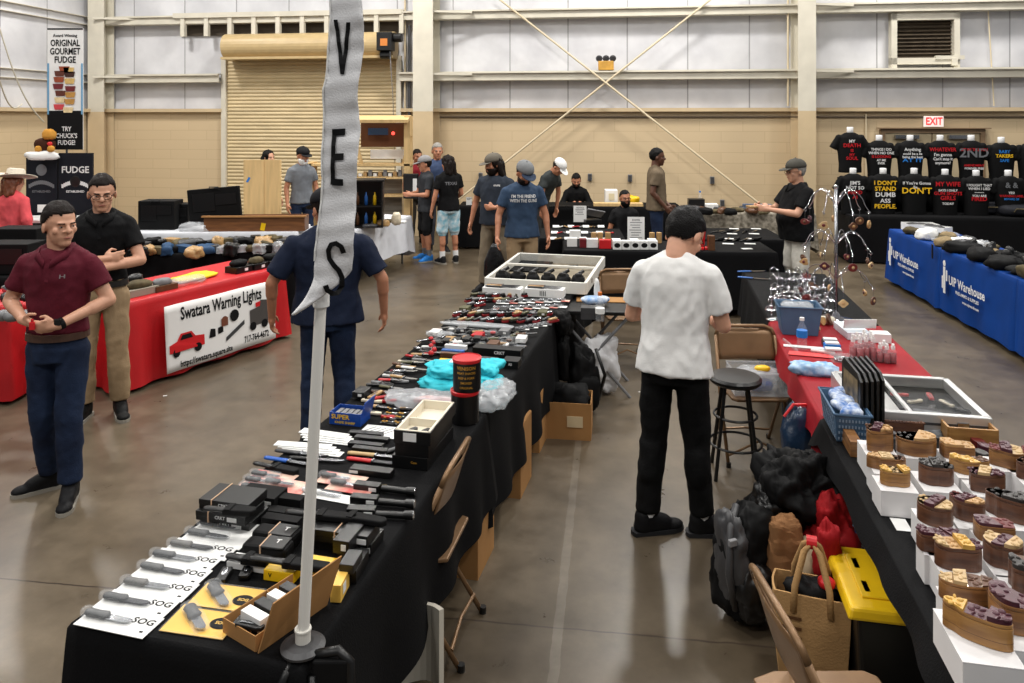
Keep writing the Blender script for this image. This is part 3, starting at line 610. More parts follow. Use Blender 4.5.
# 12 seated bearded man, 13 seated smiling man
SITL={'R':dict(k=(-.11,-.42,.92),a=(-.12,-.44,.50),t=(-.13,-.62,.44)),'L':dict(k=(.11,-.42,.92),a=(.12,-.44,.50),t=(.13,-.62,.44))}
p12,_,_=person('bearded man in a black sweater seated behind the back table',X=1.2,Y=14.35,z0=-.45,heading=0,h=1.72,lean=10,hp=(10,0),sit=True,legs=SITL,shirt=(9,9,10),sleeve=1.9,pants=(40,40,44),hair='short',hairm=m_bhair,beard=m_bhair,skin=m_skin2,
  arms={'R':dict(e=(-.27,-.1,1.16),w=(-.1,-.3,1.22)),'L':dict(e=(.27,-.1,1.16),w=(.1,-.3,1.22))})
p13,_,_=person('smiling bespectacled man in black seated behind the standing man in olive',X=1.80,Y=12.15,z0=-.6,heading=10,h=1.74,hp=(0,0),sit=True,legs=SITL,shirt=(20,20,22),pants=(40,40,44),hair='fade',hairm=m_bhair,beard=m_bhair,glasses=True,skin=m_skin2)
# 14 standing man in profile
p14,_,_=person('man in an olive brown t-shirt standing in profile behind the middle tables',X=2.18,Y=11.5,heading=82,h=1.84,hp=(2,0),wide=1.05,belly=.02,shirt=(108,94,76),hem=.86,pantmat=jean,hair='fade',hairm=m_bhair,skin=m_skin3,
  arms={'R':dict(e=(-.22,.06,1.12),w=(-.2,-.12,.92)),'L':dict(e=(.22,.03,1.12),w=(.1,-.2,.9))})
# 15 black polo right
p15,_,_=person('stout man in a black shirt, cap and pale shorts by the column',X=3.36,Y=8.95,heading=-82,h=1.8,wide=1.28,belly=.09,hp=(4,0),shirt=(10,10,12),collar=True,hem=.84,sleeve=.75,short=True,pants=(206,202,192),socks=(220,220,220),hair='short',hairm=m_ghair,cap=(74,72,66),skin=m_skin,glasses=True,
  arms={'R':dict(e=(-.26,-.14,1.16),w=(-.12,-.4,1.2)),'L':dict(e=(.26,-.14,1.16),w=(.12,-.4,1.2))})
# 16 woman with hat, 17 cap man grey tee, 18 dark haired woman
p16,_,_=person('woman in a straw cowboy hat and coral shirt at the far left',X=-5.98,Y=9.1,heading=170,h=1.66,hp=(8,-20),shirt=(232,92,98),hem=.95,sleeve=1.5,pantmat=jean,hair='long',hairm=mat('auburn_hair',(120,66,40),.5,var=.3,vscale=30),hat=(205,196,180))
p17,_,_=person('man in a grey t-shirt, dark cap and white face mask by the roll-up door',X=-3.4,Y=12.3,heading=35,h=1.82,hp=(10,10),shirt=(112,116,122),pantmat=jean,hair='short',cap=(26,26,28),beard=m_white,skin=m_skin2)
p18,_,_=person('dark haired woman mostly hidden behind the two plywood sheets',X=-4.3,Y=13.4,heading=60,h=1.72,shirt=(30,30,34),pants=(30,30,34),hair='long',hairm=m_bhair)
# ---------------- tables and cloths
def drape(Lx,Ly,h,hem,amp=.03,flare=.04,seed=0,nf=14):
    """cloth over a table top with corner at the origin; hem: front,right,back,left heights"""
    b=B(); per=[]; st=.045; r=.015
    def seg(a,c,n0,h0):
        k=max(2,int((Vector(c)-Vector(a)).length/st))
        for i in range(k): per.append((Vector(a).lerp(Vector(c),i/k),Vector(n0),h0,i/k))
    seg((0,0),(Lx,0),(0,-1),hem[0]); seg((Lx,0),(Lx,Ly),(1,0),hem[1]); seg((Lx,Ly),(0,Ly),(0,1),hem[2]); seg((0,Ly),(0,0),(-1,0),hem[3])
    n=len(per); P=[]
    for i in range(n):
        nn=Vector((0,0)); hh=0; 
        for d in range(-2,3): q=per[(i+d)%n]; nn+=q[1]; hh+=q[2]
        P.append((per[i][0],nn.normalized(),hh/5,abs(nn.normalized().dot(per[i][1]))))
    rings=[0,.02,.08,.2,.35,.5,.68,.85,1]; vs=[]
    for t in rings:
        for i,(p,nn,hh,cr) in enumerate(P):
            s=i*st; wv=.6*math.sin(s*nf+2*noise.noise(Vector((s*.9,seed,0))))+.7*noise.noise(Vector((s*5,seed*3.3,t*.6)))
            o=flare*t+amp*wv*min(1,t*1.6)*(.35+.65*t)+(1-cr)*.16*t
            z=h-(h-hh)*t; 
            if t==0: o=-.012
            elif t==.02: o=.0; z=h-.012
            else: o=max(o,.004)
            q=p+nn*o; zz=z+(.02*noise.noise(Vector((s*2,seed,7))) if t==1 else 0); vs.append((q.x,q.y,max(.004,zz)))
    fs=[]; m=len(rings)
    for j in range(m-1):
        for i in range(n): fs.append((j*n+i,j*n+(i+1)%n,(j+1)*n+(i+1)%n,(j+1)*n+i))
    fs.append(tuple(range(n))); b.add(vs,fs); return b
def table(x,y,rz,Lx,Ly,mt,label,clabel,hem=(.1,.1,.1,.1),seed=0,amp=.03,h=.75,top='folding_table',group=None):
    t=T(top,label,'table',(x,y,0),rz,group)
    part('tabletop',B().box((Lx/2,Ly/2,h-.035),(Lx-.03,Ly-.03,.04)),m_grey,t,bev=.006)
    for a in(.12,Lx-.12):
        for c in(.1,Ly-.1): part('leg',B().cyl((a,c,0),(a,c,h-.055),.014,n=8),m_dgrey,t)
    o=S('tablecloth',clabel,'tablecloth',drape(Lx,Ly,h,hem,seed=seed,amp=amp),mt,(x,y,0),rz)
    for p in o.data.polygons: p.use_smooth=len(p.vertices)==4
    return t,o
RM=-math.atan(.2474); RRT=-math.atan(.195)
def mrow(u,v): q=Matrix.Rotation(RM,2)@Vector((u,v)); return (q.x-1.354,q.y+2.313)
def rrow(u,v): q=Matrix.Rotation(RRT,2)@Vector((u,v)); return (q.x+1.958+.195*(1.3-5.79),q.y+1.3)
x,y=mrow(0,0); table(x,y,RM,.79,1.9,m_black,'folding table under the nearest black cloth of the long knife row','black tablecloth at the near end of the long knife row',(.02,.27,.3,.05),1)
x,y=mrow(0,1.91); table(x,y,RM,.79,1.9,m_black,'folding table in the middle of the long knife row','black tablecloth on the middle table of the long knife row',(.1,.2,.2,.1),2)
x,y=mrow(0,3.82); table(x,y,RM,.79,2.1,m_black,'folding table at the far end of the long knife row','black tablecloth at the far end of the long knife row under the display case',(.1,.3,.1,.1),3)
m_cloth2=mat('charcoal_cloth',(13,13,15),.8,bump=.25,bscale=140,var=.15,spec=.15)
x,y=rrow(0,0); table(x,y,RRT,.79,2.66,m_cloth2,'folding table under the wooden puzzle boxes','black tablecloth under the wooden puzzle boxes at the right',(.3,.4,.5,.64),4,amp=.015)
x,y=rrow(0,2.67); table(x,y,RRT,.79,1.9,m_dred,'folding table under the dark red cloth','dark red tablecloth with spray bottles and baskets on it',(.5,.2,.4,.6),5,amp=.02)
x,y=rrow(0,4.58); table(x,y,RRT,.79,1.9,m_cloth2,'folding table behind the dark red cloth, with chrome stands','black tablecloth behind the dark red one with chrome stands on it',(.3,.3,.3,.3),6,amp=.02)
# red banner table, second red table
ang=math.atan2(1.62,.882); table(-3.245,6.29,ang,1.84,.74,m_red,'folding table with the white warning lights banner','bright red tablecloth carrying the white warning lights banner',(.03,.03,.03,.03),7,amp=.05)
table(-5.9,6.1,0,1.85,.74,m_red,'folding table behind the man in maroon','bright red tablecloth behind the man in the maroon polo',(.03,.03,.03,.03),8,amp=.03)
table(-5.6,8.35,.14,3.1,.74,m_black,'long table with radios and gear behind the red table','black tablecloth under the radio gear behind the red table',(.05,.05,.05,.05),9)
table(-5.3,10.2,.03,2.4,.76,m_wcloth,'table with black cases behind the radio gear','white tablecloth under the black cases and brown tray',(.1,.1,.1,.1),10)
a=math.atan2(1.5,.57); v=Vector((-2.16,10.5)); table(v.x-.708,v.y+.27,a-PI/2,.76,1.62,m_wcloth,'table in front of the plywood booth','white tablecloth right of the tall banner in front of the plywood booth',(.1,.22,.1,.1),11,amp=.02)
# tables by the back wall and in the middle
table(-.95,13.3,-.05,3.9,.74,m_black,'long back wall table with the seated bearded man','black tablecloth on the long table by the back wall',(.04,.04,.04,.04),12,amp=.01)
m_camo=mat('grey_camouflage_cloth',(168,160,146),.8,rgb2=(98,92,80),vscale=16)
table(2.75,12.45,-.1,2.15,.7,m_camo,'table under the grey patterned cloth by the wall','grey camouflage patterned tablecloth at the back by the column',(.25,.1,.1,.1),13,amp=.01)
table(.6,8.85,-.06,2.45,.76,m_black,'front table in the middle with small white boxes','black tablecloth behind the white t-shirt, under the small white boxes',(.1,.1,.1,.1),14,amp=.015)
table(.35,9.75,-.06,1.1,.9,m_black,'table with a leaning white sign behind the small boxes','black tablecloth at the left of the middle tables behind the small boxes',(.1,.1,.1,.1),15,amp=.01)
table(2.35,9.68,-.06,1.15,1.0,m_black,'table with knives and white cards by the stout man','black tablecloth with long knives left of the stout man',(.1,.1,.1,.1),16,amp=.01)
# t-shirt table, blue tables, counter at left
table(5.35,12.0,-.133,4.3,.7,m_black,'long table under the t-shirt display','black tablecloth below the t-shirt display on the right',(.02,.02,.02,.02),17,amp=.012)
ab=math.atan2(-1,.125*1.0)+0
def brow(i): d=Vector((-.1205,-.9927)); p=Vector((5.25,10.6))+d*(1.66*i); return p
for i,l in enumerate(('farthest blue tablecloth with white emblem at the right','middle blue tablecloth with white emblem at the right','nearest blue tablecloth, cut by the right edge')):
    p=brow(i); q=brow(i+1)
    table(q.x,q.y,math.atan2(.9927,.1205)-PI/2,.76,1.64,m_blue,'folding table under the '+l.split(' with')[0].split(',')[0].replace('tablecloth','cloth'),l,(.06,.06,.06,.06),20+i,amp=.02)
for i,sc in((0,1),(1,1.05)):                                  # emblem lettering on blue skirts
    b=B(); q=brow(i+1); 
    ml=Matrix.Translation((-.028-.05,.86,.44))@Matrix.Rotation(-PI/2,4,'Z'); tl=B(); txt(tl,'UIP Warehouse',.14,ml@up(0,.0,.02),.9); tl2=B(); txt(tl2,'FREE AMMO & SUPPLIES',.05,ml@up(.02,.0,-.08)); tl3=B(); txt(tl3,'www.uipwarehouse',.045,ml@up(.1,0,-.15))
    b.box((-.52,0,.0),(.05,.004,.3)); b.box((-.56,0,-.03),(.04,.004,.14)); b.box((-.46,0,.06),(.03,.004,.12)); b.ell((-.52,0,.19),(.035,.003,.035))
    b.xf(Matrix.Translation((-.028-.05,.86,.44))@Matrix.Rotation(-PI/2,4,'Z'))
    tc_=[o for o in bpy.data.objects if o.get('label','').startswith(('farthest' if i==0 else 'middle')+' blue tablecloth')][0]
    part('emblem',b,m_wink,tc_); part('lettering',tl,m_wink,tc_); part('lettering',tl2,m_wink,tc_); part('lettering',tl3,m_wink,tc_)
# ---------------- warning lights banner
rt=[o for o in bpy.data.objects if o.get('label','').startswith('bright red tablecloth carrying')][0]
bn=T('banner','white vinyl banner about warning lights pinned to the red tablecloth','banner',rt.location,ang)
W0,W1,Z0,Z1=.36,1.60,.08,.655
def fr(x,z,o=0): return Vector((x,-.075-.035*(Z1-z)/.5-.006*math.sin(x*9)-o,z))
b=B(); b.grid(lambda u,v:fr(W0+(W1-W0)*u,Z0+(Z1-Z0)*v),30,10); part('sheet',b,mat('banner_vinyl',(232,230,228),.4,bump=.2,bscale=12),bn,solid=.004,smooth=True)
b=B()
def bt(s_,x,z,sz,sx):
    vs,fs=text_mesh(s_,sz,.05); b.add([fr(x+v.x*sx,z+v.y,.006) for v in vs],fs)
for s__ in(('Swatara Warning Lights',.98,.555,.155,.62),('717-764-4672',1.36,.155,.085,.62),('https://swatara.square.site',.78,.125,.075,.72)): b=B(); bt(*s__); part('lettering',b,m_ink,bn)
def bq(b,pts,o=.008): n=len(pts); b.add([fr(W0+x,Z0+z,o) for x,z in pts],[tuple(range(n))])
def disc(b,x,z,r,o=.011,n=12): bq(b,[(x+r*math.cos(2*PI*i/n),z+r*math.sin(2*PI*i/n)) for i in range(n)],o)
b=B(); bq(b,[(.03,.16),(.39,.16),(.39,.25),(.3,.26),(.26,.31),(.15,.31),(.11,.25),(.03,.23)]); pk=part('red_pickup_picture',b,m_redp,bn)
for q in(.1,.32): b=B(); disc(b,q,.155,.038); part('wheel_picture',b,m_ink,pk)
b=B(); bq(b,[(.14,.255),(.165,.295),(.25,.295),(.27,.255)],.011); part('cab_window_picture',b,m_ink,pk)
b=B(); bq(b,[(.93,.18),(1.17,.2),(1.17,.40),(1.06,.42),(1.05,.36),(.93,.34)]); pk=part('dump_truck_picture',b,mat('truck_grey',(70,66,64),.5),bn)
for q in(.96,1.1): b=B(); disc(b,q,.185,.04); part('wheel_picture',b,m_ink,pk)
b=B(); bq(b,[(1.0,.36),(1.05,.36),(1.06,.41),(1.0,.4)],.011); part('cab_window_picture',b,m_redp,pk)
b=B(); disc(b,.74,.34,.055); part('round_lamp_picture',b,m_ink,bn); b=B(); disc(b,.62,.32,.04); bq(b,[(.58,.27),(.66,.27),(.66,.34),(.58,.34)],.01); part('brown_lamp_picture',b,mat('brown_ink',(110,60,40),.5),bn)
b=B(); bq(b,[(.44,.2),(.51,.2),(.51,.27),(.46,.28)]); bq(b,[(.54,.21),(.6,.22),(.6,.28),(.54,.27)]); part('switch_picture',b,m_ink,bn)
b=B(); bq(b,[(.63,.12),(.86,.23),(.86,.27),(.63,.16)]); part('light_bar_picture',b,m_dgrey,bn)
# ---------------- tall feather banner on its pole
PB=at(303,640,.78); YP=PB.y; PT=atY(337,-6,YP)
pole=T('banner_pole','white plastic pipe standing on the near corner of the knife table','pole',PB)
d=PT-PB; part('pipe',B().cyl((0,0,0),d,.0165,n=20),mat('white_pvc',(226,224,218),.35),pole,smooth=False)
b=B(); b.cyl((0,0,-.005),(0,0,.028),.022,n=20); b.cyl((0,0,.028),(0,0,.036),.0245,n=20); part('coupling',b,mat('white_pvc2',(215,212,204),.35),pole,bev=.002)
b=B(); q=d*.535; b.cyl(q-Vector((0,0,.035)),q+Vector((0,0,.035)),.0235,n=20); part('upper_coupling',b,m_white,pole,bev=.002)
fb=T('feather_banner','tall white banner with black letters V E S hanging from the pipe','banner',PB)
EL=[(-8,333,362),(20,334,365),(50,331,364),(75,330,361),(94,326,359),(110,327,359),(130,326.5,361),(160,325,359),(185,326,357),(205,324,356.5),(230,321,356),(255,318,354),(270,317,352)]
def edge(py):
    for (a,l0,r0),(c,l1,r1) in zip(EL,EL[1:]):
        if py<=c: t=(py-a)/(c-a); t=max(0,t); return l0+(l1-l0)*t,r0+(r1-r0)*t
    a,l,r_=EL[-1]; t=(py-270)/45; return l-24*min(t,1)**2,r_-58*min(t,1)**1.25
def fbp(u,py,o=0):
    l,r_=edge(py); l-=2; px=l+(r_-l)*u; dep=.007*math.sin(py*.085+.6)*(.4+u)+.010*math.sin(u*3.1)+.0025*math.sin(py*.31+u*2)+.004*noise.noise(Vector((u*3,py*.06,0)))
    p=atY(px,py,YP-.02); p.y-=dep+.012+o; return p-PB
b=B(); b.grid(lambda u,v:fbp(u,-8+(u*0+321)*v),9,90)
m_ban=mat('banner_mesh_cloth',(222,222,224),.6,bump=.3,bscale=200); m_ban.node_tree.nodes['Principled BSDF'].inputs['Transmission Weight'].default_value=0
part('cloth',b,m_ban,fb,solid=.002,smooth=True)
def letter(strokes,px0,px1,py0,py1):
    b=B()
    for (x0,y0,x1,y1,w0,w1) in strokes:          # slanted bars between two points, x in 0..1 left-right, y in 0..1 down
        n=10; vs=[];fs=[]
        for i in range(n+1):
            t=i/n; x=x0+(x1-x0)*t; y=y0+(y1-y0)*t; w=w0+(w1-w0)*t
            for q in(-1,1):
                if abs(y1-y0)>=abs(x1-x0)*.6: a,c=x+q*w,y
                else: a,c=x,y+q*w*.36
                px=px0+(px1-px0)*a; py=py0+(py1-py0)*c; l,r_=edge(py); vs.append(fbp((px-l)/(r_-l),py,.006))
            if i: k_=len(vs); fs.append((k_-4,k_-3,k_-1,k_-2))
        b.add(vs,fs)
    return b
part('letter_v',letter([(.1,0,.5,1,.13,.12),(.9,.05,.5,1,.13,.12)],338,353,21,75),m_ink,fb)
part('letter_e',letter([(.25,0,.15,1,.15,.15),(.2,.06,.98,.05,.17,.17),(.2,.5,.92,.49,.17,.17),(.1,.95,.85,.96,.17,.17)],334,348,129,184),m_ink,fb)
SP=[(.97,.22),(.88,.09),(.62,.025),(.36,.05),(.2,.16),(.22,.32),(.46,.44),(.7,.54),(.84,.68),(.82,.84),(.62,.955),(.36,.975),(.12,.9),(.04,.80)]
b=B(); vs=[];fs=[]
for i,(x,y) in enumerate(SP):
    x0_,y0_=SP[max(0,i-1)]; x1_,y1_=SP[min(len(SP)-1,i+1)]; tx,ty=(x1_-x0_)*19,(y1_-y0_)*54; L_=math.hypot(tx,ty); nx,ny=-ty/L_,tx/L_
    for q in(-1,1): px=327+19*x+q*nx*2.5; py=240+54*y+q*ny*2.5; l,r_=edge(py); vs.append(fbp((px-l+2)/(r_-l+2),py,.006))
    if i: k_=len(vs); fs.append((k_-4,k_-3,k_-1,k_-2))
b.add(vs,fs); part('letter_s',b,m_ink,fb)
b=B(); b.tube([fbp(0,py,.004) for py in range(0,270,10)],.0028,6); part('sleeve_seam',b,m_white,fb)
# clamp holding the pipe
cl=T('clamp','black steel clamp holding the white pipe to the table edge','clamp',PB-Vector((0,0,.014)))
part('disc_base',B().lathe([(.001,-.008),(.062,-.008),(.064,0),(.05,.008),(.03,.012),(.001,.012)],n=28),m_dgrey,cl,smooth=False)
b=B(); fx=[(-.02,-.045,-.02),(-.04,-.07,-.06),(-.042,-.075,-.24),(.0,-.075,-.27),(.04,-.07,-.24),(.04,-.05,-.05)]
b.tube(fx,.013,10); part('left_arm',b,m_bplas,cl,smooth=True)
b=B(); b.tube([(.03,-.03,-.01),(.11,-.03,.005),(.145,-.04,-.02),(.15,-.05,-.2),(.13,-.05,-.26),(.06,-.05,-.27)],.014,10); part('frame',b,m_bplas,cl,smooth=True)
b=B(); b.box((.09,-.045,-.13),(.1,.02,.24)); part('plate',b,m_bmatte,cl,bev=.006)
b=B(); b.cyl((-.0,-.085,-.12),(-.0,-.085,-.3),.008,n=10); part('screw',b,m_steel,cl)
# ---------------- folding chairs
def fchair(label,loc,rz,seatm=None):
    t=T('folding_chair',label,'chair',loc,rz); m=m_tan
    for q in(-1,1):
        part('frame_leg',B().tube([(q*.215,.22,.0),(q*.215,-.02,.45),(q*.205,-.16,.76)],.012,10),m,t,smooth=True)
        part('rear_leg',B().tube([(q*.19,-.24,.0),(q*.19,.02,.40),(q*.19,.06,.44)],.011,10),m,t,smooth=True)
    b=B(); b.tube([(-.205,-.16,.76),(-.19,-.175,.8),(-.14,-.183,.82),(.14,-.183,.82),(.19,-.175,.8),(.205,-.16,.76)],.012,10); part('top_rail',b,m,t,smooth=True)
    b=B(); b.grid(lambda u,v:Vector((-.2+.4*u,-.115-.062*v-.02*math.sin(PI*u),.60+.2*v)),12,6); part('backrest',b,m,t,solid=.004,smooth=True)
    b=B(); b.prism([(-.19,.2),(-.2,-.1),(-.17,-.18),(.17,-.18),(.2,-.1),(.19,.2),(.16,.235),(-.16,.235)],.43,.448); part('seat',b,m,t,bev=.006)
    b=B(); b.tube([(-.19,-.2,.08),(0,-.19,.095),(.19,-.2,.08)],.008,8); part('stretcher',b,m,t); b=B(); b.tube([(-.215,.19,.06),(0,.15,.14),(.215,.19,.06)],.008,8); part('front_stretcher',b,m,t)
    for x_,y_ in((-.215,.222),(.215,.222),(-.19,-.242),(.19,-.242)): part('rubber_foot',B().cyl((x_,y_,0),(x_,y_,.03),.016,n=10),m_bplas,t)
    return t
# seat front is +y of the chair; rz turns it
p=at(447,600,.0); fchair('brown metal folding chair pushed against the side of the long knife table',(-.41,3.38,0),PI/2-.2)
fchair('brown folding chair behind the small black table in the aisle',(1.06,7.2,0),PI+.05)
fchair('brown folding chair holding a clear tub behind the black stool',(1.64,5.2,0),PI-.02)
fchair('brown folding chair at the bottom edge right of the aisle',(.98,2.34,0),-PI/2+.04)
# ---------------- stool and little table
o=T('bar_stool','black round stool beside the red table','stool',(1.44,4.9,0))
part('seat',B().lathe([(.001,.585),(.15,.585),(.165,.6),(.165,.615),(.15,.63),(.001,.635)],n=28),m_bplas,o,smooth=False)
for a in(.6,2.2,3.75,5.3):
    part('leg',B().tube([(.1*math.cos(a),.1*math.sin(a),.585),(.19*math.cos(a),.19*math.sin(a),0)],.012,8),m_bplas,o)
for z_,r_ in((.2,.163),(.38,.134)): part('foot_ring',B().tube([(r_*math.cos(i*PI/12),r_*math.sin(i*PI/12),z_) for i in range(24)],.008,8,True),m_bplas,o)
o=T('folding_tray_table','small black folding table in the aisle with a bottle on it','table',(.69,6.45,0),-.1)
part('tabletop',B().prism([(-.42,-.25),(.34,-.25),(.42,-.15),(.42,.2),(.34,.28),(-.42,.28)],.68,.71),m_bplas,o,bev=.005)
for y_ in(-.2,.2):
    for q in(-1,1): part('leg',B().cyl((-.3*q,y_,.68),(.3*q,y_+.0,.0),.013,n=8),m_grey,o)
part('sticker',B().box((.0,-.256,.695),(.07,.004,.018)),m_white,o)
# ---------------- goods on the long knife table
ZT=.752
def M4(loc,rz=0): return Matrix.Translation(loc)@Matrix.Rotation(rz,4,'Z')
def blade_pts(L,w): return [(0,-w/2),(L*.72,-w/2),(L*.93,-w*.15),(L,w*.3),(L*.8,w/2),(0,w/2)]
m_blade=mat('knife_blade',(176,178,182),.22,1); m_dblade=mat('dark_blade',(60,60,64),.35,.8)
def handle(b,x0,x1,w,z=0,h=.016):
    b.loft([(0,0,x0,w*.36,h*.4),(0,0,x0+(x1-x0)*.12,w*.5,h*.5),(0,0,x0+(x1-x0)*.55,w*.44,h*.5),(0,0,x0+(x1-x0)*.9,w*.55,h*.5),(0,0,x1,w*.3,h*.35)],10,m=Matrix.Translation((0,0,z+h/2))@Matrix(((0,0,1,0),(1,0,0,0),(0,1,0,0),(0,0,0,1))))
def knife(label,loc,rz,L=.24,hm=None,bm=None,group=None,name='knife',hl=.48,w=.026):
    t=T(name,label,'knife',loc,rz,group); b=B(); handle(b,-L/2,-L/2+L*hl,w); part('handle',b,hm or m_bplas,t,smooth=True)
    b=B(); b.prism([(x-L/2+L*hl-.006,y) for x,y in blade_pts(L*(1-hl),w*.9)],.006,.010); part('blade',b,bm or m_blade,t)
    b=B(); b.box((-L/2+L*hl,0,.008),(.008,w*1.15,.013)); part('guard',b,m_steel,t); return t
def sheath(label,loc,rz,L=.26,group=None,hm=None,sm=None):
    t=T('sheathed_knife',label,'knife',loc,rz,group); b=B(); b.prism([(-.02,-.024),(L*.45,-.02),(L*.5,0),(L*.45,.02),(-.02,.024)],.0,.022); part('sheath',b,sm or m_bmatte,t,bev=.005)
    b=B(); handle(b,-L/2,-.01,.03,.003); part('handle',b,hm or m_bplas,t,smooth=True); b=B(); b.box((.0,0,.023),(.022,.05,.004)); part('snap_strap',b,m_bmatte,t,bev=.001); return t
def folder(label,loc,rz,L=.11,hm=None,group=None,clip=True,name='folding_knife'):
    t=T(name,label,'knife',loc,rz,group); b=B(); b.prism([(-L/2,-.011),(L*.3,-.015),(L/2,-.008),(L/2,.009),(0,.014),(-L/2,.012)],0,.014); part('handle',b,hm or m_bplas,t,bev=.004)
    b=B(); b.prism([(-L*.45,.008),(L*.42,.007),(L*.45,.017),(-L*.3,.018)],.005,.008); part('blade',b,m_blade,t)
    if clip: b=B(); b.box((-.01,0,.0155),(L*.5,.006,.002)); part('pocket_clip',b,m_steel,t)
    return t
def pack(label,loc,rz,w,d,back,logo=None,lm=None,kn='fold',hm=None,group=None,ang=0,blist=True,cat='knife in package',ko=-.25,sz=.045):
    t=T('packaged_knife',label,cat,loc,rz,group)
    part('backing_card',B().box((0,0,.0015),(w,d,.002)),back,t)
    k=M4((w*ko*.6,0,.004),ang); kl=w*.66
    b=B(); handle(b,-kl/2,0,d*.32,.0,.018); b.xf(k); kk=part('knife_handle',b,hm or m_grey,t,smooth=True)
    b=B(); b.prism([(x,y) for x,y in blade_pts(kl*.5,d*.22)],.004,.008); b.xf(k); part('knife_blade',b,m_dblade if kn=='dark' else m_blade,kk)
    if blist:
        b=B(); n=18; P=[(-kl*.56,-d*.2),(kl*.5,-d*.2),(kl*.56,0),(kl*.5,d*.2),(-kl*.56,d*.2),(-kl*.62,0)]
        b.prism(P,.0,.02); b.xf(k); part('blister',b,m_clear,t,bev=.006)
    if logo:
        b=B(); txt(b,logo,sz,flat(w*.3,d*.18,.0032),1.15); part('lettering',b,lm or m_ink,t)
        b=B(); b.box((w*.4,-d*.25,.003),(.012,.006,.001)); part('mark',b,m_ink,t)
    return t
def carton(label,loc,rz,dx,dy,dz,m,logo=None,lm=None,cat='box',name='box',group=None,lid=True,side=0,lsz=.02,sticker=None,band=None,lx=0):
    t=T(name,label,cat,loc,rz,group)
    if lid:
        part('body',B().box((0,0,dz*.3),(dx*.985,dy*.985,dz*.6)),m,t); part('lid',B().box((0,0,dz*.72),(dx,dy,dz*.56)),m,t,bev=.0015)
    else: part('body',B().box((0,0,dz/2),(dx,dy,dz)),m,t,bev=.0015)
    if logo: b=B(); txt(b,logo,lsz,up(lx,-dy/2-.0015,dz*.55)); part('lettering',b,lm or m_wink,t)
    if sticker: b=B(); b.box((sticker,-dy/2-.001,dz*.5),(min(.04,dx*.3),.002,dz*.45)); part('sticker',b,m_white,t)
    if band is not None: b=B(); b.box((band,0,dz/2),(.004,dy+.006,dz+.006)); part('rubber_band',b,m_band,t)
    return t
A_=lambda px,py,z=ZT:at(px,py,z)
# eight white packages along the left edge
side_words=['nearest the table corner','second from the near corner','third from the near corner','fourth from the near corner','fifth from the near corner','sixth from the near corner','seventh from the near corner','farthest, beside the stacked black boxes']
for i,(px,py) in enumerate(((119,622),(137,604.5),(157,588.5),(172,573.5),(184,560.5),(201,549.5),(217,538.5),(229,528.5))):
    pack('white backed knife in clear blister with black letters, '+side_words[i] if i<6 else 'plain white backed knife in clear blister, '+side_words[i],A_(px,py,ZT+.001+.0004*i),RM+.02*((i*7)%3-1),.25,.094,m_white,'SOG' if i<6 else None,kn='dark' if i%2 else 'b',hm=mat('grey_handle_%d'%(i%3),[(58,58,58),(40,40,42),(84,80,76)][i%3],.45,var=.3,vscale=40),group='white packaged knives in the near column',sz=.034)
m_dw=mat('orange_yellow_card',(232,186,84),.5,var=.08)
for i,(px,py,l) in enumerate(((203,622,'nearer of the two on the table front'),(226,599,'farther of the two, behind its twin'))):
    t=pack('orange backed utility knife in clear blister, '+l,A_(px,py),RM+.05,.21,.125,m_dw,None,kn='b',hm=m_dgrey,ang=-.7,group='orange packaged utility knives',ko=-.2)
    b=B(); b.ell((.06,.0,.0035),(.035,.026,.0008),n=24); part('oval_badge',b,m_ink,t); b=B(); txt(b,'SOG',.018,flat(.06,0,.0045)); part('lettering',b,m_dw,t); b=B(); b.tube([(-.105,-.0625,.004),(.105,-.0625,.004),(.105,.0625,.004),(-.105,.0625,.004)],.003,6,True); part('clear_rim',b,m_clear,t)
carton('small black knife box with a rubber band, at the table front beside the cardboard flap',A_(250,634),RM,.1,.05,.035,m_bplas,band=.02); folder('folded black knife lying on the small banded box at the table front',A_(250,628,.789),RM,.09)
for px,py,l in((224,578,'left'),(247,574,'right')):
    t=T('key_light','small black gadget with a silver window, %s of the pair behind the orange packages'%l,'gadget',A_(px,py),RM+.25); part('case',B().box((0,0,.009),(.035,.075,.018)),m_bplas,t,bev=.004); b=B(); b.ell((0,.008,.0185),(.01,.022,.002)); part('silver_window',b,m_steel,t,smooth=True)
# stacks of black knife boxes
def stack(n,px,py,dx,dy,dz,words,logo='CRKT',jit=.01,st=None,band=None,zz=ZT,lx=0):
    for i in range(n):
        p=A_(px,py,zz); carton('black knife box, %s %s'%(ORDW[n][i],words),(p.x+jit*math.sin(i*5),p.y+jit*math.cos(i*3),zz+i*(dz+.0006)),RM+.03*math.sin(i*3.3),dx,dy,dz,m_bplas,logo,m_wink,lsz=dz*.5,sticker=st,band=band,lx=lx)
ORDW={1:['lying'],2:['bottom of two','top of two'],3:['bottom of three','middle of three','top of three'],4:['bottom of four','second of four','third of four','top of four']}
stack(3,234,522,.21,.13,.034,'behind the white packages',st=.05,band=-.05,lx=.0)
sheath('black sheathed knife with a crumpled clear wrapper on the stacked boxes behind the white packages',A_(230,513,.857),RM+.1,.2)
carton('flat black case at the left of the red carded knives, behind the stacked boxes',A_(262,503),RM,.17,.1,.05,m_bmatte,lid=False,sticker=.05)
stack(2,345,545,.25,.11,.04,'right of the pipe under long sheaths',logo='CRKT',st=.1,band=.0,lx=.02)
for i,(px,py,a) in enumerate(((322,510,.05),(352,512,-.05))): sheath('long black sheath %s of two on the banded boxes right of the pipe'%('left','right')[i],A_(px,py+8,.834),RM+a,.28)
stack(2,352,556,.06,.12,.045,'with pale end label behind the tan ended box',logo=None,st=.01)
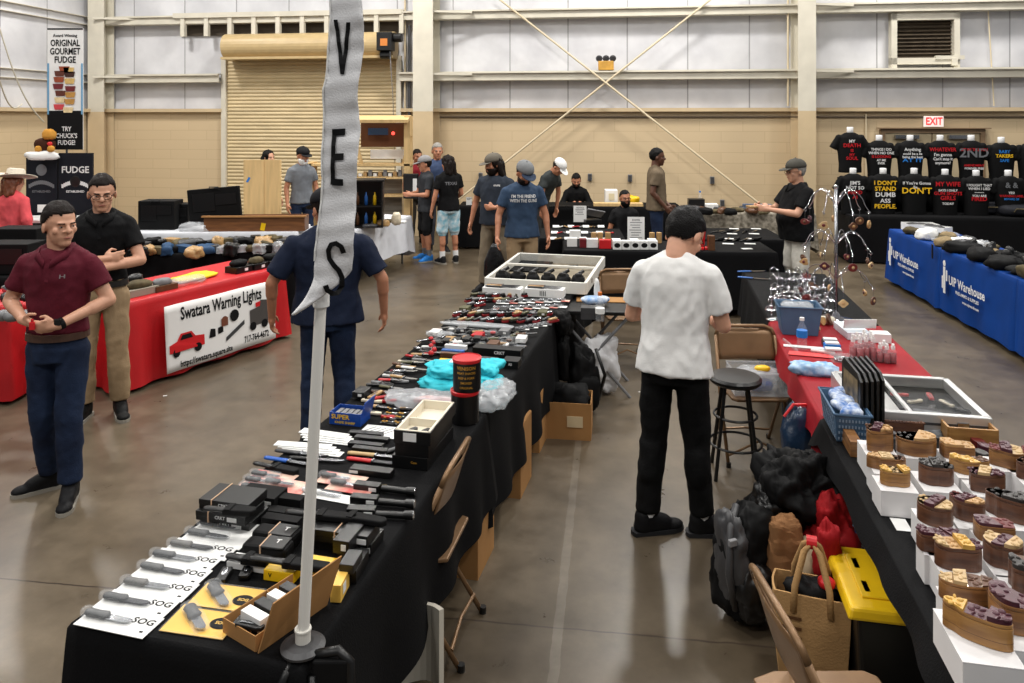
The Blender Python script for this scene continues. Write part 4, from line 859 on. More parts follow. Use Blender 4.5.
carton('black box with white sticker near the table edge, above the yellow boxes',A_(355,572),RM+.1,.055,.13,.045,m_bplas,sticker=.0)
t=carton('black box with tan side and white emblem beside the cardboard flap',A_(351,566,.80),RM+.1,.05,.09,.03,m_bplas,lid=False)
for i,(px,py,s_) in enumerate(((398,494,'farthest'),(396,507,'middle'),(394,519,'nearest'))):
    t=T('flashlight','black flashlight with silver end by the table edge, %s of three'%s_,'flashlight',A_(px,py),RM+.08*i,'black flashlights by the table edge'); b=B(); b.cyl((-.07,0,.016),(.04,0,.016),.013,n=16); part('barrel',b,m_bplas,t); b=B(); b.cyl((.04,0,.018),(.075,0,.018),.016,.018,16); part('head',b,m_bplas,t); b=B(); b.cyl((.0751,0,.018),(.077,0,.018),.0155,n=16); part('lens',b,m_steel,t)
    carton('slim black box under the flashlights, %s of three'%s_,(t.location.x-.13,t.location.y+.03,ZT),RM+.08*i,.11,.04,.03,m_bplas,sticker=.03)
# pouches and boxes left of the pipe
for i,(px,py,s_) in enumerate(((277,543,'with a white letter on its flap'),(268,556,'under a rubber band'),)):
    t=T('pouch','black nylon pouch %s, left of the pipe'%s_,'pouch',A_(px,py),RM+.05*i); part('body',B().box((0,0,.025),(.17,.07,.05)),m_bmatte,t,bev=.012); part('flap',B().box((.03,-.002,.052),(.09,.074,.006)),m_bplas,t,bev=.003)
    b=B(); txt(b,'T',.03,flat(.04,0,.0565)); part('lettering',b,m_wink,t); b=B(); b.box((-.01,0,.025),(.004,.078,.062)); part('rubber_band',b,m_band,t)
carton('white box with a black knife tied on top, left of the pipe',A_(251,566),RM,.15,.06,.022,m_white,lid=False); sheath('black knife tied on the white box with an orange band, left of the pipe',A_(249,562,.776),RM,.17)
for i,(px,py) in enumerate(((283,516),(282,526),(286,506))): t=carton('black grooved case left of the pipe, %s of three'%ORD[i].replace('first','nearest but one').replace('second','nearest').replace('third','farthest'),A_(px,py),RM,.15,.045,.026+.008*i,m_bmatte,lid=True)
# yellow boxes behind the flap, the cardboard box itself
for i,(px,py,w_,l) in enumerate(((283,577,.11,'left of the pipe with a black mark'),(318,571,.12,'right of the pipe'))):
    t=carton('bright yellow box %s, behind the cardboard flap'%l,A_(px,py),RM,w_,.06,.035,m_yel,lid=False,logo='V' if i==0 else None,lm=m_ink,lsz=.02,lx=-.03)
t=carton('tan and yellow box standing at the right of the cardboard flap',A_(340,594),RM+.15,.035,.09,.055,m_dw,lid=False); part('barcode',B().box((.0185,-.01,.03),(.001,.03,.03)),m_white,t)
sheath('large black sheath lying across the yellow boxes',A_(290,566,.80),RM+.03,.3)
o=T('cardboard_box','open brown cardboard box with a tall front flap at the table corner','box',tuple(at(258,656,.745).xy)+(.7525,),0)
P0=at(258,656,.75); P1=at(327,607,.75); dv=(P1-P0); nv=Vector((-dv.y,dv.x,0)).normalized()   # to the far-left side
up_=[P0-P0,dv]; tilt=-nv*.02
b=B(); b.add([Vector((0,0,0)),dv,dv+Vector((.028,.02,.15))+tilt,Vector((.03,.0,.15))+tilt],[(0,1,2,3)]); part('front_flap',b,m_card,o,solid=.004)
b=B(); 
for a_,c_ in((nv*.012,dv*.999+nv*.012),(nv*.16,dv+nv*.16),(nv*.01,nv*.16),(dv*.6+nv*.01,dv*.6+nv*.16)): b.add([a_,c_,c_+Vector((0,0,.045)),a_+Vector((0,0,.045))],[(0,1,2,3)])
part('walls',b,m_card,o,solid=.003); b=B(); b.add([nv*.01,dv+nv*.01,dv+nv*.16,nv*.16],[(0,1,2,3)]); part('bottom',b,m_card,o,solid=.002)
for i in range(4):
    q=P0+dv*(.2+.18*i)+nv*.08; carton('small %s box standing inside the open cardboard box, %s from the front'%(('white','black')[i%2],ORD[i]),(q.x,q.y,.758),math.atan2(dv.y,dv.x),.035,.09,.06,m_white if i%2==0 else m_bplas)
# red carded knives
m_rcard=mat('red_and_cream_card',(204,60,62),.5,rgb2=(220,200,180),vscale=9)
for i,(px,py,l) in enumerate(((272,478,'farthest left'),(266,484,'middle left'),(262,491,'nearest left'),(286,486,'half behind the pipe'),(342,480,'farther right of the pipe'),(352,487,'nearer right of the pipe'))):
    pack('knife on a red and cream card, '+l,A_(px,py,ZT+.001*i),RM-.05,.2,.1,m_rcard,None,kn='b',hm=m_bplas,group='red carded knives in the middle of the near table')
t=pack('long knife on a white card just right of the pipe',A_(330,497),RM-.08,.27,.06,m_white,None,hm=m_white)
folder('small olive folding knife by the red cards near the table edge',A_(380,489),RM+.5,.06,m_olive)
# blue, pale and black knives farther
knife('knife with a bright blue handle left of the pipe',A_(290,463),RM-.06,.26,mat('blue_handle',(30,90,180),.4)); knife('large open knife with a dark handle crossing behind the pipe',A_(318,461),RM+.1,.27)
knife('knife with black handle and drop point blade behind the blue one',A_(302,455),RM,.27,m_dgrey); sheath('black sheathed knife by the left edge before the white slips',A_(276,470),RM-.15,.24)
for i in range(4):
    S('white_card','long white card in the nearer fan of cards, %s from the top'%ORD[3-i],'card',B().box((0,0,.002),(.27,.05,.003)),m_white,A_(315-i*4,452-i*2.2,ZT+.004*i),RM+.03*i)
    S('white_card','long white card in the farther fan of cards, %s from the top'%ORD[3-i],'card',B().box((0,0,.002),(.25,.055,.003)),m_white,A_(330-i*2,441-i*2.4,ZT+.004*i),RM-.02*i)
for i,(px,py) in enumerate(((370,452),(366,447),(372,441),(366,436))): carton('slim black knife box beside the white cards, %s from the near end'%ORD[i],A_(px,py),RM+.02*i,.17,.035,.02,m_bplas,lid=False)
knife('knife with a tan handle before the slim black boxes',A_(377,457),RM+.04,.28,mat('tan_handle',(190,160,110),.5)); knife('knife with a bright red handle before the tan one',A_(374,463),RM,.26,m_redp,m_dblade); 
carton('black box with white label at its left end, behind the red carded knives',A_(372,474),RM,.19,.05,.025,m_bplas,lid=False,sticker=-.075)
knife('slim grey knife leaning by the tall black boxes',A_(400,449),RM+.9,.16,m_grey)
o=T('paper_sheet','white printed sheet between the small blue box and black boxes','paper',A_(381,432),RM+.0); part('sheet',B().box((0,0,.002),(.2,.13,.0015)),m_white,o)
b=B(); 
for j in range(5): b.box((-.07+.03*j,.01,.0032),(.004,.09-.01*(j%3),.0004),rz=-.6)
part('handwriting',b,m_ink,o)
# blue counter box
o=T('display_carton','small blue display carton with yellow SUPER lettering','box',A_(350,421),RM); mb=mat('blue_carton',(20,66,150),.4)
b=B(); b.box((0,-.055,.03),(.17,.004,.06)); b.box((0,.055,.03),(.17,.004,.06)); b.box((-.083,0,.03),(.004,.11,.06)); b.box((.083,0,.03),(.004,.11,.06)); b.box((0,0,.003),(.17,.11,.004)); part('tray',b,mb,o)
b=B(); b.box((.09,.02,.07),(.004,.13,.09),m=Matrix.Rotation(.25,4,'Y')); part('lid_flap',b,mb,o); b=B(); txt(b,'SUPER',.032,up(-.025,-.059,.04),1.1); part('lettering',b,m_yink,o); b=B(); txt(b,'KNIFE SHARP',.017,up(0,-.0585,.013),1.1); part('small_lettering',b,m_yel,o)
for i in range(5): S('grey_packet','small grey packet inside the blue display carton, %s from left'%ORD[i],'packet',B().box((0,0,.02),(.022,.085,.04)),m_grey,hold(o,(-.06+.03*i,0,.006),1),RM)
# three tall black boxes, open white one on top
for i,(w_,l) in enumerate(((.165,'bottom of the tall stack beside the tins'),(.155,'middle of the tall stack beside the tins'))):
    p=at(424,452,.75); carton('long black box, '+l,(p.x+.004*i,p.y,ZT+i*.055),RM+.03*i,w_,.36,.054,m_bplas,'Case' if i==0 else None,m_gold,lsz=.014,lid=False,lx=.02)
p=at(426,452,.75); o=T('open_box','open black box with white lining on top of the tall stack','box',(p.x,p.y,ZT+.111),RM+.02)
b=B(); w_,d_,h_=.165,.37,.056
for c,s_ in(((0,-d_/2,h_/2),(w_,.004,h_)),((0,d_/2,h_/2),(w_,.004,h_)),((-w_/2,0,h_/2),(.004,d_,h_)),((w_/2,0,h_/2),(.004,d_,h_)),((0,0,.002),(w_,d_,.004))): b.box(c,s_)
part('tray',b,m_bplas,o); b=B()
for c,s_ in(((0,-d_/2+.008,h_/2+.002),(w_-.01,.01,h_)),((0,d_/2-.008,h_/2+.002),(w_-.01,.01,h_)),((-w_/2+.008,0,h_/2+.002),(.01,d_-.01,h_)),((w_/2-.008,0,h_/2+.002),(.01,d_-.01,h_)),((0,0,.012),(w_-.01,d_-.01,.01)),((0,-.03,.03),(w_-.01,.008,.045))): b.box(c,s_)
part('lining',b,mat('cream_foam',(226,218,200),.7),o); part('sticker',B().box((-.01,-d_/2-.003,.03),(.06,.002,.036)),m_white,o)
for i in(0,1): folder('small black knife in the white lined box, %s'%('left','right')[i],hold(o,(-.03+.06*i,-.1,.018),1),RM+1.2,.06)
# tins
for i,(z_,l) in enumerate(((ZT,'lower of two stacked tins with red lids'),(ZT+.163,'upper of two stacked tins with gold print and a red lid'))):
    p=at(465,421,.75); o=T('round_tin','black round tin, '+l,'tin',(p.x+.01*i,p.y,z_)); b=B(); b.lathe([(.001,0),(.07,0),(.071,.004),(.071,.145),(.001,.146)],n=36); part('can',b,m_bplas,o)
    b=B(); b.lathe([(.001,.146),(.073,.144),(.0745,.15),(.0745,.16),(.068,.1625),(.066,.158),(.001,.157)],n=36); part('lid',b,m_redp,o)
    if i: 
        b=B()
        for j,s_ in enumerate(('VENISON','MEAT SNACKS','BEEF & PORK','SMOKED','ORIGINAL')):
            vs,fs=text_mesh(s_,.024 if j==0 else .015,.01); R_=.0718; b.add([Vector((R_*math.sin(v.x/R_),-R_*math.cos(v.x/R_),.122-.024*j+v.y)) for v in vs],fs)
        part('gold_lettering',b,m_gold,o)
# teal folded pouches and clear bag
def blob(c,r,seed,amp=.2,sc=9,n=26,box=.78):
    n=max(n,24); b=B(); b.ell((0,0,0),1,n=n); out=[]; o_=Vector((seed*1.3,seed*.7,seed*2.1))
    for v in b.v:
        v=Vector(v); e=[math.copysign(abs(t)**box,t) for t in v]; q=Vector((e[0]*r[0],e[1]*r[1],e[2]*r[2])); w=q*sc*.8+o_
        k_=1+amp*.8*noise.noise(w)+amp*.9*(.3-abs(noise.noise(w*1.5+Vector((3,1,7)))))+amp*.45*(.25-abs(noise.noise(w*3.3)))+amp*.15*noise.noise(w*7)
        q=q*k_; q.z=max(q.z,-r[2]*.92); out.append(q+Vector(c))
    b.v=out; return b
for i,(px,py,w_,h_,l) in enumerate(((447,388,.15,.035,'bottom left of the teal pile'),(450,384,.14,.03,'top left of the teal pile, under a white tag'),(485,386,.09,.035,'bottom right of the teal pile'),(487,382,.085,.03,'top right of the teal pile behind the tin'))):
    p=at(px,py,.75); z_=ZT+h_*.9+(.06 if i%2 else 0); S('teal_pouch','folded teal cloth pouch, '+l,'pouch',blob((0,0,0),(w_,.11,h_),i*4,.42,16,n=60),m_teal,(p.x,p.y,z_),RM,'teal pouches by the tins',smooth=True)
S('price_tag','white square tag lying on the teal pouches','tag',B().box((0,0,0),(.07,.08,.002),m=Matrix.Rotation(.25,4,'X')),m_white,(at(458,384,.75).x,at(458,384,.75).y-.02,.90),RM-.2)
p=at(430,407,.75); o=T('clear_bag','crumpled clear plastic bag with red packets inside, before the teal pouches','bag',(p.x,p.y,ZT),RM); b=blob((.0,0,.035),(.23,.09,.038),3,.3,16,n=44); part('film',b,m_bag,o,smooth=True); b=blob((.05,0,.03),(.13,.045,.022),5,.2,20); part('red_packets',b,mat('red_packets',(170,60,60),.5,rgb2=(190,170,168),vscale=40),o,smooth=True)
p=at(495,402,.75); S('clear_bag','crumpled clear bag at the table edge right of the tins','bag',blob((0,0,0),(.1,.17,.045),9,.35,18,n=44),m_bag,(p.x,p.y,ZT+.04),RM,smooth=True)
# small bright packets
for i in range(22):
    px=385+(i%6)*6.2+(i//6)*1.5+random.uniform(-1,1); py=423-(i//6)*4.6+random.uniform(-1,1)
    t=T('charm_packet','small %s charm on black card in the glittering pile before the clear bag'%('gold','silver')[i%2],'charm',A_(px,py,ZT+.002),RM+random.uniform(-.7,.7),('gold','silver')[i%2]+' charms on black cards'); part('card',B().box((0,0,.001),(.045,.028,.0015)),m_bplas,t); b=B(); b.ell((-.008,0,.006),(.008,.006,.004)); b.ell((.01,.003,.005),(.006,.007,.004)); b.cyl((-.01,0,.005),(.012,.002,.005),.002); part('charm',b,(m_gold,m_chrome)[i%2],t,smooth=True)
cols=[('red',(190,30,36)),('tan',(176,140,92)),('cream',(220,208,184)),('black',(22,22,24)),('brown',(96,62,38)),('olive',(88,86,58)),('grey',(120,120,122)),('wine',(110,26,34)),('blue',(40,96,170)),('white',(226,226,224))]
HM_={n:mat(n+'_handle_scale',c,.4,var=.2,vscale=30) for n,c in cols}
for i,(px,py,c,a,L_) in enumerate(((372,414,'cream',.0,.13),(388,418,'red',.1,.09),(378,408,'tan',-.1,.16),(372,402,'cream',.05,.15),(389,402,'red',.4,.1),(368,396,'blue',0,.12),(378,393,'brown',.1,.17),(380,386,'black',.2,.2),(392,389,'olive',-.1,.16),(397,382,'grey',.05,.18),(392,377,'white',0,.15),(402,373,'wine',0,.15),(406,368,'tan',.05,.16),(408,363,'cream',0,.17),(418,357,'grey',.8,.1),(424,355,'red',.9,.09),(430,353,'white',.8,.1),(437,354,'grey',.7,.1))):
    if i%3==2: knife('%s handled knife by the left edge, %s'%(c,'beside the %s'%('blue carton' if py>392 else 'teal pouches')+(', %s of its run'%ORD[i] if i<16 else ', last of its run')),A_(px,py),RM+a,L_,HM_[c])
    else: folder('%s folding knife by the left edge, %s'%(c,'beside the %s'%('blue carton' if py>392 else 'teal pouches')+(', %s of its run'%ORD[i] if i<16 else ', end of its run, item at pixel' if False else (', %s of its run'%ORD[i] if i<16 else ', nearly last of its run'))),A_(px,py),RM+a,L_*.8,HM_[c])
# boxes behind the teal pouches
stack(1,498,356,.32,.09,.055,'behind the tins, longest one','CRKT',lx=.02); 
for i,(px,py,w_,l) in enumerate(((484,366,.16,'left of the two low grey boxes behind the tins'),(512,366,.1,'right of the two low grey boxes behind the tins'))): carton('low dark box, '+l,A_(px,py),RM,w_,.1,.045,m_dgrey if i==0 else m_bplas,'AS' if i else None,lsz=.02)
for i,(px,py,m__,l) in enumerate(((451,364,m_yel,'yellow'),(452,357,HM_['brown'],'brown'),(453,354,HM_['blue'],'blue'),(456,349,m_white,'white'))): carton('slim %s box behind the teal pouches'%l,A_(px,py),RM,.15,.035,.028,m__,lid=False)
S('crumpled_tissue','white crumpled tissue behind the teal pouches','tissue',blob((0,0,0),(.05,.03,.025),2,.4,30),m_white,A_(455,343,ZT+.02),0,smooth=True)
# row of small black boxes with a red cluster
for i in range(9):
    px=441+i*5.2; carton('small black box in the run beside the red beads, %s from left'%ORD[i],A_(px,346-i*.4),RM+.1*math.sin(i*2),.05,.075,.035+.01*(i%2),m_bplas,sticker=0 if i%2 else None,lid=i%2==0)
for i in range(5):
    t=T('red_bead_charm','round red bead charm at the left edge, %s from the near side'%ORD[i],'charm',A_(431+ (i%2)*3,356-i*3.6),0,None); b=B(); b.ell((0,0,.018),.018); part('bead',b,m_redp,t,smooth=True); b=B(); b.tube([(0,0,.034),(.008,0,.042),(0,0,.05),(-.008,0,.042)],.0018,6,True); part('ring',b,m_steel,t)
S('plastic_wrap','clear wrap rumpled at the left edge behind the red beads','wrap',blob((0,0,0),(.1,.05,.02),8,.35,26),m_bag,A_(440,334,ZT+.02),RM,smooth=True)
for i,(px,py,w_,hm_) in enumerate(((495,341,.24,m_bplas),(500,335,.24,m_grey),(512,346,.18,HM_['tan']),(514,340,.17,m_bplas))): pack('knife in clear pack in the silvery run, %s from the near end'%ORD[i],A_(px,py),RM,w_,.07,mat('silver_card',(170,174,180),.3,.4),None,hm=hm_,kn='dark')
sheath('very long black sword sheath with white tags across the table',A_(488,332),RM,.5); knife('long dagger with black handle in a clear sleeve',A_(474,323.5),RM-.02,.46,m_bplas,m_dblade,w=.045)
S('plastic_wrap','clear sleeve around the long dagger','wrap',blob((0,0,0),(.27,.045,.014),11,.2,20,n=40),m_bag,A_(476,324.5,ZT+.014),RM,smooth=True)
for i in range(7): pack('small packed tool in clear film by the right edge, %s from left'%ORD[i],A_(520+i*4.5,330-i*.9),RM+.2,.07,.05,m_white if i%2 else m_dgrey,None)
# red rows
m_redt=mat('dull_red_tray',(136,22,28),.5)
HM_['silver']=m_steel
k_=0
for r_,(x0,x1,py,n_) in enumerate(((455,553,322,14),(458,548,315.5,13),(471,480,306,2),(470,520,301.5,8),(476,526,296.5,8))):
    for i in range(n_):
        px=x0+(x1-x0)*i/max(1,n_-1); c=('black','silver','grey','black','olive','tan')[(i*5+r_)%6]
        t=T('boxed_folder','%s folding knife with a red tray, %s row, %s from left'%(c,('nearest','second','third','fourth','farthest')[r_],ORD[i]),'knife',A_(px,py),RM+.9+.25*math.sin(i*7+r_),'folding knives in red trays')
        part('tray',B().box((0,0,.008),(.1,.034,.016)),m_redt if (i+r_)%2 else m_bplas,t,bev=.002); b=B(); handle(b,-.045,.04,.03,.014,.02); part('handle',b,HM_[c],t,smooth=True); b=B(); b.box((.03,0,.033),(.014,.02,.004)); part('bolster',b,m_chrome,t)
for i in range(16):
    r_=i//8; px=500+(i%8)*8.6+r_*3; pack('silver knife on white card behind the red trays, %s row, %s from left'%(('nearer','farther')[r_],ORD[i%8]),A_(px,309-r_*6+((i%8)*-.3)),RM+.05*math.sin(i),.11,.06,m_white if i%3 else m_rcard,None,hm=m_steel,group='silver knives on white cards')
# white trays with knives before the display case
for i,(px,py,l) in enumerate(((503,295,'left'),(545,296,'middle'),(572,291,'right'))):
    w_=(.34,.34,.1)[i]; o=T('white_tray','white cardboard tray with knives on top, %s of three before the display case'%l,'tray',A_(px,py),RM); b=B(); b.box((0,0,.035),(w_,.12,.07)); part('body',b,m_white,o,bev=.002); 
    if i: b=B(); [b.box((q,-.061,.035),(.006,.002,.04)) for q in(-.03,-.015,0,.015)]; part('barcode',b,m_ink,o)
    if i<2:
        for j in range(3): knife('%s handled knife on the %s white tray, %s'%(('black','tan','brown')[j],l,('front','middle','back')[j]),hold(o,(.0,-.035+.035*j,.071),1),RM+.05*(j-1),.3,(m_bplas,HM_['tan'],HM_['brown'])[j],m_dblade if i==0 else None)
# display case
q0=at(486,289,.75)
o=T('display_case','long white framed display case with a glass rear half at the far table end','case',(q0.x+.0,q0.y,ZT),RM)
Wc,Dc,Hc=.9,1.3,.1; mw=mat('case_white',(222,220,212),.4,var=.05)
b=B()
for c,s_ in(((Wc/2,0,Hc/2),(Wc,.03,Hc)),((Wc/2,Dc,Hc/2),(Wc,.03,Hc)),((0,Dc/2,Hc/2),(.03,Dc,Hc)),((Wc,Dc/2,Hc/2),(.03,Dc,Hc)),((Wc/2,.72,Hc-.01),(Wc,.03,.02))): b.box(c,s_)
part('frame',b,mw,o,bev=.002); part('floor_panel',B().box((Wc/2,Dc/2,.006),(Wc-.03,Dc-.03,.01)),mat('case_lining',(150,140,122),.8,var=.2),o)
part('glass_top',B().box((Wc/2,1.01,Hc-.006),(Wc-.03,.56,.005)),m_glass,o); part('dark_liner',B().box((.2,1.01,.02),(.34,.54,.012)),m_bmatte,o); part('corner_latch',B().box((Wc,.3,Hc*.6),(.036,.05,.04)),m_steel,o)
for i in range(6):
    t=T('binoculars' if False else 'knife_pouch','bulky black tool pouch in the open half of the display case, %s from left'%ORD[i],'pouch',hold(o,(.12+.14*i,.15,.012),1),RM+.1*math.sin(i*4),'black pouches in the display case')
    part('pouch_body',blob((0,0,.06),(.062,.085,.062),i,.3,20),m_bmatte,t,smooth=True); b=B(); b.box((0,-.03,.12),(.06,.04,.04)); b.cyl((-.03,.02,.11),(.04,.06,.15),.016); part('tool_head',b,m_bplas,t,bev=.004); b=B(); b.box((.01,-.062,.06),(.03,.012,.022)); part('buckle',b,m_steel,t)
for i in range(5): folder('knife under the glass of the display case, %s from left'%ORD[i],hold(o,(.1+.17*i,1.0+.06*(i%2),.027),1),RM+.6,.13,m_bplas)
# ---------------- the little table in the aisle
tt=.711
o=T('water_bottle','clear bottle with an orange cap on the small black table','bottle',at(600,321,tt)); b=B(); b.lathe([(.001,0),(.034,.002),(.036,.02),(.033,.06),(.036,.1),(.036,.14),(.015,.185),(.013,.2),(.001,.201)],n=20); part('body',b,m_clear,o,smooth=True); b=B(); b.cyl((0,0,.2),(0,0,.225),.017,n=18); part('cap',b,mat('orange_cap',(210,110,40),.4),o); b=B(); b.lathe([(.0365,.06),(.0368,.062),(.0368,.1),(.0365,.102)],n=20); part('label',b,m_white,o)
carton('grey metal box on the small black table',at(591,318,tt),-.1,.16,.1,.09,m_dgrey); S('cardboard_sheet','flat piece of cardboard on the small black table','cardboard',B().box((0,0,.004),(.44,.18,.006)),m_card,at(602,300,tt)+Vector((.0,0,.0)),-.1)
S('tissue_pack','blue and white tissue packet on the small black table','tissue',blob((0,0,0),(.12,.06,.035),4,.25,16),mat('blue_white_pack',(210,216,224),.5,rgb2=(110,150,200),vscale=18),at(596,300,tt+.045),.2,smooth=True)
S('tissue','white tissue sticking up from the packet by the display case','tissue',blob((0,0,0),(.022,.02,.09),6,.3,22),m_white,at(597,290,tt+.12),.2,smooth=True)
# ---------------- things below the knife table
def openbox(label,loc,rz,dx,dy,dz,flaps=True):
    t=T('cardboard_box',label,'box',loc,rz); b=B()
    for c,s_ in(((0,-dy/2,dz/2),(dx,.006,dz)),((0,dy/2,dz/2),(dx,.006,dz)),((-dx/2,0,dz/2),(.006,dy,dz)),((dx/2,0,dz/2),(.006,dy,dz)),((0,0,.004),(dx,dy,.006))): b.box(c,s_)
    part('walls',b,m_card,t)
    if not flaps: part('top',B().box((0,0,dz),(dx,dy,.006)),m_card,t)
    part('label',B().box((dx*.15,-dy/2-.005,dz*.5),(dx*.35,.003,dz*.3)),mat('box_print',(206,186,150),.7),t); return t
openbox('brown cardboard box under the knife table beside the nearest folding chair',(-.30,3.95,0),RM,.34,.3,.4,False); openbox('second cardboard box under the knife table behind the first',(-.06,4.75,0),RM,.3,.3,.42,False)
openbox('third cardboard box farther under the knife table',(.09,5.35,0),RM,.26,.26,.4,False)
o=openbox('open cardboard box with black goods by the small table',(.42,5.55,0),RM+.1,.32,.28,.26); S('black_fabric_bundle','crumpled black fabric filling the open cardboard box','fabric',blob((0,0,0),(.14,.12,.1),12,.4,12),m_bmatte,(.42,5.55,.24),0,smooth=True)
o=T('backpack','black backpack beneath the far end of the knife table','bag',(.55,5.95,0),.3); part('body',blob((0,0,.26),(.11,.12,.25),14,.35,9,n=50),m_bmatte,o,smooth=True); part('front_pocket',blob((.0,-.11,.18),(.1,.05,.13),15,.2,9),m_bmatte,o,smooth=True); b=B(); b.tube([(.1,-.08,.1),(.14,-.12,.3),(.08,-.08,.5)],.014,8); part('strap',b,m_bplas,o,smooth=True)
S('white_plastic_bag','white carrier bag standing under the small black table','bag',blob((0,0,0),(.16,.14,.23),17,.4,9,n=60),mat('white_bag',(226,226,228),.4,alpha=.85,bump=.6,bscale=20),(.72,6.35,.235),0,smooth=True)
o=T('jacket','black jacket hanging over the far corner of the knife table','jacket',mrow(.83,3.9)+(0,),RM); part('body',blob((0,0,.70),(.07,.12,.10),19,.6,9,n=50),m_bmatte,o,smooth=True); part('sleeve',blob((.02,-.03,.46),(.04,.06,.2),20,.5,12,n=40),m_bmatte,o,smooth=True)
b=B(); b.grid(lambda u,v:Vector((-.1+.2*u,.05*math.sin(u*3),.02+.3*v+.05*u)),8,8); S('paper_bag','pale paper bag leaning under the near table edge','bag',b,mat('pale_paper',(206,200,186),.6),(-.37,3.0,0),-.4,solid=.02)

# dense rows of boxed and loose knives before the red trays
CN=['black','grey','white','tan','olive','silver','red','brown']
for r_ in range(5):
    for i in range(9):
        u=.06+.078*i; v=(1.95,2.98,3.13,3.28,3.86)[r_]+.02*math.sin(i*3+r_)
        if r_==0 and i>2: continue
        x_,y_=mrow(u,v); c=CN[(i*3+r_*5)%8]; k=(i+r_*2)%4; w_='row %s the red beads'%('just before','level with','just past','second past','far past')[r_] if False else ('first','second','third','fourth','fifth')[r_]
        L='%s %%s in loose row %s from the near end, %s from left'%(c,w_,ORD[i])
        loc=(x_,y_,ZT+.012)
        if k==0: carton(L%'knife box',loc,RM+.06*math.sin(i),.07,.1,.03,HM_[c],lid=True,sticker=.01)
        elif k==1: folder(L%'folding knife',loc,RM+1.1+.3*math.sin(i*2),.12,HM_[c])
        elif k==2: knife(L%'knife',loc,RM+.8+.4*math.sin(i*3),.17,HM_[c])
        else: pack(L%'carded knife',loc,RM+.1,.08,.12,m_bplas if i%2 else m_white,None,hm=HM_[c],ang=PI/2,ko=0)
for i in range(14):
    x_,y_=mrow(.09+.05*(i%3)+.01*math.sin(i*5),2.15+.055*i); c=CN[(i*5+1)%8]
    knife('%s handled knife in the slanting left run past the blue carton, %s from near'%(c,ORD[i]),(x_,y_,ZT+.006),RM+.2*math.sin(i*2),.13+.03*(i%3),HM_[c],m_dblade if i%3==0 else None)
# ---------------- right row: puzzle boxes on white cartons
m_pw=mat('carved_oak',(158,112,62),.45,rgb2=(108,70,38),vscale=3,stretch=(3,3,14),coat=.2); m_pw2=mat('carved_walnut',(112,72,48),.45,rgb2=(74,44,30),vscale=3,stretch=(3,3,14),coat=.2); m_pw3=mat('carved_pale_ash',(176,130,72),.45,rgb2=(138,96,50),vscale=3,stretch=(3,3,14),coat=.2)
IN={'purple':mat('purpleheart',(74,32,44),.4,var=.2,vscale=30),'yellow':mat('yellow_heart',(204,160,76),.4,var=.15,vscale=30),'cream':mat('holly_wood',(190,160,114),.45,var=.15,vscale=30),'grey':mat('grey_stained_wood',(46,42,40),.45,var=.3,vscale=40),'brown':mat('brown_inlay',(92,58,36),.45,var=.2,vscale=30),'red':mat('red_inlay',(100,28,26),.45,var=.2,vscale=30),'tan':mat('tan_inlay',(182,142,92),.45,var=.2,vscale=30)}
m_carton=mat('white_carton',(224,222,222),.55,var=.04)
def outline(kind,w,d,n=44):
    P=[]
    for i in range(n):
        t=2*PI*i/n; c,s=math.cos(t),math.sin(t)
        if kind=='oval': r=1
        elif kind=='leaf': r=1-.22*abs(math.sin(t))**.5*(1-abs(c))+.02*math.cos(6*t)
        elif kind=='animal': r=.86+.13*math.cos(3*t+.5)+.06*math.cos(5*t+1)
        elif kind=='kidney': r=.92+.0*c-.22*math.exp(-((t-4.71)/.45)**2)
        elif kind=='fish': r=.9+.14*math.cos(2*t)-.16*math.exp(-((t-2.5)/.3)**2)-.16*math.exp(-((t-3.8)/.3)**2)
        elif kind=='bird': r=.88+.12*math.cos(2*t+.6)+.1*math.cos(3*t-.8)
        elif kind=='block': r=1/max(abs(c),abs(s))**.75*.86
        else: r=.9+.1*math.cos(4*t)
        P.append((c*w/2*r,s*d/2*r))
    return P
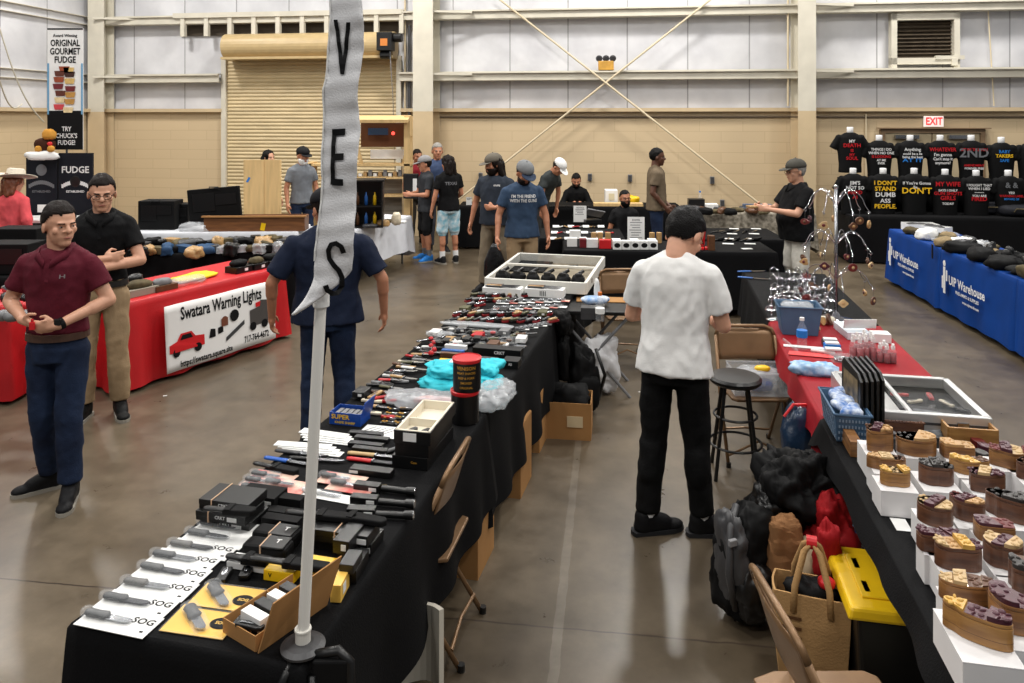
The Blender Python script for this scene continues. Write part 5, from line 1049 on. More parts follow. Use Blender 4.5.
def puzzle(px,py,w,d,h,kind,wood,ins,label,rz=0,cw=None,cd=None,ch=.1,clab=None,coff=(0,0)):
    base=ZT+ch; p=at(px,py,base); z=RRT+rz
    c=T('white_carton',clab or ('white carton under the '+' '.join(label.split()[:12]).rstrip(',')),'box',(p.x+coff[0],p.y+coff[1],ZT),RRT); cw=(cw or w*1.15)*.92; cd=(cd or d*1.5)*.86
    part('carton_body',B().box((0,0,ch/2-.001),(cw,cd,ch-.004)),m_carton,c,bev=.0015); part('tuck_lid',B().box((0,0,ch-.002),(cw+.001,cd+.001,.003)),m_carton,c)
    t=T('puzzle_box',label,'puzzle box',(p.x,p.y,base+.0005),z); P=outline(kind,w,d)
    b=B(); b.prism(P,0,h*.80); part('carved_body',b,wood,t,bev=.002); part('lower_seam',B().prism([(x*1.003,y*1.003) for x,y in P],h*.28,h*.30),IN['brown'],t)
    b=B(); b.prism([(x*.995,y*.995) for x,y in P],h*.82,h*.95); part('lid',b,wood,t,bev=.002)
    n=len(ins)
    def clip(P_,nx,ny,d_):
        out=[]
        for j in range(len(P_)):
            a_,b_=P_[j],P_[(j+1)%len(P_)]; fa=a_[0]*nx+a_[1]*ny-d_; fb_=b_[0]*nx+b_[1]*ny-d_
            if fa>=0: out.append(a_)
            if (fa>=0)!=(fb_>=0): q=fa/(fa-fb_); out.append((a_[0]+(b_[0]-a_[0])*q,a_[1]+(b_[1]-a_[1])*q))
        return out
    Q=[(x*.97,y*.97) for x,y in P]; sl=.5*math.sin(px)
    for i,cn in enumerate(ins):                         # fitted inlay pieces of the lid
        lo=(-.5+i/n)*w+.0008; hi=(-.5+(i+1)/n)*w-.0008; pc=Q
        if i>0: pc=clip(pc,1,sl,lo)
        if i<n-1: pc=clip(pc,-1,-sl,-hi)
        if len(pc)<3: continue
        hh=h*(1.04+.10*math.sin(i*2.3+px)); b=B(); b.prism(pc,h*.95,hh); cx=sum(q[0] for q in pc)/len(pc); cy=sum(q[1] for q in pc)/len(pc)
        for q in range(5):
            a_=q*1.26+px; rr=.16+.09*math.sin(q*3+i); b.ell((cx+w/n*.26*math.cos(a_),cy+d*.24*math.sin(a_),hh),(w*.06,d*rr*.5,h*.07),m=Matrix.Rotation(a_,4,'Z'),n=10)
        part('inlay_piece',b,IN[cn],t,bev=.0012)
    return t
O,Wn,Pa=m_pw,m_pw2,m_pw3
puzzle(878,449,.115,.10,.095,'animal',O,['brown','purple','tan'],'tall oak puzzle box with knobbly brown lid, farthest left beside the black boards',cw=.14,cd=.2)
puzzle(886,468,.145,.075,.05,'fish',O,['tan','cream','brown'],'long low oak puzzle box with cream and brown lid, second from far left',cw=.13,cd=.14)
puzzle(895,484,.12,.075,.058,'kidney',Pa,['yellow','cream','yellow'],'small pale puzzle box with yellow rimmed notched lid on leftmost large carton',cw=.148,cd=.15)
puzzle(916,452,.16,.11,.07,'oval',O,['grey','tan'],'broad oval oak puzzle box with a dark grey wing on its lid at the back',cw=.13,cd=.16)
puzzle(936,482,.125,.095,.075,'leaf',Wn,['grey','grey','grey'],'walnut puzzle box with a ribbed charcoal grey lid in the middle rows',cw=.15,cd=.2)
puzzle(957,456,.15,.09,.055,'block',O,['tan','tan'],'plain topped oak puzzle box with rounded corners in the back row',cw=.13,cd=.15)
puzzle(969,472,.145,.08,.055,'bird',Pa,['yellow','yellow','brown'],'pale puzzle box with bright yellow lid before the tray of shells',cw=.13,cd=.14)
puzzle(985,489,.135,.09,.07,'animal',Wn,['purple','cream','purple'],'walnut puzzle box with knobbly purple and cream lid, middle right',cw=.13,cd=.16)
puzzle(1011,465,.165,.11,.07,'other',O,['red','purple','cream','red'],'large oak puzzle box with red flowered lid at the far right back',cw=.2,cd=.16)
puzzle(935,521,.115,.10,.07,'oval',Wn,['cream','purple','cream'],'round walnut puzzle box with speckled cream lid, left row third from near end',rz=-.3,cw=.12,cd=.19)
puzzle(966,517,.115,.09,.07,'bird',Wn,['red','purple','tan'],'walnut puzzle box with a humped dark red lid in the second row',rz=-.5,cw=.12,cd=.2)
puzzle(1010,517,.15,.11,.08,'fish',Wn,['grey','grey'],'large walnut puzzle box with a long black curved lid at the right edge',rz=-.6,cw=.15,cd=.22)
puzzle(938,549,.15,.07,.058,'block',Wn,['purple','purple','purple'],'dark walnut puzzle box with flat purple lid, left row behind the blossom lidded one',cw=.12,cd=.1)
puzzle(958,566,.15,.09,.075,'kidney',Wn,['cream','tan','yellow','purple'],'walnut puzzle box with cream blossoms and a yellow stripe, left row second from near',cw=.15,cd=.16)
puzzle(994,538,.14,.08,.055,'block',O,['purple','red'],'oak puzzle box with plum coloured slab lid in the second row, middle',cw=.13,cd=.12)
puzzle(1003,563,.11,.11,.075,'leaf',Wn,['cream','purple','cream'],'leaf shaped walnut puzzle box with plum centre and cream rim, second row',rz=-.4,cw=.12,cd=.19)
puzzle(967,599,.155,.075,.06,'oval',O,['cream','cream','brown','brown'],'low oak puzzle box with cream pebbles and a brown oval, near left row',cw=.15,cd=.12)
puzzle(977,637,.165,.085,.075,'fish',Pa,['yellow','purple','purple'],'nearest pale puzzle box with yellow and plum fish lid on the largest carton',rz=-.55,cw=.165,cd=.26,ch=.1)
puzzle(1013,625,.13,.12,.08,'bird',O,['purple','purple'],'oak puzzle box with plum lid at the near right edge beside the nearest one',rz=-.5,cw=.14,cd=.26)
puzzle(1025,590,.1,.1,.08,'animal',Wn,['grey','brown'],'walnut puzzle box cut by the right edge behind the near plum lidded one',cw=.12,cd=.16)
puzzle(1029,478,.09,.09,.07,'other',Wn,['brown'],'walnut puzzle box cut by the right edge in the back rows',cw=.1,cd=.16)
S('business_card','white card lying on the black cloth left of the puzzle boxes','card',B().box((0,0,.001),(.055,.09,.002)),m_white,at(901,525,ZT),RRT)
for i,(px,py,c) in enumerate(((978,447,'red'),(985,452,'purple'),(981,459,'grey'))): S('wooden_block','small %s carved piece behind the pale yellow lidded puzzle box'%('dark red','plum','grey')[i],'ornament',B().prism(outline('leaf',.05,.08),0,.035),IN[c],at(px,py,ZT),RRT+.4,bev=.004)
# boards, baskets and boxes around
m_fac=mat('picture_board',(150,130,96),.5,rgb2=(34,32,32),vscale=14)
for i in range(5):
    p=at(852+i*5.3,428-i*.5,ZT); t=T('display_board','tall thin black board standing on edge, %s from left of five'%ORD[i],'board',p,RRT+.1,'black boards standing on edge'); P=[(-.13,0),(.13,0),(.13,.29),(.1,.32),(-.09,.30),(-.13,.27)]
    part('board',B().prism([(x,z) for x,z in P],-.006,.006,m=Matrix.Rotation(PI/2,4,'Z')@Matrix.Rotation(PI/2,4,'X')),m_bplas,t); b=B(); b.box((-.0075,0,.15),(.001,.2,.24)); part('picture_face',b,m_fac,t)
def basket(label,loc,rz,w,d,h,m,fill=None,holes=False):
    t=T('basket',label,'basket',loc,rz); th=.006; b=B()
    def ring(w_,d_,z): return [(-w_/2,-d_/2,z),(w_/2,-d_/2,z),(w_/2,d_/2,z),(-w_/2,d_/2,z)]
    V=ring(w*.82,d*.82,0)+ring(w,d,h)+ring(w-2*th,d-2*th,h)+ring(w*.82-2*th,d*.82-2*th,.01)
    b.add(V,[(3,2,1,0)]+[(i+4*k,(i+1)%4+4*k,(i+1)%4+4*k+4,i+4*k+4) for k in range(3) for i in range(4)]+[(12,13,14,15)]); part('body',b,m,t,bev=.004)
    b=B(); b.tube([Vector(v) for v in ring(w+.006,d+.006,h)],.006,8,True); part('rim',b,m,t)
    if holes:
        b=B(); 
        for k in range(4):
            for i in range(9): 
                f=(k+.6)/4.6; b.box((-w*.41-(w*.09)*f-.003,-d*.36+i*d*.09,h*f),(.002,d*.045,h*.09)); b.box((-w*.36+i*w*.09,-d*.41-(d*.09)*f-.003,h*f),(w*.045,.002,h*.09))
        part('pierced_slots',b,mat('slot_pale_blue',(120,138,158),.6),t)  # slots laid on as bars of a paler blue than the basket
    if fill: part('handle_slot',B().box((0,-d*.48,h*.85),(w*.3,.01,h*.08)),m_ink,t)
    return t
m_bbl=mat('slate_blue_plastic',(70,100,130),.45,var=.08)
p=at(798,332,ZT); basket('slate blue plastic basket behind the water bottle on the red cloth',(p.x,p.y,ZT),RRT,.29,.22,.2,m_bbl); S('bubble_wrap','white tissue and wrap heaped inside the slate blue basket','wrap',blob((0,0,0),(.1,.07,.03),21,.4,20),m_bag,(p.x,p.y,ZT+.185),RRT,smooth=True)
p=at(838,430,ZT); basket('pierced blue basket full of blue packets at the table edge',(p.x+.03,p.y,ZT),RRT,.16,.36,.14,m_bbl,holes=True)
m_bw=mat('blue_white_print',(218,226,236),.5,rgb2=(60,110,180),vscale=30)
for i in range(7): S('snack_packet','blue and white packet in the pierced blue basket, %s from the near end'%ORD[i],'packet',blob((0,0,0),(.05,.035,.022),30+i,.25,22,n=16),m_bw,(p.x+.03+.05*math.sin(i*2.4)*.6+.195*(i-3)*.04,p.y-.13+i*.043,ZT+.14),RRT+i,'blue packets in the pierced basket',smooth=True)
o=T('water_bottle','small clear water bottle with blue label on the red cloth','bottle',at(802,349,ZT)); b=B(); b.lathe([(.001,0),(.032,.002),(.034,.02),(.031,.06),(.034,.09),(.034,.13),(.014,.175),(.012,.19),(.001,.191)],n=20); part('body',b,m_clear,o,smooth=True); b=B(); b.cyl((0,0,.19),(0,0,.21),.015,n=18); part('cap',b,m_white,o); b=B(); b.lathe([(.0345,.08),(.0348,.082),(.0348,.125),(.0345,.127)],n=20); part('label',b,m_bink,o)
S('leaflet','white and yellow leaflet under the water bottle on the red cloth','paper',B().box((0,0,.001),(.26,.05,.002)),m_white,at(804,347,ZT),RRT-.1)
S('paper_sheet','bright coral paper on the red cloth below the bottle','paper',B().prism([(-.15,-.02),(.16,-.055),(.1,.03),(-.13,.06)],0,.003),mat('coral_paper',(226,84,84),.6),at(812,355,ZT+.003),RRT)
S('white_marker','white wrapped item across the coral paper','marker',B().cap((-.06,0,.012),(.07,-.01,.012),.01),m_white,at(822,353,ZT+.006),RRT-.2,smooth=True)
S('crumpled_cloth','crumpled light blue cloth on the red table','cloth',blob((0,0,0),(.13,.055,.04),31,.45,16,n=40),mat('light_blue_print',(190,212,232),.6,rgb2=(110,156,200),vscale=22),at(815,369,ZT+.03),RRT-.1,smooth=True)
for i,(px,py,m_,w_) in enumerate(((832,345,m_bink,.1),(833,351,m_clear,.11),(830,341,m_dgrey,.1))): 
    t=T('card_box','small %s box with a stack of white cards before the spray bottles'%('blue','clear','grey')[i],'box',at(px,py+4,ZT),RRT); part('tray',B().box((0,0,.018),(w_,.06,.035)),m_,t,bev=.003); part('cards',B().box((0,0,.041),(w_*.85,.045,.01)),m_white,t)
t=T('plastic_clamshell','clear clamshell with silver trinkets left of the spray bottles','package',at(842,361,ZT),RRT); part('shell',B().box((0,0,.02),(.14,.1,.04)),m_clear,t,bev=.008); part('trinkets',blob((0,0,.015),(.05,.03,.012),3,.4,40),m_steel,t)
m_rg=mat('red_tinted_liquid',(130,6,22),.3,alpha=1); k_=0
for i,(px,py,h_,l) in enumerate(((853,361,.17,'tall'),(860,362,.17,'tall'),(866,361,.17,'tall'),(873,361,.17,'tall'),(857,357,.16,'tall'),(864,356,.17,'tall'),(871,356,.16,'tall'),(880,362,.12,'small'),(887,363,.12,'small'),(893,363,.12,'small'),(884,359,.12,'small'))):
    o=T('spray_bottle','%s spray bottle with red print and white cap, %s'%(l,('front row, %s from left'%ORD[i] if i<4 else 'back row, %s from left'%ORD[i-4] if i<7 else 'front trio, %s from left'%ORD[i-7] if i<10 else 'behind the front trio')),'bottle',at(px,py,ZT),0,'spray bottles on the red cloth'); b=B(); b.lathe([(.001,0),(.02,.001),(.021,.01),(.021,h_*.62),(.012,h_*.72),(.001,h_*.73)],n=18); part('body',b,m_clear,o,smooth=True); b=B(); b.lathe([(.001,.003),(.0202,.004),(.0202,h_*.5),(.001,h_*.5)],n=16); part('red_contents',b,m_rg,o,smooth=True)
    b=B(); b.cyl((0,0,h_*.72),(0,0,h_*.86),.013,n=16); b.cyl((0,0,h_*.86),(0,0,h_),.009,n=14); b.cyl((0,0,h_*.93),(0,-.016,h_*.93),.004,n=8); part('pump_cap',b,m_white,o)
carton('white and blue flat box of leaflets behind the spray bottles',at(852,334,ZT),RRT+.1,.16,.3,.05,mat('pale_blue_carton',(214,222,230),.5),lid=False); carton('white box at the right behind the small spray bottles',at(880,341,ZT),RRT,.12,.1,.06,m_white,lid=False)
S('white_pouch','cream rolled pouch behind the slate blue basket','pouch',B().cap((-.04,0,.03),(.06,0,.03),.03),mat('cream_pouch',(214,208,190),.6),at(823,324,ZT),RRT,smooth=True)
for i in range(8): S('leaflet','white folded leaflet standing in the flat box, %s from left'%ORD[i],'leaflet',B().box((0,0,.05),(.03,.004,.07),m=Matrix.Rotation(.3,4,'X')),m_white,at(846+i*4,331,ZT+.045),RRT,'leaflets in the flat box')
# aluminium display case
p=at(834,371,.85); o=T('display_case','silver framed glass display case with black lining on the red cloth','case',(p.x,p.y,ZT),RRT); w_,d_,h_=.58,-.56,.095; b=B(); ma=mat('brushed_aluminium',(205,205,205),.35,.6)
for c,s_ in(((w_/2,0,h_/2),(w_,.035,h_)),((w_/2,d_,h_/2),(w_+.03,.035,h_)),((0,d_/2,h_/2),(.035,-d_,h_)),((w_,d_/2,h_/2),(.035,-d_,h_)),((w_*.42,d_/2,h_-.01),(.02,-d_,.015))): b.box(c,s_)
part('frame',b,ma,o,bev=.004); part('lining',B().box((w_*.7,d_/2,.03),(w_*.56,-d_*.9,.03)),m_bmatte,o); part('white_lining',B().box((w_*.21,d_/2,.03),(w_*.38,-d_*.9,.03)),m_white,o); part('glass_top',B().box((w_/2,d_/2,h_-.006),(w_-.03,-d_-.03,.004)),m_glass,o); part('latch',B().box((w_*.8,d_-.022,.05),(.05,.008,.03)),m_steel,o)
b=B(); b.box((w_/2,d_,h_/2+.003),(w_+.035,.04,.012)); part('edge_groove',b,m_dgrey,o)
for i in range(6): folder('knife lying in the silver display case, %s from left'%ORD[i],hold(o,(w_*.5+.05*i,d_*.35-.09*(i%3),.048),1),RRT+.5*i,.09,(HM_['red'],HM_['cream'],m_bplas)[i%3])
def tray(label,px,py,w,d,h,m,lin,rz=0,rag=False):
    t=T('wooden_tray',label,'tray',at(px,py,ZT),RRT+rz); b=B()
    for c,s_ in(((0,-d/2,h/2),(w,.012,h)),((0,d/2,h/2),(w,.012,h)),((-w/2,0,h/2),(.012,d,h)),((w/2,0,h/2),(.012,d,h)),((0,0,.004),(w,d,.008))): b.box(c,s_)
    part('body',b,m,t,bev=.002); part('lining',B().box((0,0,.012),(w-.014,d-.014,.006)),lin,t)
    if rag: b=B(); [b.ell((q,-d/2,h),(.011,.009,.008),n=8) for q in[(-.5+i/12)*w for i in range(13)]]; part('scalloped_edge',b,m_pw2,t)
    return t
tray('dark wooden tray with cream lining and scalloped rim beside the black boards',896,428,.2,.15,.06,m_pw2,mat('cream_lining',(206,186,156),.7),rag=True)
t=tray('pale wooden tray filled with shell pieces at the back of the puzzle boxes',966,437,.21,.17,.075,m_pw3,IN['tan']); 
for i in range(26): S('shell_piece','tiny pale shell piece in the pale wooden tray of shells','shell',blob((0,0,0),(.012,.008,.006),i,.4,60,n=8),IN['cream'],hold(t,(-.085+.034*(i%6)+.01*math.sin(i*5),-.06+.03*(i//6)+.008*math.cos(i*3),.022),1),i,'shell pieces in the pale tray',smooth=True)
o=T('framed_certificate','grey framed print leaning back between two wooden trays','picture frame',at(931,431,ZT)+Vector((0,0,.03)),RRT-.25); mm=Matrix.Rotation(.45,4,'X')@Matrix.Rotation(.0,4,'Y'); part('frame',B().box((0,0,0),(.2,.22,.012),m=mm),m_dgrey,o,bev=.002)
b=B(); b.box((0,0,0),(.15,.17,.002),m=mm); b.xf(Matrix.Translation(mm@Vector((0,0,.008)))); part('print',b,mat('grey_print',(150,154,158),.4,rgb2=(60,62,66),vscale=20),o)
carton('small wooden stand box at the table edge under the black boards',at(851,448,ZT),RRT,.05,.2,.07,m_pw,lid=False)
t=pack('grey panelled leaflet rack lying beside the tall oak puzzle box',at(903,438,ZT),RRT-.5,.2,.09,m_dgrey,None,blist=False,cat='leaflet rack')
# ---------------- chrome ornament tree and hanging ornaments
pt=at(836,319,.75); o=T('ornament_tree','tall chrome tree stand with curved arms carrying wooden ornaments','display stand',(pt.x,pt.y,ZT)); b=B(); b.lathe([(.001,0),(.11,0),(.11,.008),(.03,.02),(.02,.05),(.001,.05)],n=24); part('base',b,m_chrome,o,smooth=True); part('pole',B().cyl((0,0,.02),(0,0,1.0),.013,n=14),m_steel,o,smooth=True); b=B(); b.ell((0,0,1.01),.018); part('finial',b,m_chrome,o,smooth=True)
k_=0; shapes=['oval','bird','leaf','fish','animal','heart']; wn=['brown','red','tan','cream','purple']
for ti,(z_,r_,na,dz) in enumerate(((.86,.23,7,.13),(.56,.25,8,.11),(.30,.27,6,.10))):
    for i in range(na):
        a=2*PI*i/na+.35+ti*.5; dx,dy=math.cos(a),math.sin(a); P=[]
        for j in range(11): 
            t=j/10; x=r_*t; z=z_+dz*math.sin(PI*min(1,t*1.02))*1.0+(.0 if t<.9 else -.02); P.append((dx*x,dy*x,z))
        P+=[(dx*(r_+.012),dy*(r_+.012),z_-.03),(dx*r_,dy*r_,z_-.04),(dx*(r_-.012),dy*(r_-.012),z_-.03)]
        part('arm',B().tube(P,.0034,6),m_chrome,o,smooth=True); L_=.05+.03*((i*3)%3)
        s_=shapes[(i+ti)%6]; wo=wn[(i*2+ti)%5]
        t=T('wooden_ornament','%s %s wooden ornament, %s tier of chrome tree, %s round from right'%(wo,s_ if s_!='animal' else 'star',('top','middle','lowest')[ti],ORD[i]),'ornament',(pt.x+dx*r_,pt.y+dy*r_,ZT+z_-.04-L_),0,'wooden ornaments on the chrome tree')
        b=B(); b.prism(outline(s_,.075,.06),-.006,.006,m=Matrix.Translation((0,0,-.03))@Matrix.Rotation(a*.7,4,'Z')@Matrix.Rotation(PI/2,4,'X')); part('carved_shape',b,IN[wo],t,bev=.002); b=B(); b.ell((0,-.0,-.03),(.016,.012,.014)); part('centre_inlay',b,IN[wn[(i+ti+2)%5]],t,smooth=True); part('hanging_thread',B().cyl((0,0,-.01),(0,0,L_),.001,n=5),m_steel,t)
proto=T('ornament_hook','small chrome hook stand in the glittering cluster, at its centre','display stand',(0,0,ZT),0,'small chrome hook stands'); b=B(); b.lathe([(.001,0),(.045,0),(.045,.004),(.008,.012),(.001,.012)],n=16); part('base',b,m_chrome,proto,smooth=True)
b=B(); b.tube([(0,0,.01),(-.012,0,.09),(0,0,.17),(.035,0,.2),(.065,0,.18),(.068,0,.15),(.058,0,.145)],.0038,8); part('hook',b,m_chrome,proto,smooth=True); part('bead',B().ell((-.01,0,.1),(.014,.014,.018)),m_chrome,proto,smooth=True); part('bead',B().ell((0,0,.17),.011),m_chrome,proto,smooth=True); b=B(); b.tube([(0,0,.08),(-.035,.01,.1),(-.05,.01,.08),(-.045,.01,.06)],.004,8); part('side_hook',b,m_chrome,proto,smooth=True)
proto.location=(*at(800,306,.75).xy,ZT)
for i in range(30):
    px=771+(i%8)*8+ (i//8)*2+random.uniform(-2,2); py=318-(i//8)*9+random.uniform(-2,2)
    dup(proto,(*at(px,py,.75).xy,ZT),i*1.7,'small chrome hook stand in the glittering cluster, %s row, %s from left'%(('nearest','second','third','fourth')[i//8],ORD[i%8]))
for i,(px,py,c,k2) in enumerate(((806,252,'red','heart'),(812,262,'brown','animal'),(797,300,'brown','oval'),(808,301,'red','leaf'),(822,298,'tan','bird'),(829,296,'brown','oval'),(818,304,'cream','fish'))):
    p=at(px,py+30,.75); p.z=ZT+.05; S('wooden_ornament','%s wooden ornament resting among the small chrome hooks, %s from left'%(c,ORD[i]),'ornament',B().prism(outline(k2,.1,.08),-.008,.008,m=Matrix.Rotation(PI/2-.4,4,'X')),IN[c],(p.x,p.y-.0,p.z),.2*i,bev=.002)
# ---------------- things under and beside the right tables
o=T('storage_bin','black storage bin with a yellow lid under the puzzle box table','bin',(1.58,3.05,0),RRT); part('bin_body',B().box((0,0,.19),(.42,.36,.38),top=1.08),m_bplas,o,bev=.015); lo=part('lid',B().box((0,0,.41),(.54,.46,.045),top=.95),m_yel,o,bev=.012)
b=B(); b.box((-.03,0,.436),(.34,.3,.008)); part('raised_panel',b,m_yel,lo,bev=.004)
for q in(-.08,.08): part('hand_recess',B().box((-.17,q,.437),(.02,.07,.006)),m_ink,lo)
o=T('tote_bag','kraft brown tote bag with thick loop handles beside the yellow lidded bin','bag',(1.23,3.12,0),-.35); m_kr=mat('kraft_canvas',(176,138,92),.8,bump=.3,bscale=120,var=.1)
b=B(); n=24
def sq(a,w,d): c,s_=math.cos(a),math.sin(a); k_=1/max(abs(c),abs(s_))**.8; return c*k_*w/2,s_*k_*d/2
vs=[];fs=[]
for z_,w_,d_ in((0,.26,.14),(.1,.28,.17),(.25,.3,.18),(.37,.31,.17),(.37,.295,.155),(.1,.26,.15)):
    for i in range(n): x_,y_=sq(2*PI*i/n,w_,d_); vs.append((x_,y_,z_))
for j in range(5):
    for i in range(n): fs.append((j*n+i,j*n+(i+1)%n,(j+1)*n+(i+1)%n,(j+1)*n+i))
fs+=[tuple(range(n-1,-1,-1)),tuple(range(5*n,6*n))]; b.add(vs,fs); part('bag_body',b,m_kr,o,smooth=False)
for q in(-1,1): part('handle',B().tube([(-.07,q*.085,.3),(-.065,q*.08,.4),(-.03,q*.03,.52),(0,q*.01,.55),(.03,q*.03,.52),(.065,q*.08,.4),(.07,q*.085,.3)],.013,8),m_kr,o,smooth=True)
b=B(); b.cyl((-.02,0,.548),(.02,0,.548),.026,n=14); part('red_tape',b,m_redp,o); b=B()
for z_ in(.16,.2,.24,.28): b.box((-.08,-.095,z_),(.08,.002,.012))
part('printed_lettering',b,mat('brown_print',(90,60,36),.7),o)
S('dark_bottle','dark bottles and wraps inside the kraft tote bag','goods',blob((0,0,0),(.1,.06,.05),41,.5,20),m_bmatte,(1.23,3.12,.34),0,smooth=True); S('red_packet','bright red packet inside the kraft tote bag','packet',blob((0,0,0),(.03,.03,.02),42,.3,20),m_redp,(1.28,3.09,.4),0,smooth=True)
o=T('backpack','grey and black backpack on the floor at the aisle side of the pile','bag',(1.08,3.5,0),.4); part('body',blob((0,0,.26),(.15,.12,.25),43,.32,8,n=80),m_bmatte,o,smooth=True); part('front_pocket',blob((-.04,-.1,.18),(.1,.06,.14),44,.35,10,n=50),m_bplas,o,smooth=True); part('side_panel',blob((-.11,-.03,.3),(.05,.09,.2),45,.35,10,n=50),m_dgrey,o,smooth=True)
b=B(); b.tube([(-.12,-.07,.1),(-.18,-.1,.28),(-.14,-.06,.46),(-.06,0,.52)],.016,8); part('shoulder_strap',b,m_dgrey,o,smooth=True); b=B(); b.box((-.16,-.1,.42),(.04,.02,.03)); part('buckle',b,m_grey,o,bev=.004)
o=T('jacket','black quilted jacket heaped on top of the bags by the tables','jacket',(1.36,3.66,.2),0); part('body',blob((0,0,.25),(.19,.18,.2),46,.55,9,n=100),m_bmatte,o,smooth=True); part('sleeve',blob((-.13,-.06,.2),(.08,.1,.13),47,.5,11,n=60),m_bplas,o,smooth=True); part('hood',blob((.05,.03,.40),(.10,.09,.07),48,.5,12,n=60),m_bmatte,o,smooth=True)
S('red_jacket','crumpled bright red jacket hanging below the black one','jacket',blob((0,0,0),(.11,.1,.17),49,.5,11,n=70),mat('red_fabric',(150,22,28),.7),(1.47,3.5,.36),0,smooth=True)
S('red_sleeve','red garment end hanging toward the kraft tote','garment',blob((0,0,0),(.045,.05,.13),50,.5,14,n=50),MATS['red_fabric'],(1.36,3.28,.40),0,smooth=True)
o=T('paper_bag','tall brown paper bag between the backpack and the tote','bag',(1.22,3.42,0),.2); b=blob((0,0,.25),(.08,.065,.25),61,.28,8,n=60,box=.5); part('body',b,mat('brown_paper',(140,100,66),.8,var=.15),o); part('dark_print',B().box((0,-.062,.2),(.07,.02,.12)),m_wood,o)
S('beige_bag','pale beige cloth bag beside the paper bag','bag',blob((0,0,0),(.07,.08,.18),51,.25,10),mat('beige_canvas',(168,150,122),.8),(1.32,3.38,.2),0,smooth=True)
S('white_cloth_bag','crumpled pale cloth bag on a crate under the near puzzle box table','bag',blob((0,0,0),(.13,.1,.09),52,.45,14,n=40),mat('pale_canvas',(176,168,150),.8),(1.38,2.58,.1),0,smooth=True)
S('blue_print_bag','blue and white patterned bag under the table behind the yellow lid','bag',blob((0,0,0),(.12,.07,.1),53,.25,14),m_bw,(1.58,3.52,.4),0,smooth=True)
o=T('carrier_bag','dark blue carrier bag hanging from the red table edge','bag',(1.58,4.2,.25),.3); part('body',blob((0,0,.2),(.09,.07,.24),54,.3,10),mat('navy_film',(30,50,74),.3,bump=.6,bscale=20),o,smooth=True); b=B(); b.tube([(-.09,0,.4),(-.03,0,.46),(.05,0,.45),(.1,0,.42)],.008,8); part('red_white_handle',b,m_redp,o)
# tub on the chair
m_tub=mat('tub_plastic',(220,224,228),.2,alpha=.22,spec=.8)
o=T('clear_tub','clear plastic tub with bags and a yellow item on the folding chair','tub',(1.66,5.14,.452),-.05); b=B(); w_,d_,h_=.36,.26,.15
for c,s_ in(((0,-d_/2,h_/2),(w_,.004,h_)),((0,d_/2,h_/2),(w_,.004,h_)),((-w_/2,0,h_/2),(.004,d_,h_)),((w_/2,0,h_/2),(.004,d_,h_)),((0,0,.003),(w_,d_,.004))): b.box(c,s_)
part('shell',b,m_tub,o); part('rim',B().tube([(-w_/2,-d_/2,h_),(w_/2,-d_/2,h_),(w_/2,d_/2,h_),(-w_/2,d_/2,h_)],.006,6,True),m_tub,o)
S('wrapped_goods','clear wrapped goods heaped in the tub','goods',blob((0,0,0),(.15,.1,.06),56,.4,14),m_bag,(1.64,5.14,.55),0,smooth=True); S('yellow_item','small bright yellow item on top of the clear tub','goods',blob((0,0,0),(.05,.03,.02),57,.1,10),m_yel,(1.68,5.1,.61),0,smooth=True); S('blue_item','dark blue item at the bottom of the clear tub','goods',blob((0,0,0),(.08,.06,.04),58,.2,10),m_blue,(1.67,5.1,.5),0,smooth=True)
S('tub_lid','clear lid standing upright beside the tub','lid',B().box((0,0,.17),(.012,.27,.3)),m_tub,(1.875,5.12,.452),0,bev=.008)
# ---------------- t-shirt display
def tee():
    b=B(); b.loft([(0,0,.0,.185,.09),(0,0,.15,.18,.095),(0,0,.35,.2,.1),(0,0,.5,.21,.1),(0,0,.58,.2,.09),(0,0,.64,.12,.07),(0,0,.665,.07,.055)],26)
    for q in(-1,1): b.ell((q*.175,0,.575),.06,n=14); b.cyl((q*.175,0,.575),(q*.275,-.0,.40),.058,.062,16)
    return remesh(b,.013,3)
tm=tee(); m_tee=mat('black_tee',(9,9,10),.8)
nb=B(); nb.loft([(0,0,.64,.055,.045),(0,0,.70,.05,.045),(0,0,.745,.052,.046),(0,-.0,.755,.045,.04)],20); nm=nb.mesh(); m_mq=mat('white_mannequin',(232,232,232),.4)
inks={'w':m_wink,'r':m_rink,'y':m_yink,'b':m_bink,'g':mat('grey_print_ink',(110,112,116),.6)}
def bust(px,py,dy,lines,label,s=1.0,stand=True):
    k=(px-CX)/F; Y=(13.06+dy)/(1+.133*k); z=HC-(py-HY)*Y/F; t=T('t_shirt_form',label,'t-shirt',(k*Y,Y,z-.755*s),-.133)
    t.scale=(s,s,s); o=link('shirt',tm,m_tee,t,smooth=True,fixn=False); n=link('neck_form',nm,m_mq,o,smooth=True)
    zz=.52
    for (s_,c,sz,sx) in lines:
        b=B(); txt(b,s_,sz,up(0,-.112,zz),sx); part('printed_text',b,inks[c],o); zz-=sz*.98
    if stand: part('stand_pole',B().cyl((0,0,-(z-.755*s-.755)/s),(0,0,.2),.014,n=10),m_bplas,t)
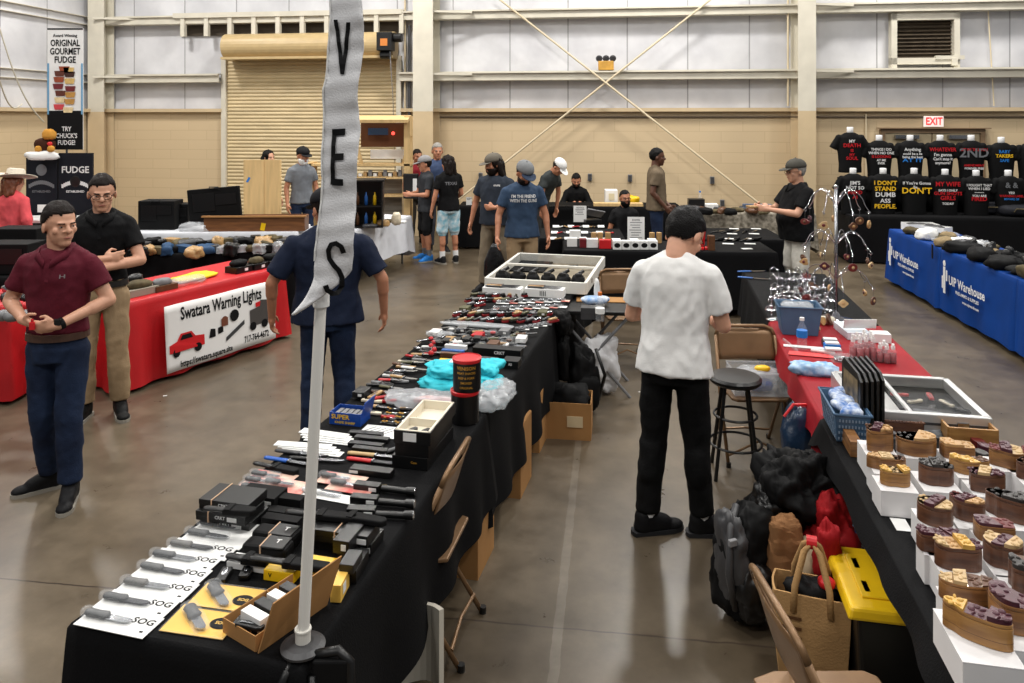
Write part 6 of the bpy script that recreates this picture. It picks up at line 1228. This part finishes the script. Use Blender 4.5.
TOPR=[(850,127,[('MY','w',.07,1),('DEATH','r',.085,1),('IS','r',.07,1),('MY','r',.06,1),('SOUL','r',.075,1)],'highest black t-shirt at the far left of the top row, with red lettering'),
(879,135,[('THINGS I DO','w',.06,.9),('WHEN NO ONE','w',.06,.9),('IS LOOKING','r',.06,.9),('AT ME','w',.05,1),('EVER','w',.05,1)],'top row black t-shirt with five pale lines, second from left'),
(910,135,[('Anything','w',.07,1),('could be a lie','w',.055,1),('being the best','w',.055,1),('AT IT','b',.08,1.6)],'top row black t-shirt with a blue bottom line'),
(940,135,[('WHATEVER','r',.085,.9),("I'm gonna",'w',.07,1),("Can't stop it",'w',.065,.9),('anymore?','w',.06,1)],'top row black t-shirt with a red heading over white script'),
(971,135,[('LET ME TELL YOU','r',.06,.85),('2ND','g',.2,1.1),('AMENDMENT','r',.05,1),('FOREVER FREE','w',.045,1)],'top row black t-shirt with a large grey emblem between red lines'),
(1001,137,[('BABY','b',.07,1),('TAKERS','y',.075,1),('SAFE','b',.065,1)],'top row black t-shirt with three short coloured words'),
(1031,137,[('FREE','w',.07,1)],'top row black t-shirt cut by the right edge')]
BOT=[(853,168,[("JIM'S",'w',.08,1),('NOT SO','w',.075,1),('HARD','r',.08,1),('AS','r',.07,1)],'bottom row black t-shirt behind the chrome tree, with red and white words'),
(883,168,[("I DON'T",'y',.095,1),('STAND','y',.095,1.05),('DUMB','w',.1,1.1),('ASS','w',.09,1.1),('PEOPLE.','y',.095,1)],"bottom row black t-shirt reading I don't stand in yellow"),
(914,168,[("If You're Gonna",'w',.065,1),('Be...','w',.06,1),("DON'T",'y',.13,1.1)],"bottom row black t-shirt with a large yellow word don't"),
(945,169,[('MY WIFE','r',.1,.95),('SAYS I ONLY','w',.05,1),('GUN SHOTS','r',.075,1),('GIRLS','r',.09,1),('TODAY','w',.05,1)],'bottom row black t-shirt with red my wife lettering'),
(976,170,[('I FOUGHT THAT','w',.055,.9),('WHEN I LIED','w',.055,1),('------','w',.06,1.2),('YOU ARE','w',.05,1),('FIRED','r',.09,1)],'bottom row black t-shirt with small white lines over a red word'),
(1008,170,[('& &','g',.12,1),('YES!','w',.05,1),('WARNING LABEL','r',.05,.9),('BEWARE OF','b',.045,.9)],'bottom row black t-shirt with a small grey emblem and coloured bars')]
for px,py,l,lab in TOPR: bust(px,py,.28,l,lab)
for px,py,l,lab in BOT: bust(px,py,-.02,l,lab)
o=T('cloth_backdrop','low black cloth backdrop behind the bottom row of t-shirts','backdrop',(5.42,12.72,0),-.133); b=B(); b.grid(lambda u,v:Vector((4.2*u,.02*math.sin(u*40),.2+1.05*v)),120,4); part('cloth',b,m_black,o,solid=.004,smooth=True); 
for q in(.05,2.1,4.1): part('upright_pole',B().cyl((q,.03,0),(q,.03,1.3),.02),m_bplas,o)
# folded bags and goods around the blue tables
def pile(n,x0,x1,py0,py1,name,words,mats,group,size=(.12,.08,.03),z=ZT,seed=0,cat='goods'):
    for i in range(n):
        f=(i+.5)/n; px=x0+(x1-x0)*f+random.uniform(-3,3); py=py0+(py1-py0)*f+random.uniform(-2,2); s_=[q*random.uniform(.7,1.2) for q in size]
        S(name,'%s, %s from left'%(words,ORD[i] if i<16 else 'rightmost'),cat,blob((0,0,0),s_,seed+i,.35,14,n=18),mats[i%len(mats)],at(px,py,z+s_[2]*.8),random.uniform(-1,1),group,smooth=True)
m_dkbag=mat('dark_duffel',(30,31,36),.7,var=.2)
for i,(px,py,w_) in enumerate(((985,211,.5),(1012,213,.45),(990,206,.45),(1018,207,.4))):
    p=at(px,py+2,ZT); p.z=ZT+(.0 if i<2 else .16); t=T('duffel_bag','dark folded range bag on the table below the t-shirts, %s'%('lower left','lower right','upper left','upper right')[i],'bag',(p.x,p.y-.1,p.z),-.133); part('body',blob((0,0,.09),(w_*.6,.2,.095),60+i,.15,7),m_dkbag,t,smooth=True); b=B(); b.tube([(-.12,-.19,.08),(-.1,-.22,.13),(.1,-.22,.13),(.12,-.19,.08)],.01,8); part('handle',b,m_olive,t)
dB=Vector((-.1205,-.9927)); 
def bpos(s_,w_): p=Vector((5.25,10.6))+dB*s_+Vector((.9927,-.1205))*w_; return (p.x,p.y)
AB=math.atan2(.9927,.1205)-PI/2
for i,(s_,w_,dx,dy,h_) in enumerate(((.18,.35,.4,.26,.1),(.3,.42,.5,.2,.09))): 
    x_,y_=bpos(s_,w_); t=T('white_carton',('long white carton of gear at the far end of the blue tables','white carton behind the first on the blue tables')[i],'box',(x_,y_,ZT),AB-.9*i); b=B()
    for c,q in(((0,-dy/2,h_/2),(dx,.006,h_)),((0,dy/2,h_/2),(dx,.006,h_)),((-dx/2,0,h_/2),(.006,dy,h_)),((dx/2,0,h_/2),(.006,dy,h_)),((0,0,.004),(dx,dy,.006))): b.box(c,q)
    part('walls',b,m_white,t); part('dark_contents',blob((0,0,.07),(dx*.42,dy*.4,.035),70+i,.3,14),m_dgrey,t,smooth=True)
gm=[m_olive,m_dgrey,m_bag,m_bmatte,mat('tan_nylon',(140,122,92),.8),m_white]
for i in range(44):
    s_=.5+i*.094; w_=.12+.5*((i*7)%5)/5; x_,y_=bpos(s_,w_); sz=[random.uniform(.09,.2),random.uniform(.07,.13),random.uniform(.03,.075)]
    dark=i>17; S('nylon_pouch','%s nylon gear piece on the %s blue table, %s one from its far end'%(('pale','dark')[dark],('farthest','middle','nearest')[min(2,int(s_/1.67))],ORD[[i,i-13,i-30][min(2,int(s_/1.67))]]),'gear',blob((0,0,0),sz,80+i,.4,14,n=18),(gm[3] if dark and i%3 else gm[i%6]),(x_,y_,ZT+sz[2]*.85),i,smooth=True)
for i in range(9):
    x_,y_=bpos(1.8+.18*i,.3+.12*(i%2)); t=T('gun_holster','black holster standing on the middle blue table, %s from the far end'%ORD[i],'holster',(x_,y_,ZT),i*.7,'black holsters on the blue tables'); part('shell',blob((0,0,.07),(.05,.03,.075),120+i,.2,14,n=18),m_bplas,t,smooth=True); part('belt_loop',B().tube([(-.02,.03,.04),(-.02,.05,.09),(.02,.05,.09),(.02,.03,.04)],.006,6),m_bmatte,t)
x_,y_=bpos(3.5,.25); carton('white box standing on the nearest blue table at the right edge',(x_,y_,ZT),AB,.16,.14,.2,m_white,lid=False)
x_,y_=bpos(1.55,-.03); S('black_strap','black strap hanging over the blue cloth between two tables','strap',B().box((0,0,0),(.012,.03,.17)),m_bplas,(x_-.02,y_,.70),AB,bev=.003)
# ---------------- middle tables
def sign(label,px,py,w,h,z=ZT,lines=7):
    p=at(px,py,z); t=T('table_sign',label,'sign',p,-.06); part('card',B().box((0,0,h/2),(w,.006,h)),m_white,t); b=B(); txt(b,'KNIVES' if lines>6 else 'NOTICE',.03,up(0,-.0045,h*.88))
    for j in range(lines): b.box((-.01*(j%2),-.004,h*.78-j*h*.1),(w*(.7-.12*(j%3)),.0006,.008))
    part('printed_lines',b,mat('grey_text',(120,120,124),.6),t); part('stand',B().box((0,.05,.01),(w*.8,.1,.004)),m_clear,t)
sign('white printed sign standing among the small white boxes',636,242,.21,.31); sign('white sign standing on the left middle table behind',580,222,.19,.24,lines=4)
for i,px in enumerate((617,626,635,644,653)):
    t=T('mug_box','small white box with a black oval window, %s from left in the front row'%ORD[i],'box',at(px,249,ZT),-.06,'white boxes with black ovals'); part('body',B().box((0,0,.05),(.1,.09,.1)),m_white,t,bev=.002); b=B(); b.ell((0,-.046,.05),(.036,.002,.028),n=20); part('oval_window',b,m_ink,t)
    if i%2==0: t2=dup(t,hold(t,(.0,.12,.0),1),-.06,'small white box with a black oval window, %s from left in the back row'%ORD[i//2])
for px,py,m_,w_,l in((572,246,m_white,.12,'white box with a red end at the left of the front middle table'),(583,247,HM_['wine'],.08,'wine red box beside it'),(592,247,m_white,.14,'plain white box before the tan rolls'),(605,248,m_redp,.14,'bright red framed box with a white window'),(575,238,m_white,.14,'white box behind the leftmost one')):
    carton(l+', on the middle tables' if len(l.split())<9 else l,at(px,py,ZT),-.06,w_,.1,.1,m_,lid=False,sticker=0 if m_ is m_redp else None)
for i,(px,py) in enumerate(((600,243),(608,243),(594,243),(659,243),(652,243))): S('tan_roll','tan wrapped roll standing behind the red and white boxes, %s from left'%ORD[i],'roll',B().cyl((0,0,0),(0,0,.13),.035,n=16),HM_['tan'],at(px,py,ZT),0,bev=.004)
t=T('red_stand','bright red display stand right of the man in white','stand',at(702,249,ZT),.1); part('base',B().box((0,0,.01),(.14,.12,.02)),m_redp,t); part('back_panel',B().box((0,.04,.13),(.1,.01,.24),m=Matrix.Rotation(.2,4,'X')),m_redp,t); carton('brown box beside the bright red stand',at(711,250,ZT),0,.07,.09,.17,HM_['brown'],lid=False)
t=T('laptop_easel','open grey case on the left middle table by the white sign','case',at(592,222,ZT),.2); part('base',B().box((0,0,.02),(.24,.2,.04)),m_bplas,t); part('open_lid',B().box((.07,.1,.12),(.3,.02,.14),m=Matrix.Rotation(.8,4,'X')@Matrix.Rotation(.3,4,'Y')),m_grey,t,bev=.004)
for i in range(34):
    px=553+(i%12)*5.0+(i//12)*1.5; py=239-(i//12)*6; c=('white','black','grey','tan','red')[(i*3)%5]
    if i%3: folder('%s small knife on the left middle table, %s row, %s from left'%(c,('near','centre','rear')[i//12],ORD[i%12]),at(px,py,ZT),i*.8,.12,HM_[c],group='small knives on the left middle table')
    else: S('price_card','white price card on the left middle table, %s row, %s from left'%(('near','centre','rear')[i//12],ORD[i%12]),'card',B().box((0,0,.01),(.09,.05,.004),m=Matrix.Rotation(.5,4,'X')),m_white,at(px,py,ZT),0,'price cards on the left middle table')
for i in range(10): 
    px=718+(i%5)*9; py=240-(i//5)*8; 
    (knife if i%2 else sheath)('long %s on the right middle table, %s row, %s from left'%(('sheathed knife','bare knife')[i%2],('near','rear')[i//5],ORD[i%5]),at(px,py,ZT),.9+.2*math.sin(i),.36)
for i in range(8): S('price_card','white card on the right middle table, %s from left'%ORD[i],'card',B().box((0,0,.004),(.13,.07,.004)),m_white,at(728+(i//4)*22+(i%4)*2,244-(i%4)*5,ZT),-.2,'white cards on the right middle table')
S('price_card','white card alone at the near right corner of the middle tables','card',B().box((0,0,.004),(.12,.07,.004)),m_white,at(747,249,ZT),.1)
# tools crossing near the red table
for i in(0,1): knife('blue handled tool lying at the corner behind the folding chair, %s'%('upper','lower')[i],at(752+2*i,272+7*i,.755),.1-.5*i,.3,HM_['blue'],m_blade)
# ---------------- back wall tables
p=at(611,203,.75)
t=T('office_carton','white boxed machine on the back wall table','box',at(611,204,ZT),-.05); part('carton_body',B().box((0,0,.13),(.22,.25,.26)),m_white,t,bev=.01); b=B(); b.box((0,-.128,.14),(.1,.004,.12)); part('printed_panel',b,mat('beige_print',(206,198,170),.6),t)
S('wooden_board','long light board lying under the white boxed machine','board',B().box((0,0,.03),(.85,.2,.05)),m_ply,at(618,206,ZT)+Vector((0,.0,0)),-.05); S('yellow_cloth','crumpled yellow cloth on the back wall table','cloth',blob((0,0,0),(.14,.1,.08),130,.4,10),m_yel,Vector((atY(631,198,13.5).x,13.5,ZT+.08)),0,smooth=True)
for i in range(20): S('knife_case','small dark case in the row along the back wall table, %s from left'%(ORD[i] if i<16 else ('seventeenth','eighteenth','nineteenth','twentieth')[i-16]),'case',B().box((0,0,.015),(.07,.12,.03)),m_bmatte,at(500+i*4.6,207.5,ZT),-.05+.1*math.sin(i*3),'small dark cases on the back wall table',bev=.004)
sign('small white notice at the left end of the back wall table',469,205,.1,.14,lines=2)
t=carton('black boxed device on the patterned cloth',at(696,210,ZT),-.1,.26,.2,.19,m_bplas,lid=False); carton('white paper stack on the patterned cloth',at(711,211,ZT),-.1,.2,.2,.12,m_white,lid=False); carton('blue grey case lid on the patterned cloth by the stout man',at(757,210,ZT),-.1,.46,.12,.1,mat('blue_grey',(78,92,116),.5),lid=False)
o=T('water_bottle','small clear bottle behind the black boxed device','bottle',at(700,207,ZT)); b=B(); b.lathe([(.001,0),(.032,0),(.034,.1),(.03,.2),(.014,.25),(.001,.25)],n=16); part('body',b,m_clear,o,smooth=True); b=B(); b.cyl((0,0,.25),(0,0,.28),.016); part('cap',b,m_bink,o)
pile(14,676,768,209,210.5,'fabric_gear','dark rolled gear on the patterned cloth',[m_bmatte,m_olive,m_dgrey,HM_['brown']],'rolled gear on the patterned cloth',(.12,.08,.05),seed=140)
S('held_item','brown flat item held by the stout man','item',B().box((0,0,0),(.2,.12,.02)),HM_['tan'],hold(p15,(0,-.5,1.22),1.03),.2,bev=.004)
# ---------------- plywood booth and white table E
yb=12.9
def pb(px,py,dy=0): return atY(px,py,yb+dy)
x0=pb(306,200).x; x1=pb(411,200).x; o=T('plywood_booth','tall plywood booth with shelves behind the banner','booth',(x0,yb,0)); wB=x1-x0; zt=pb(360,116).z
for q,xx in enumerate((0.04,wB-.07)):
    part('side_post',B().box((xx,.2,zt/2 if q else .78),(.1,.4,zt if q else 1.5)),m_ply,o)
x2=wB*.5
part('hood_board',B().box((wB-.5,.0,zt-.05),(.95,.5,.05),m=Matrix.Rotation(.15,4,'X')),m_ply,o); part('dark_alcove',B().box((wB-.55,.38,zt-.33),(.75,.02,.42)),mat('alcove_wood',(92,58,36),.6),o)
for i,py in enumerate((165,178,196)): part('shelf',B().box((wB/2,.2,pb(360,py).z),(wB,.4,.035)),m_ply,o)
part('slat_panel',B().box((wB*.72,.3,.9),(.6,.02,.9)),mat('grey_slats',(150,146,138),.6,stretch=(1,1,20),rgb2=(110,106,100),vscale=1),o); part('white_board',B().box((wB-.45,.33,pb(360,155).z),(.6,.02,.16)),m_white,o)
for q in(-1,1): part('brace_board',B().box((wB-.5+q*.42,.1,pb(360,150).z),(.06,.03,.5),m=Matrix.Rotation(q*.25,4,'Y')),m_ply,o)
b=B(); b.ell((wB-.35,.3,zt-.3),.03); part('red_lamp',b,mat('red_glow',(255,70,60),.3,emit=3),o,smooth=True); part('blue_lit_panel',B().box((wB-.62,.35,zt-.27),(.35,.01,.12)),mat('blue_display',(46,66,92),.3),o)
for i in range(9): carton('small %s item on the booth shelf, %s from left'%(('white','tan','grey')[i%3],ORD[i]),(x0+.9+.085*i,yb+.12,pb(360,178).z+.02),0,.06,.06,.05+.03*(i%3),(m_white,HM_['tan'],m_grey)[i%3],lid=False)
t=T('literature_rack','black wall rack with papers on the booth post','rack',atY(411,198,yb-.12),-.2); part('back_panel',B().box((0,0,.2),(.26,.06,.42)),m_bplas,t,bev=.01); part('paper',B().box((.08,-.035,.22),(.07,.006,.22)),m_white,t)
q=at(368,228,.75); t=T('black_cabinet','black open cabinet with bottles on the white cloth behind the banner','cabinet',(q.x-.05,q.y+.15,ZT),.1); b=B(); w_,d_,h_=.46,.35,.66
for c,s_ in(((-w_/2,0,h_/2),(.02,d_,h_)),((w_/2,0,h_/2),(.02,d_,h_)),((0,0,h_),(w_+.06,d_+.04,.02)),((0,0,.01),(w_,d_,.02)),((0,d_/2,h_/2),(w_,.01,h_)),((0,0,h_*.45),(w_,d_,.015))): b.box(c,s_)
part('carcass',b,m_bplas,t)
for i in range(6): S('cabinet_bottle' if False else 'small_bottle','small %s bottle in the black cabinet, %s'%(('brown','blue','yellow')[i%3],('lower shelf, %s'%ORD[i] if i<3 else 'upper shelf, %s'%ORD[i-3])),'bottle',B().lathe([(.001,0),(.025,0),(.025,.12),(.01,.15),(.01,.18),(.001,.18)],n=14),(HM_['brown'],HM_['blue'],m_yel)[i%3],hold(t,(-.12+.12*(i%3),-.05,.03 if i<3 else .31),1),0,smooth=True)
for i,(px,py,r_,m_) in enumerate(((383,223,(.09,.07,.05),HM_['tan']),(396,219,(.07,.05,.1),HM_['cream']),(370,226,(.1,.06,.03),m_dgrey),(388,221,(.07,.05,.03),m_olive),(402,222,(.06,.05,.02),m_white),(375,223,(.06,.05,.03),m_grey))): S('craft_piece','%s carved piece on the white cloth before the booth'%('large tan','upright cream','flat dark grey','olive','small white','grey')[i],'craft piece',blob((0,0,0),r_,150+i,.35,14,n=20),m_,at(px,py,ZT+r_[2]*.8),0,smooth=True)
# ---------------- black cases, brown tray, plywood sheets
def casebox(label,px,py,Y,w,h,d,rz=0,tilt=0):
    p=atY(px,py,Y); t=T('gun_case',label,'case',(p.x,p.y,p.z),rz); m=Matrix.Rotation(tilt,4,'Y'); part('shell',B().box((0,0,0),(w,d,h),m=m).xf(Matrix.Translation((0,0,h/2))),m_bmatte,t,bev=.01)
    b=B(); b.box((-w*.2,-d/2-.004,h*.1),(w*.42,.006,h*.5),m=m); b.xf(Matrix.Translation((0,0,h/2))); part('inset_panel',b,m_bplas,t); b=B(); b.box((w*.22,-d/2-.004,h*.2),(w*.4,.006,h*.3),m=m); b.xf(Matrix.Translation((0,0,h/2))); part('lid_panel',b,m_bplas,t); b=B(); b.tube([(-.07,-d/2,h*.96),(-.06,-d/2-.02,h*1.03),(.06,-d/2-.02,h*1.03),(.07,-d/2,h*.96)],.008,6); part('handle',b,m_bplas,t)
casebox('black soft case standing at the left of the white cloth table',161,230,10.6,.5,.42,.3); casebox('second black case leaning on the large open lid',181,230,10.75,.3,.38,.25)
casebox('large open black case lid with diagonal straps',215,224,10.5,.72,.5,.06,0,-.09)
S('bubble_wrap','clear crumpled wrap before the black cases','wrap',blob((0,0,0),(.2,.1,.08),160,.4,12),m_bag,atY(195,228,10.35),0,smooth=True)
p=atY(257,231,10.45); o=T('wooden_trough','long brown wooden trough on the white cloth table','trough',(p.x,p.y,ZT),.03); b=B(); b.box((0,-.12,.1),(1.35,.02,.2)); b.box((0,.12,.1),(1.35,.02,.2)); b.box((-.67,0,.1),(.02,.24,.2)); b.box((.67,0,.1),(.02,.24,.2)); b.box((0,0,.01),(1.35,.24,.02)); part('body',b,m_wood,o,bev=.003); part('top_rim',B().box((0,-.13,.2),(1.4,.05,.02)),mat('tan_rim',(168,120,72),.5),o); part('yellow_tag',B().box((.12,-.133,.06),(.06,.004,.1),rz=0,m=Matrix.Rotation(.2,4,'Y')),m_yel,o)
for i,(px,w_,l) in enumerate(((254,.3,'left'),(272.5,.28,'right'))):
    p=atY(px,216,11.5); o=T('plywood_sheet','pale plywood sheet standing upright, %s of two'%l,'plywood',(p.x,p.y,0),.1-.3*i); part('sheet',B().box((0,0,(p.z+.82)/2+.1),(w_,.03,p.z+.68)),m_ply,o); 
    if i==0: part('blue_tape',B().box((-.08,-.018,p.z+.55),(.03,.003,.08),m=Matrix.Rotation(.5,4,'Y')),m_bink,o)
    part('foot_brace',B().box((0,.1,.02),(w_,.3,.04)),m_ply,o)
# gear on black table C (radios, pouches) and on the red tables
gm2=[m_bmatte,m_olive,m_bplas,m_dgrey,HM_['tan']]
for i in range(34):
    f=i/34; px=130+f*158; r_=i%2; py=(253-4*f)-(9 if r_ else 1); blue=165<px<215 and i%4==0; wh=210<px<285 and i%4==0
    S('radio_gear','%s gear on the table behind the red one, %s row, %s'%(('blue strapped' if blue else 'bagged white' if wh else ('black','olive','glossy black','dark grey','tan')[i%5]),('near','far')[r_],(ORD[i//2] if i//2<16 else 'last')+' from left'),'gear',(blob((0,0,0),(random.uniform(.05,.13),random.uniform(.05,.1),random.uniform(.03,.08)),170+i,.5,16,n=28,box=.6) if i%3 else B().box((0,0,0),(random.uniform(.1,.25),.12,.08))),mat('blue_nylon',(44,72,104),.6) if blue else (m_bag if wh else gm2[i%5]),at(px,py+random.uniform(-2.5,2.5),ZT+.04),i,smooth=i%3>0,bev=0 if i%3 else .006)
o=T('camouflage_net','coiled olive rope ring on the radio gear table beside the navy shirt','rope',at(282,243,ZT+.03),0); b=B(); b.tube([(.28*math.cos(i*PI/16),.16*math.sin(i*PI/16),.02*math.sin(i)) for i in range(32)],.035,8,True); part('coil',b,m_olive,o,smooth=True)
def rpos(u,v): q=Matrix.Rotation(ang,2)@Vector((u,v)); return (q.x-3.245,q.y+6.29,ZT)
for i,(u,v,dx,dy,h_,m_,l) in enumerate(((.05,.3,.2,.16,.07,m_bplas,'black radio box at the near end of the red table'),(.25,.18,.28,.17,.06,mat('cream_grey',(150,142,128),.6),'cream and grey tray of parts on the red table'),(.46,.14,.22,.12,.05,HM_['brown'],'dark brown box beside the cream tray'),(.32,.35,.18,.12,.08,m_bmatte,'black device behind the cream tray'),(1.35,.18,.2,.17,.06,m_bplas,'left black tray of rolled caps at the far end of the red table'),(1.55,.16,.18,.17,.06,m_bplas,'middle black tray of rolled caps at the far end of the red table'),(1.75,.16,.18,.17,.06,m_bplas,'right black tray of rolled caps at the far end of the red table'))):
    carton(l,rpos(u+.05,v),ang,dx,dy,h_,m_,lid=False,sticker=.02 if i>3 else None); 
    S('nylon_roll','%s rolled item lying on the %s'%(('black','olive','grey','dark','black','tan','olive')[i],l.split(' on the')[0].split(' at the')[0]),'roll',blob((0,0,0),(dx*.4,dy*.35,.035),210+i,.3,14),(m_bmatte,m_olive,m_grey,m_bplas,m_bmatte,m_olive,m_bmatte)[i],(rpos(u+.05,v)[0],rpos(u+.05,v)[1],ZT+h_+.025),ang,smooth=True)
S('safety_vest','folded bright yellow vest on the red table','vest',blob((0,0,0),(.22,.12,.025),220,.3,10),mat('vest_yellow',(222,208,50),.6),(*rpos(.98,.3)[:2],ZT+.02),ang,smooth=True); S('clear_bag','clear bagged white items before the yellow vest','bag',blob((0,0,0),(.2,.1,.035),221,.35,14),m_bag,(*rpos(.78,.18)[:2],ZT+.025),ang,smooth=True)
o=T('binoculars','grey binocular-like device on top of the black device on the red table','device',(*rpos(.42,.42)[:2],ZT+.03),ang); b=B(); b.cyl((-.03,-.05,.05),(-.03,.05,.05),.03); b.cyl((.03,-.05,.05),(.03,.05,.05),.03); part('barrel_pair',b,m_grey,o,smooth=False); part('mount',B().box((0,0,.015),(.1,.08,.05)),m_bplas,o)
for i in range(16):
    px=2+i*2.9+random.uniform(-1,1); py=316-(i%4)*9; S('red_table_item','%s small item on the red table at the left edge, %s row, %s'%(('grey','red','black','silver')[i%4],('near','second','third','far')[i%4],ORD[i//4]),'item',blob((0,0,0),(.07,.05,.04),230+i,.35,16,n=16),(m_grey,m_redp,m_bplas,m_steel)[i%4],at(px,py,ZT+.03),i,smooth=True)
# ---------------- far left: fudge stall
yf=9.9
def pf(px,py,dy=0): return atY(px,py,yf+dy)
a_=pf(27,153);c_=pf(58,153); e_=pf(93,150)
for nm,A1,A2,words in(('left',a_,c_,'left'),('right',c_+Vector((.02,0,0)),e_,'right')):
    w_=(A2-A1).x; cx=(A1.x+A2.x)/2; o=T('folding_screen','black fudge stall panel with pale emblem, %s of two'%words,'screen',(cx,yf,0)); part('cloth_panel',B().box((0,0,A1.z/2),(w_,.04,A1.z)),mat('navy_black_cloth',(22,24,32),.7),o)
    b=B(); zc=A1.z-.22
    if nm=='right': txt(b,'FUDGE',.12,up(0,-.024,zc),.95)
    txt(b,'ESTABLISHED',.04,up(0,-.024,zc-.28)); 
    for i in range(14): 
        t=(i/13-.5)*2; b.box((t*w_*.38,-.023,zc-.16-.05*t*t),(w_*.06,.003,.05))
    part('pale_emblem',b,m_wink if nm=='right' else inks['g'],o); b=B(); b.ell((0,-.024,zc-.15 if nm=='right' else zc),(.07,.004,.075),n=24); part('emblem_disc',b,m_bplas if nm=='right' else inks['g'],o)
    if nm=='left': part('price_list',B().box((.05,-.024,zc-.5),(.2,.004,.1)),m_white,o)
p=pf(60,203,-.45); o=T('stall_counter','black draped fudge stall counter with a white top','counter',(p.x,p.y,0)); part('drape_front',drape(1.5,.7,1.0,(.02,.02,.02,.02),seed=33,amp=.012).xf(Matrix.Translation((-.9,-.2,0))),m_black,o,smooth=False); part('counter_top',B().box((-.45,.1,1.02),(1.0,.5,.03)),m_white,o)
p0=pf(42,150);p1=pf(78,27); w_=p1.x-p0.x; h_=p1.z-p0.z; o=T('fudge_banner','tall banner with stacked fudge picture reading original gourmet fudge','banner',((p0.x+p1.x)/2,yf+.12,0),0)
part('cloth',B().box((0,0,p0.z+h_/2),(w_,.01,h_)),m_white,o); part('support_pole',B().cyl((0,.03,0),(0,.03,p1.z),.015),m_steel,o); part('dark_lower_field',B().box((0,-.007,p0.z+h_*.16),(w_,.004,h_*.32)),m_ink,o)
for q in(-1,1): part('blue_border',B().box((q*(w_/2-.012),-.008,p0.z+h_*.5),(.022,.004,h_*.42)),mat('sky_ink',(110,160,196),.6),o)
part('border',B().box((0,-.006,p1.z-.012),(w_,.003,.02)),m_ink,o)
b=B(); txt(b,'Award Winning',.055,up(0,-.009,p1.z-.1),.9); [txt(b,s_,sz,up(0,-.009,p1.z-z_),sx) for s_,sz,z_,sx in(('ORIGINAL',.12,.2,.7),('GOURMET',.12,.31,.7),('FUDGE',.12,.42,.75))]; part('heading',b,m_ink,o)
b=B(); [txt(b,s_,.085,up(.02,-.0095,p0.z+z_),.8) for s_,z_ in(('TRY',.27),("CHUCK'S",.18),('FUDGE!',.09))]; part('slogan',b,m_wink,o)
fm=[mat('fudge_%d'%i,c,.5,var=.15,vscale=30) for i,c in enumerate(((96,48,34),(60,30,22),(150,70,40),(214,180,110),(112,36,40),(228,206,160),(188,140,70),(206,70,76)))]
for i,(x_,z_,c) in enumerate(((-.01,.56,2),(.05,.575,3),(-.07,.62,0),(.06,.63,1),(-.08,.70,2),(.06,.72,3),(-.09,.79,4),(.07,.82,4),(-.06,.88,0),(.07,.9,6),(-.07,.97,5),(.06,.99,6),(-.08,1.06,7),(.04,1.1,5))):
    b=B(); b.prism([(-.07,.035),(.07,.035),(.055,-.035),(-.055,-.035)],-.002,.002,m=Matrix.Translation((x_,-.012,p1.z-z_+.02))@Matrix.Rotation(PI/2,4,'X')); part('fudge_slice_picture',b,fm[c],o)
# plush toy and cloth on the stall
p=pf(47,152,-.05); o=T('plush_toy','brown and gold plush toy sitting on the fudge stall panels','toy',(p.x,p.y,a_.z)); part('body',blob((-.03,0,.09),(.12,.08,.11),240,.25,10),mat('brown_plush',(64,36,24),.9),o,smooth=True); part('head',blob((.04,-.02,.24),(.08,.07,.07),241,.25,12),mat('gold_plush',(196,140,60),.9),o,smooth=True)
for q in(-.06,.1): part('paw',blob((q,-.08,.06),(.04,.04,.04),242,.2,12),MATS['gold_plush'],o,smooth=True)
part('red_ribbon',blob((.08,-.07,.12),(.03,.03,.03),243,.3,14),m_redp,o,smooth=True)
S('white_cloth','white cloth draped over the top of the stall panel below the plush toy','cloth',blob((0,0,0),(.17,.07,.06),244,.35,10),m_white,(p.x+.0,p.y-.08,a_.z-.03),.3,smooth=True)
# dark boxes at the left edge
for i,(px,py,Y,w_,h_) in enumerate(((12,262,7.6,.5,.3),(34,262,7.8,.4,.22),(22,240,8.3,.5,.5))): 
    p=atY(px,py,Y); t=T('equipment_case','black equipment case at the left edge behind the red table, %s'%('lowest','right one','tallest at the back')[i],'case',(p.x,p.y,ZT if i<2 else 0),0); hh=h_ if i<2 else 1.1; part('shell',B().box((0,0,hh/2),(w_,.3,hh)),m_bmatte,t,bev=.01); part('front_panel',B().box((0,-.155,hh*.6),(w_*.8,.006,hh*.5)),m_bplas,t)
table(-6.5,7.35,0,2.3,.74,m_black,'table with black cases at the left edge','black tablecloth behind the left red table',(.05,.05,.05,.05),34)
# floor bits
for i,(px,py,l) in enumerate(((165,396,'in front of the red table'),(640,392,'in the aisle by the tray table'))): S('litter_scrap','tiny white scrap on the floor %s'%l,'litter',B().box((0,0,.002),(.03,.015,.003)),m_white,at(px,py,0),.4)
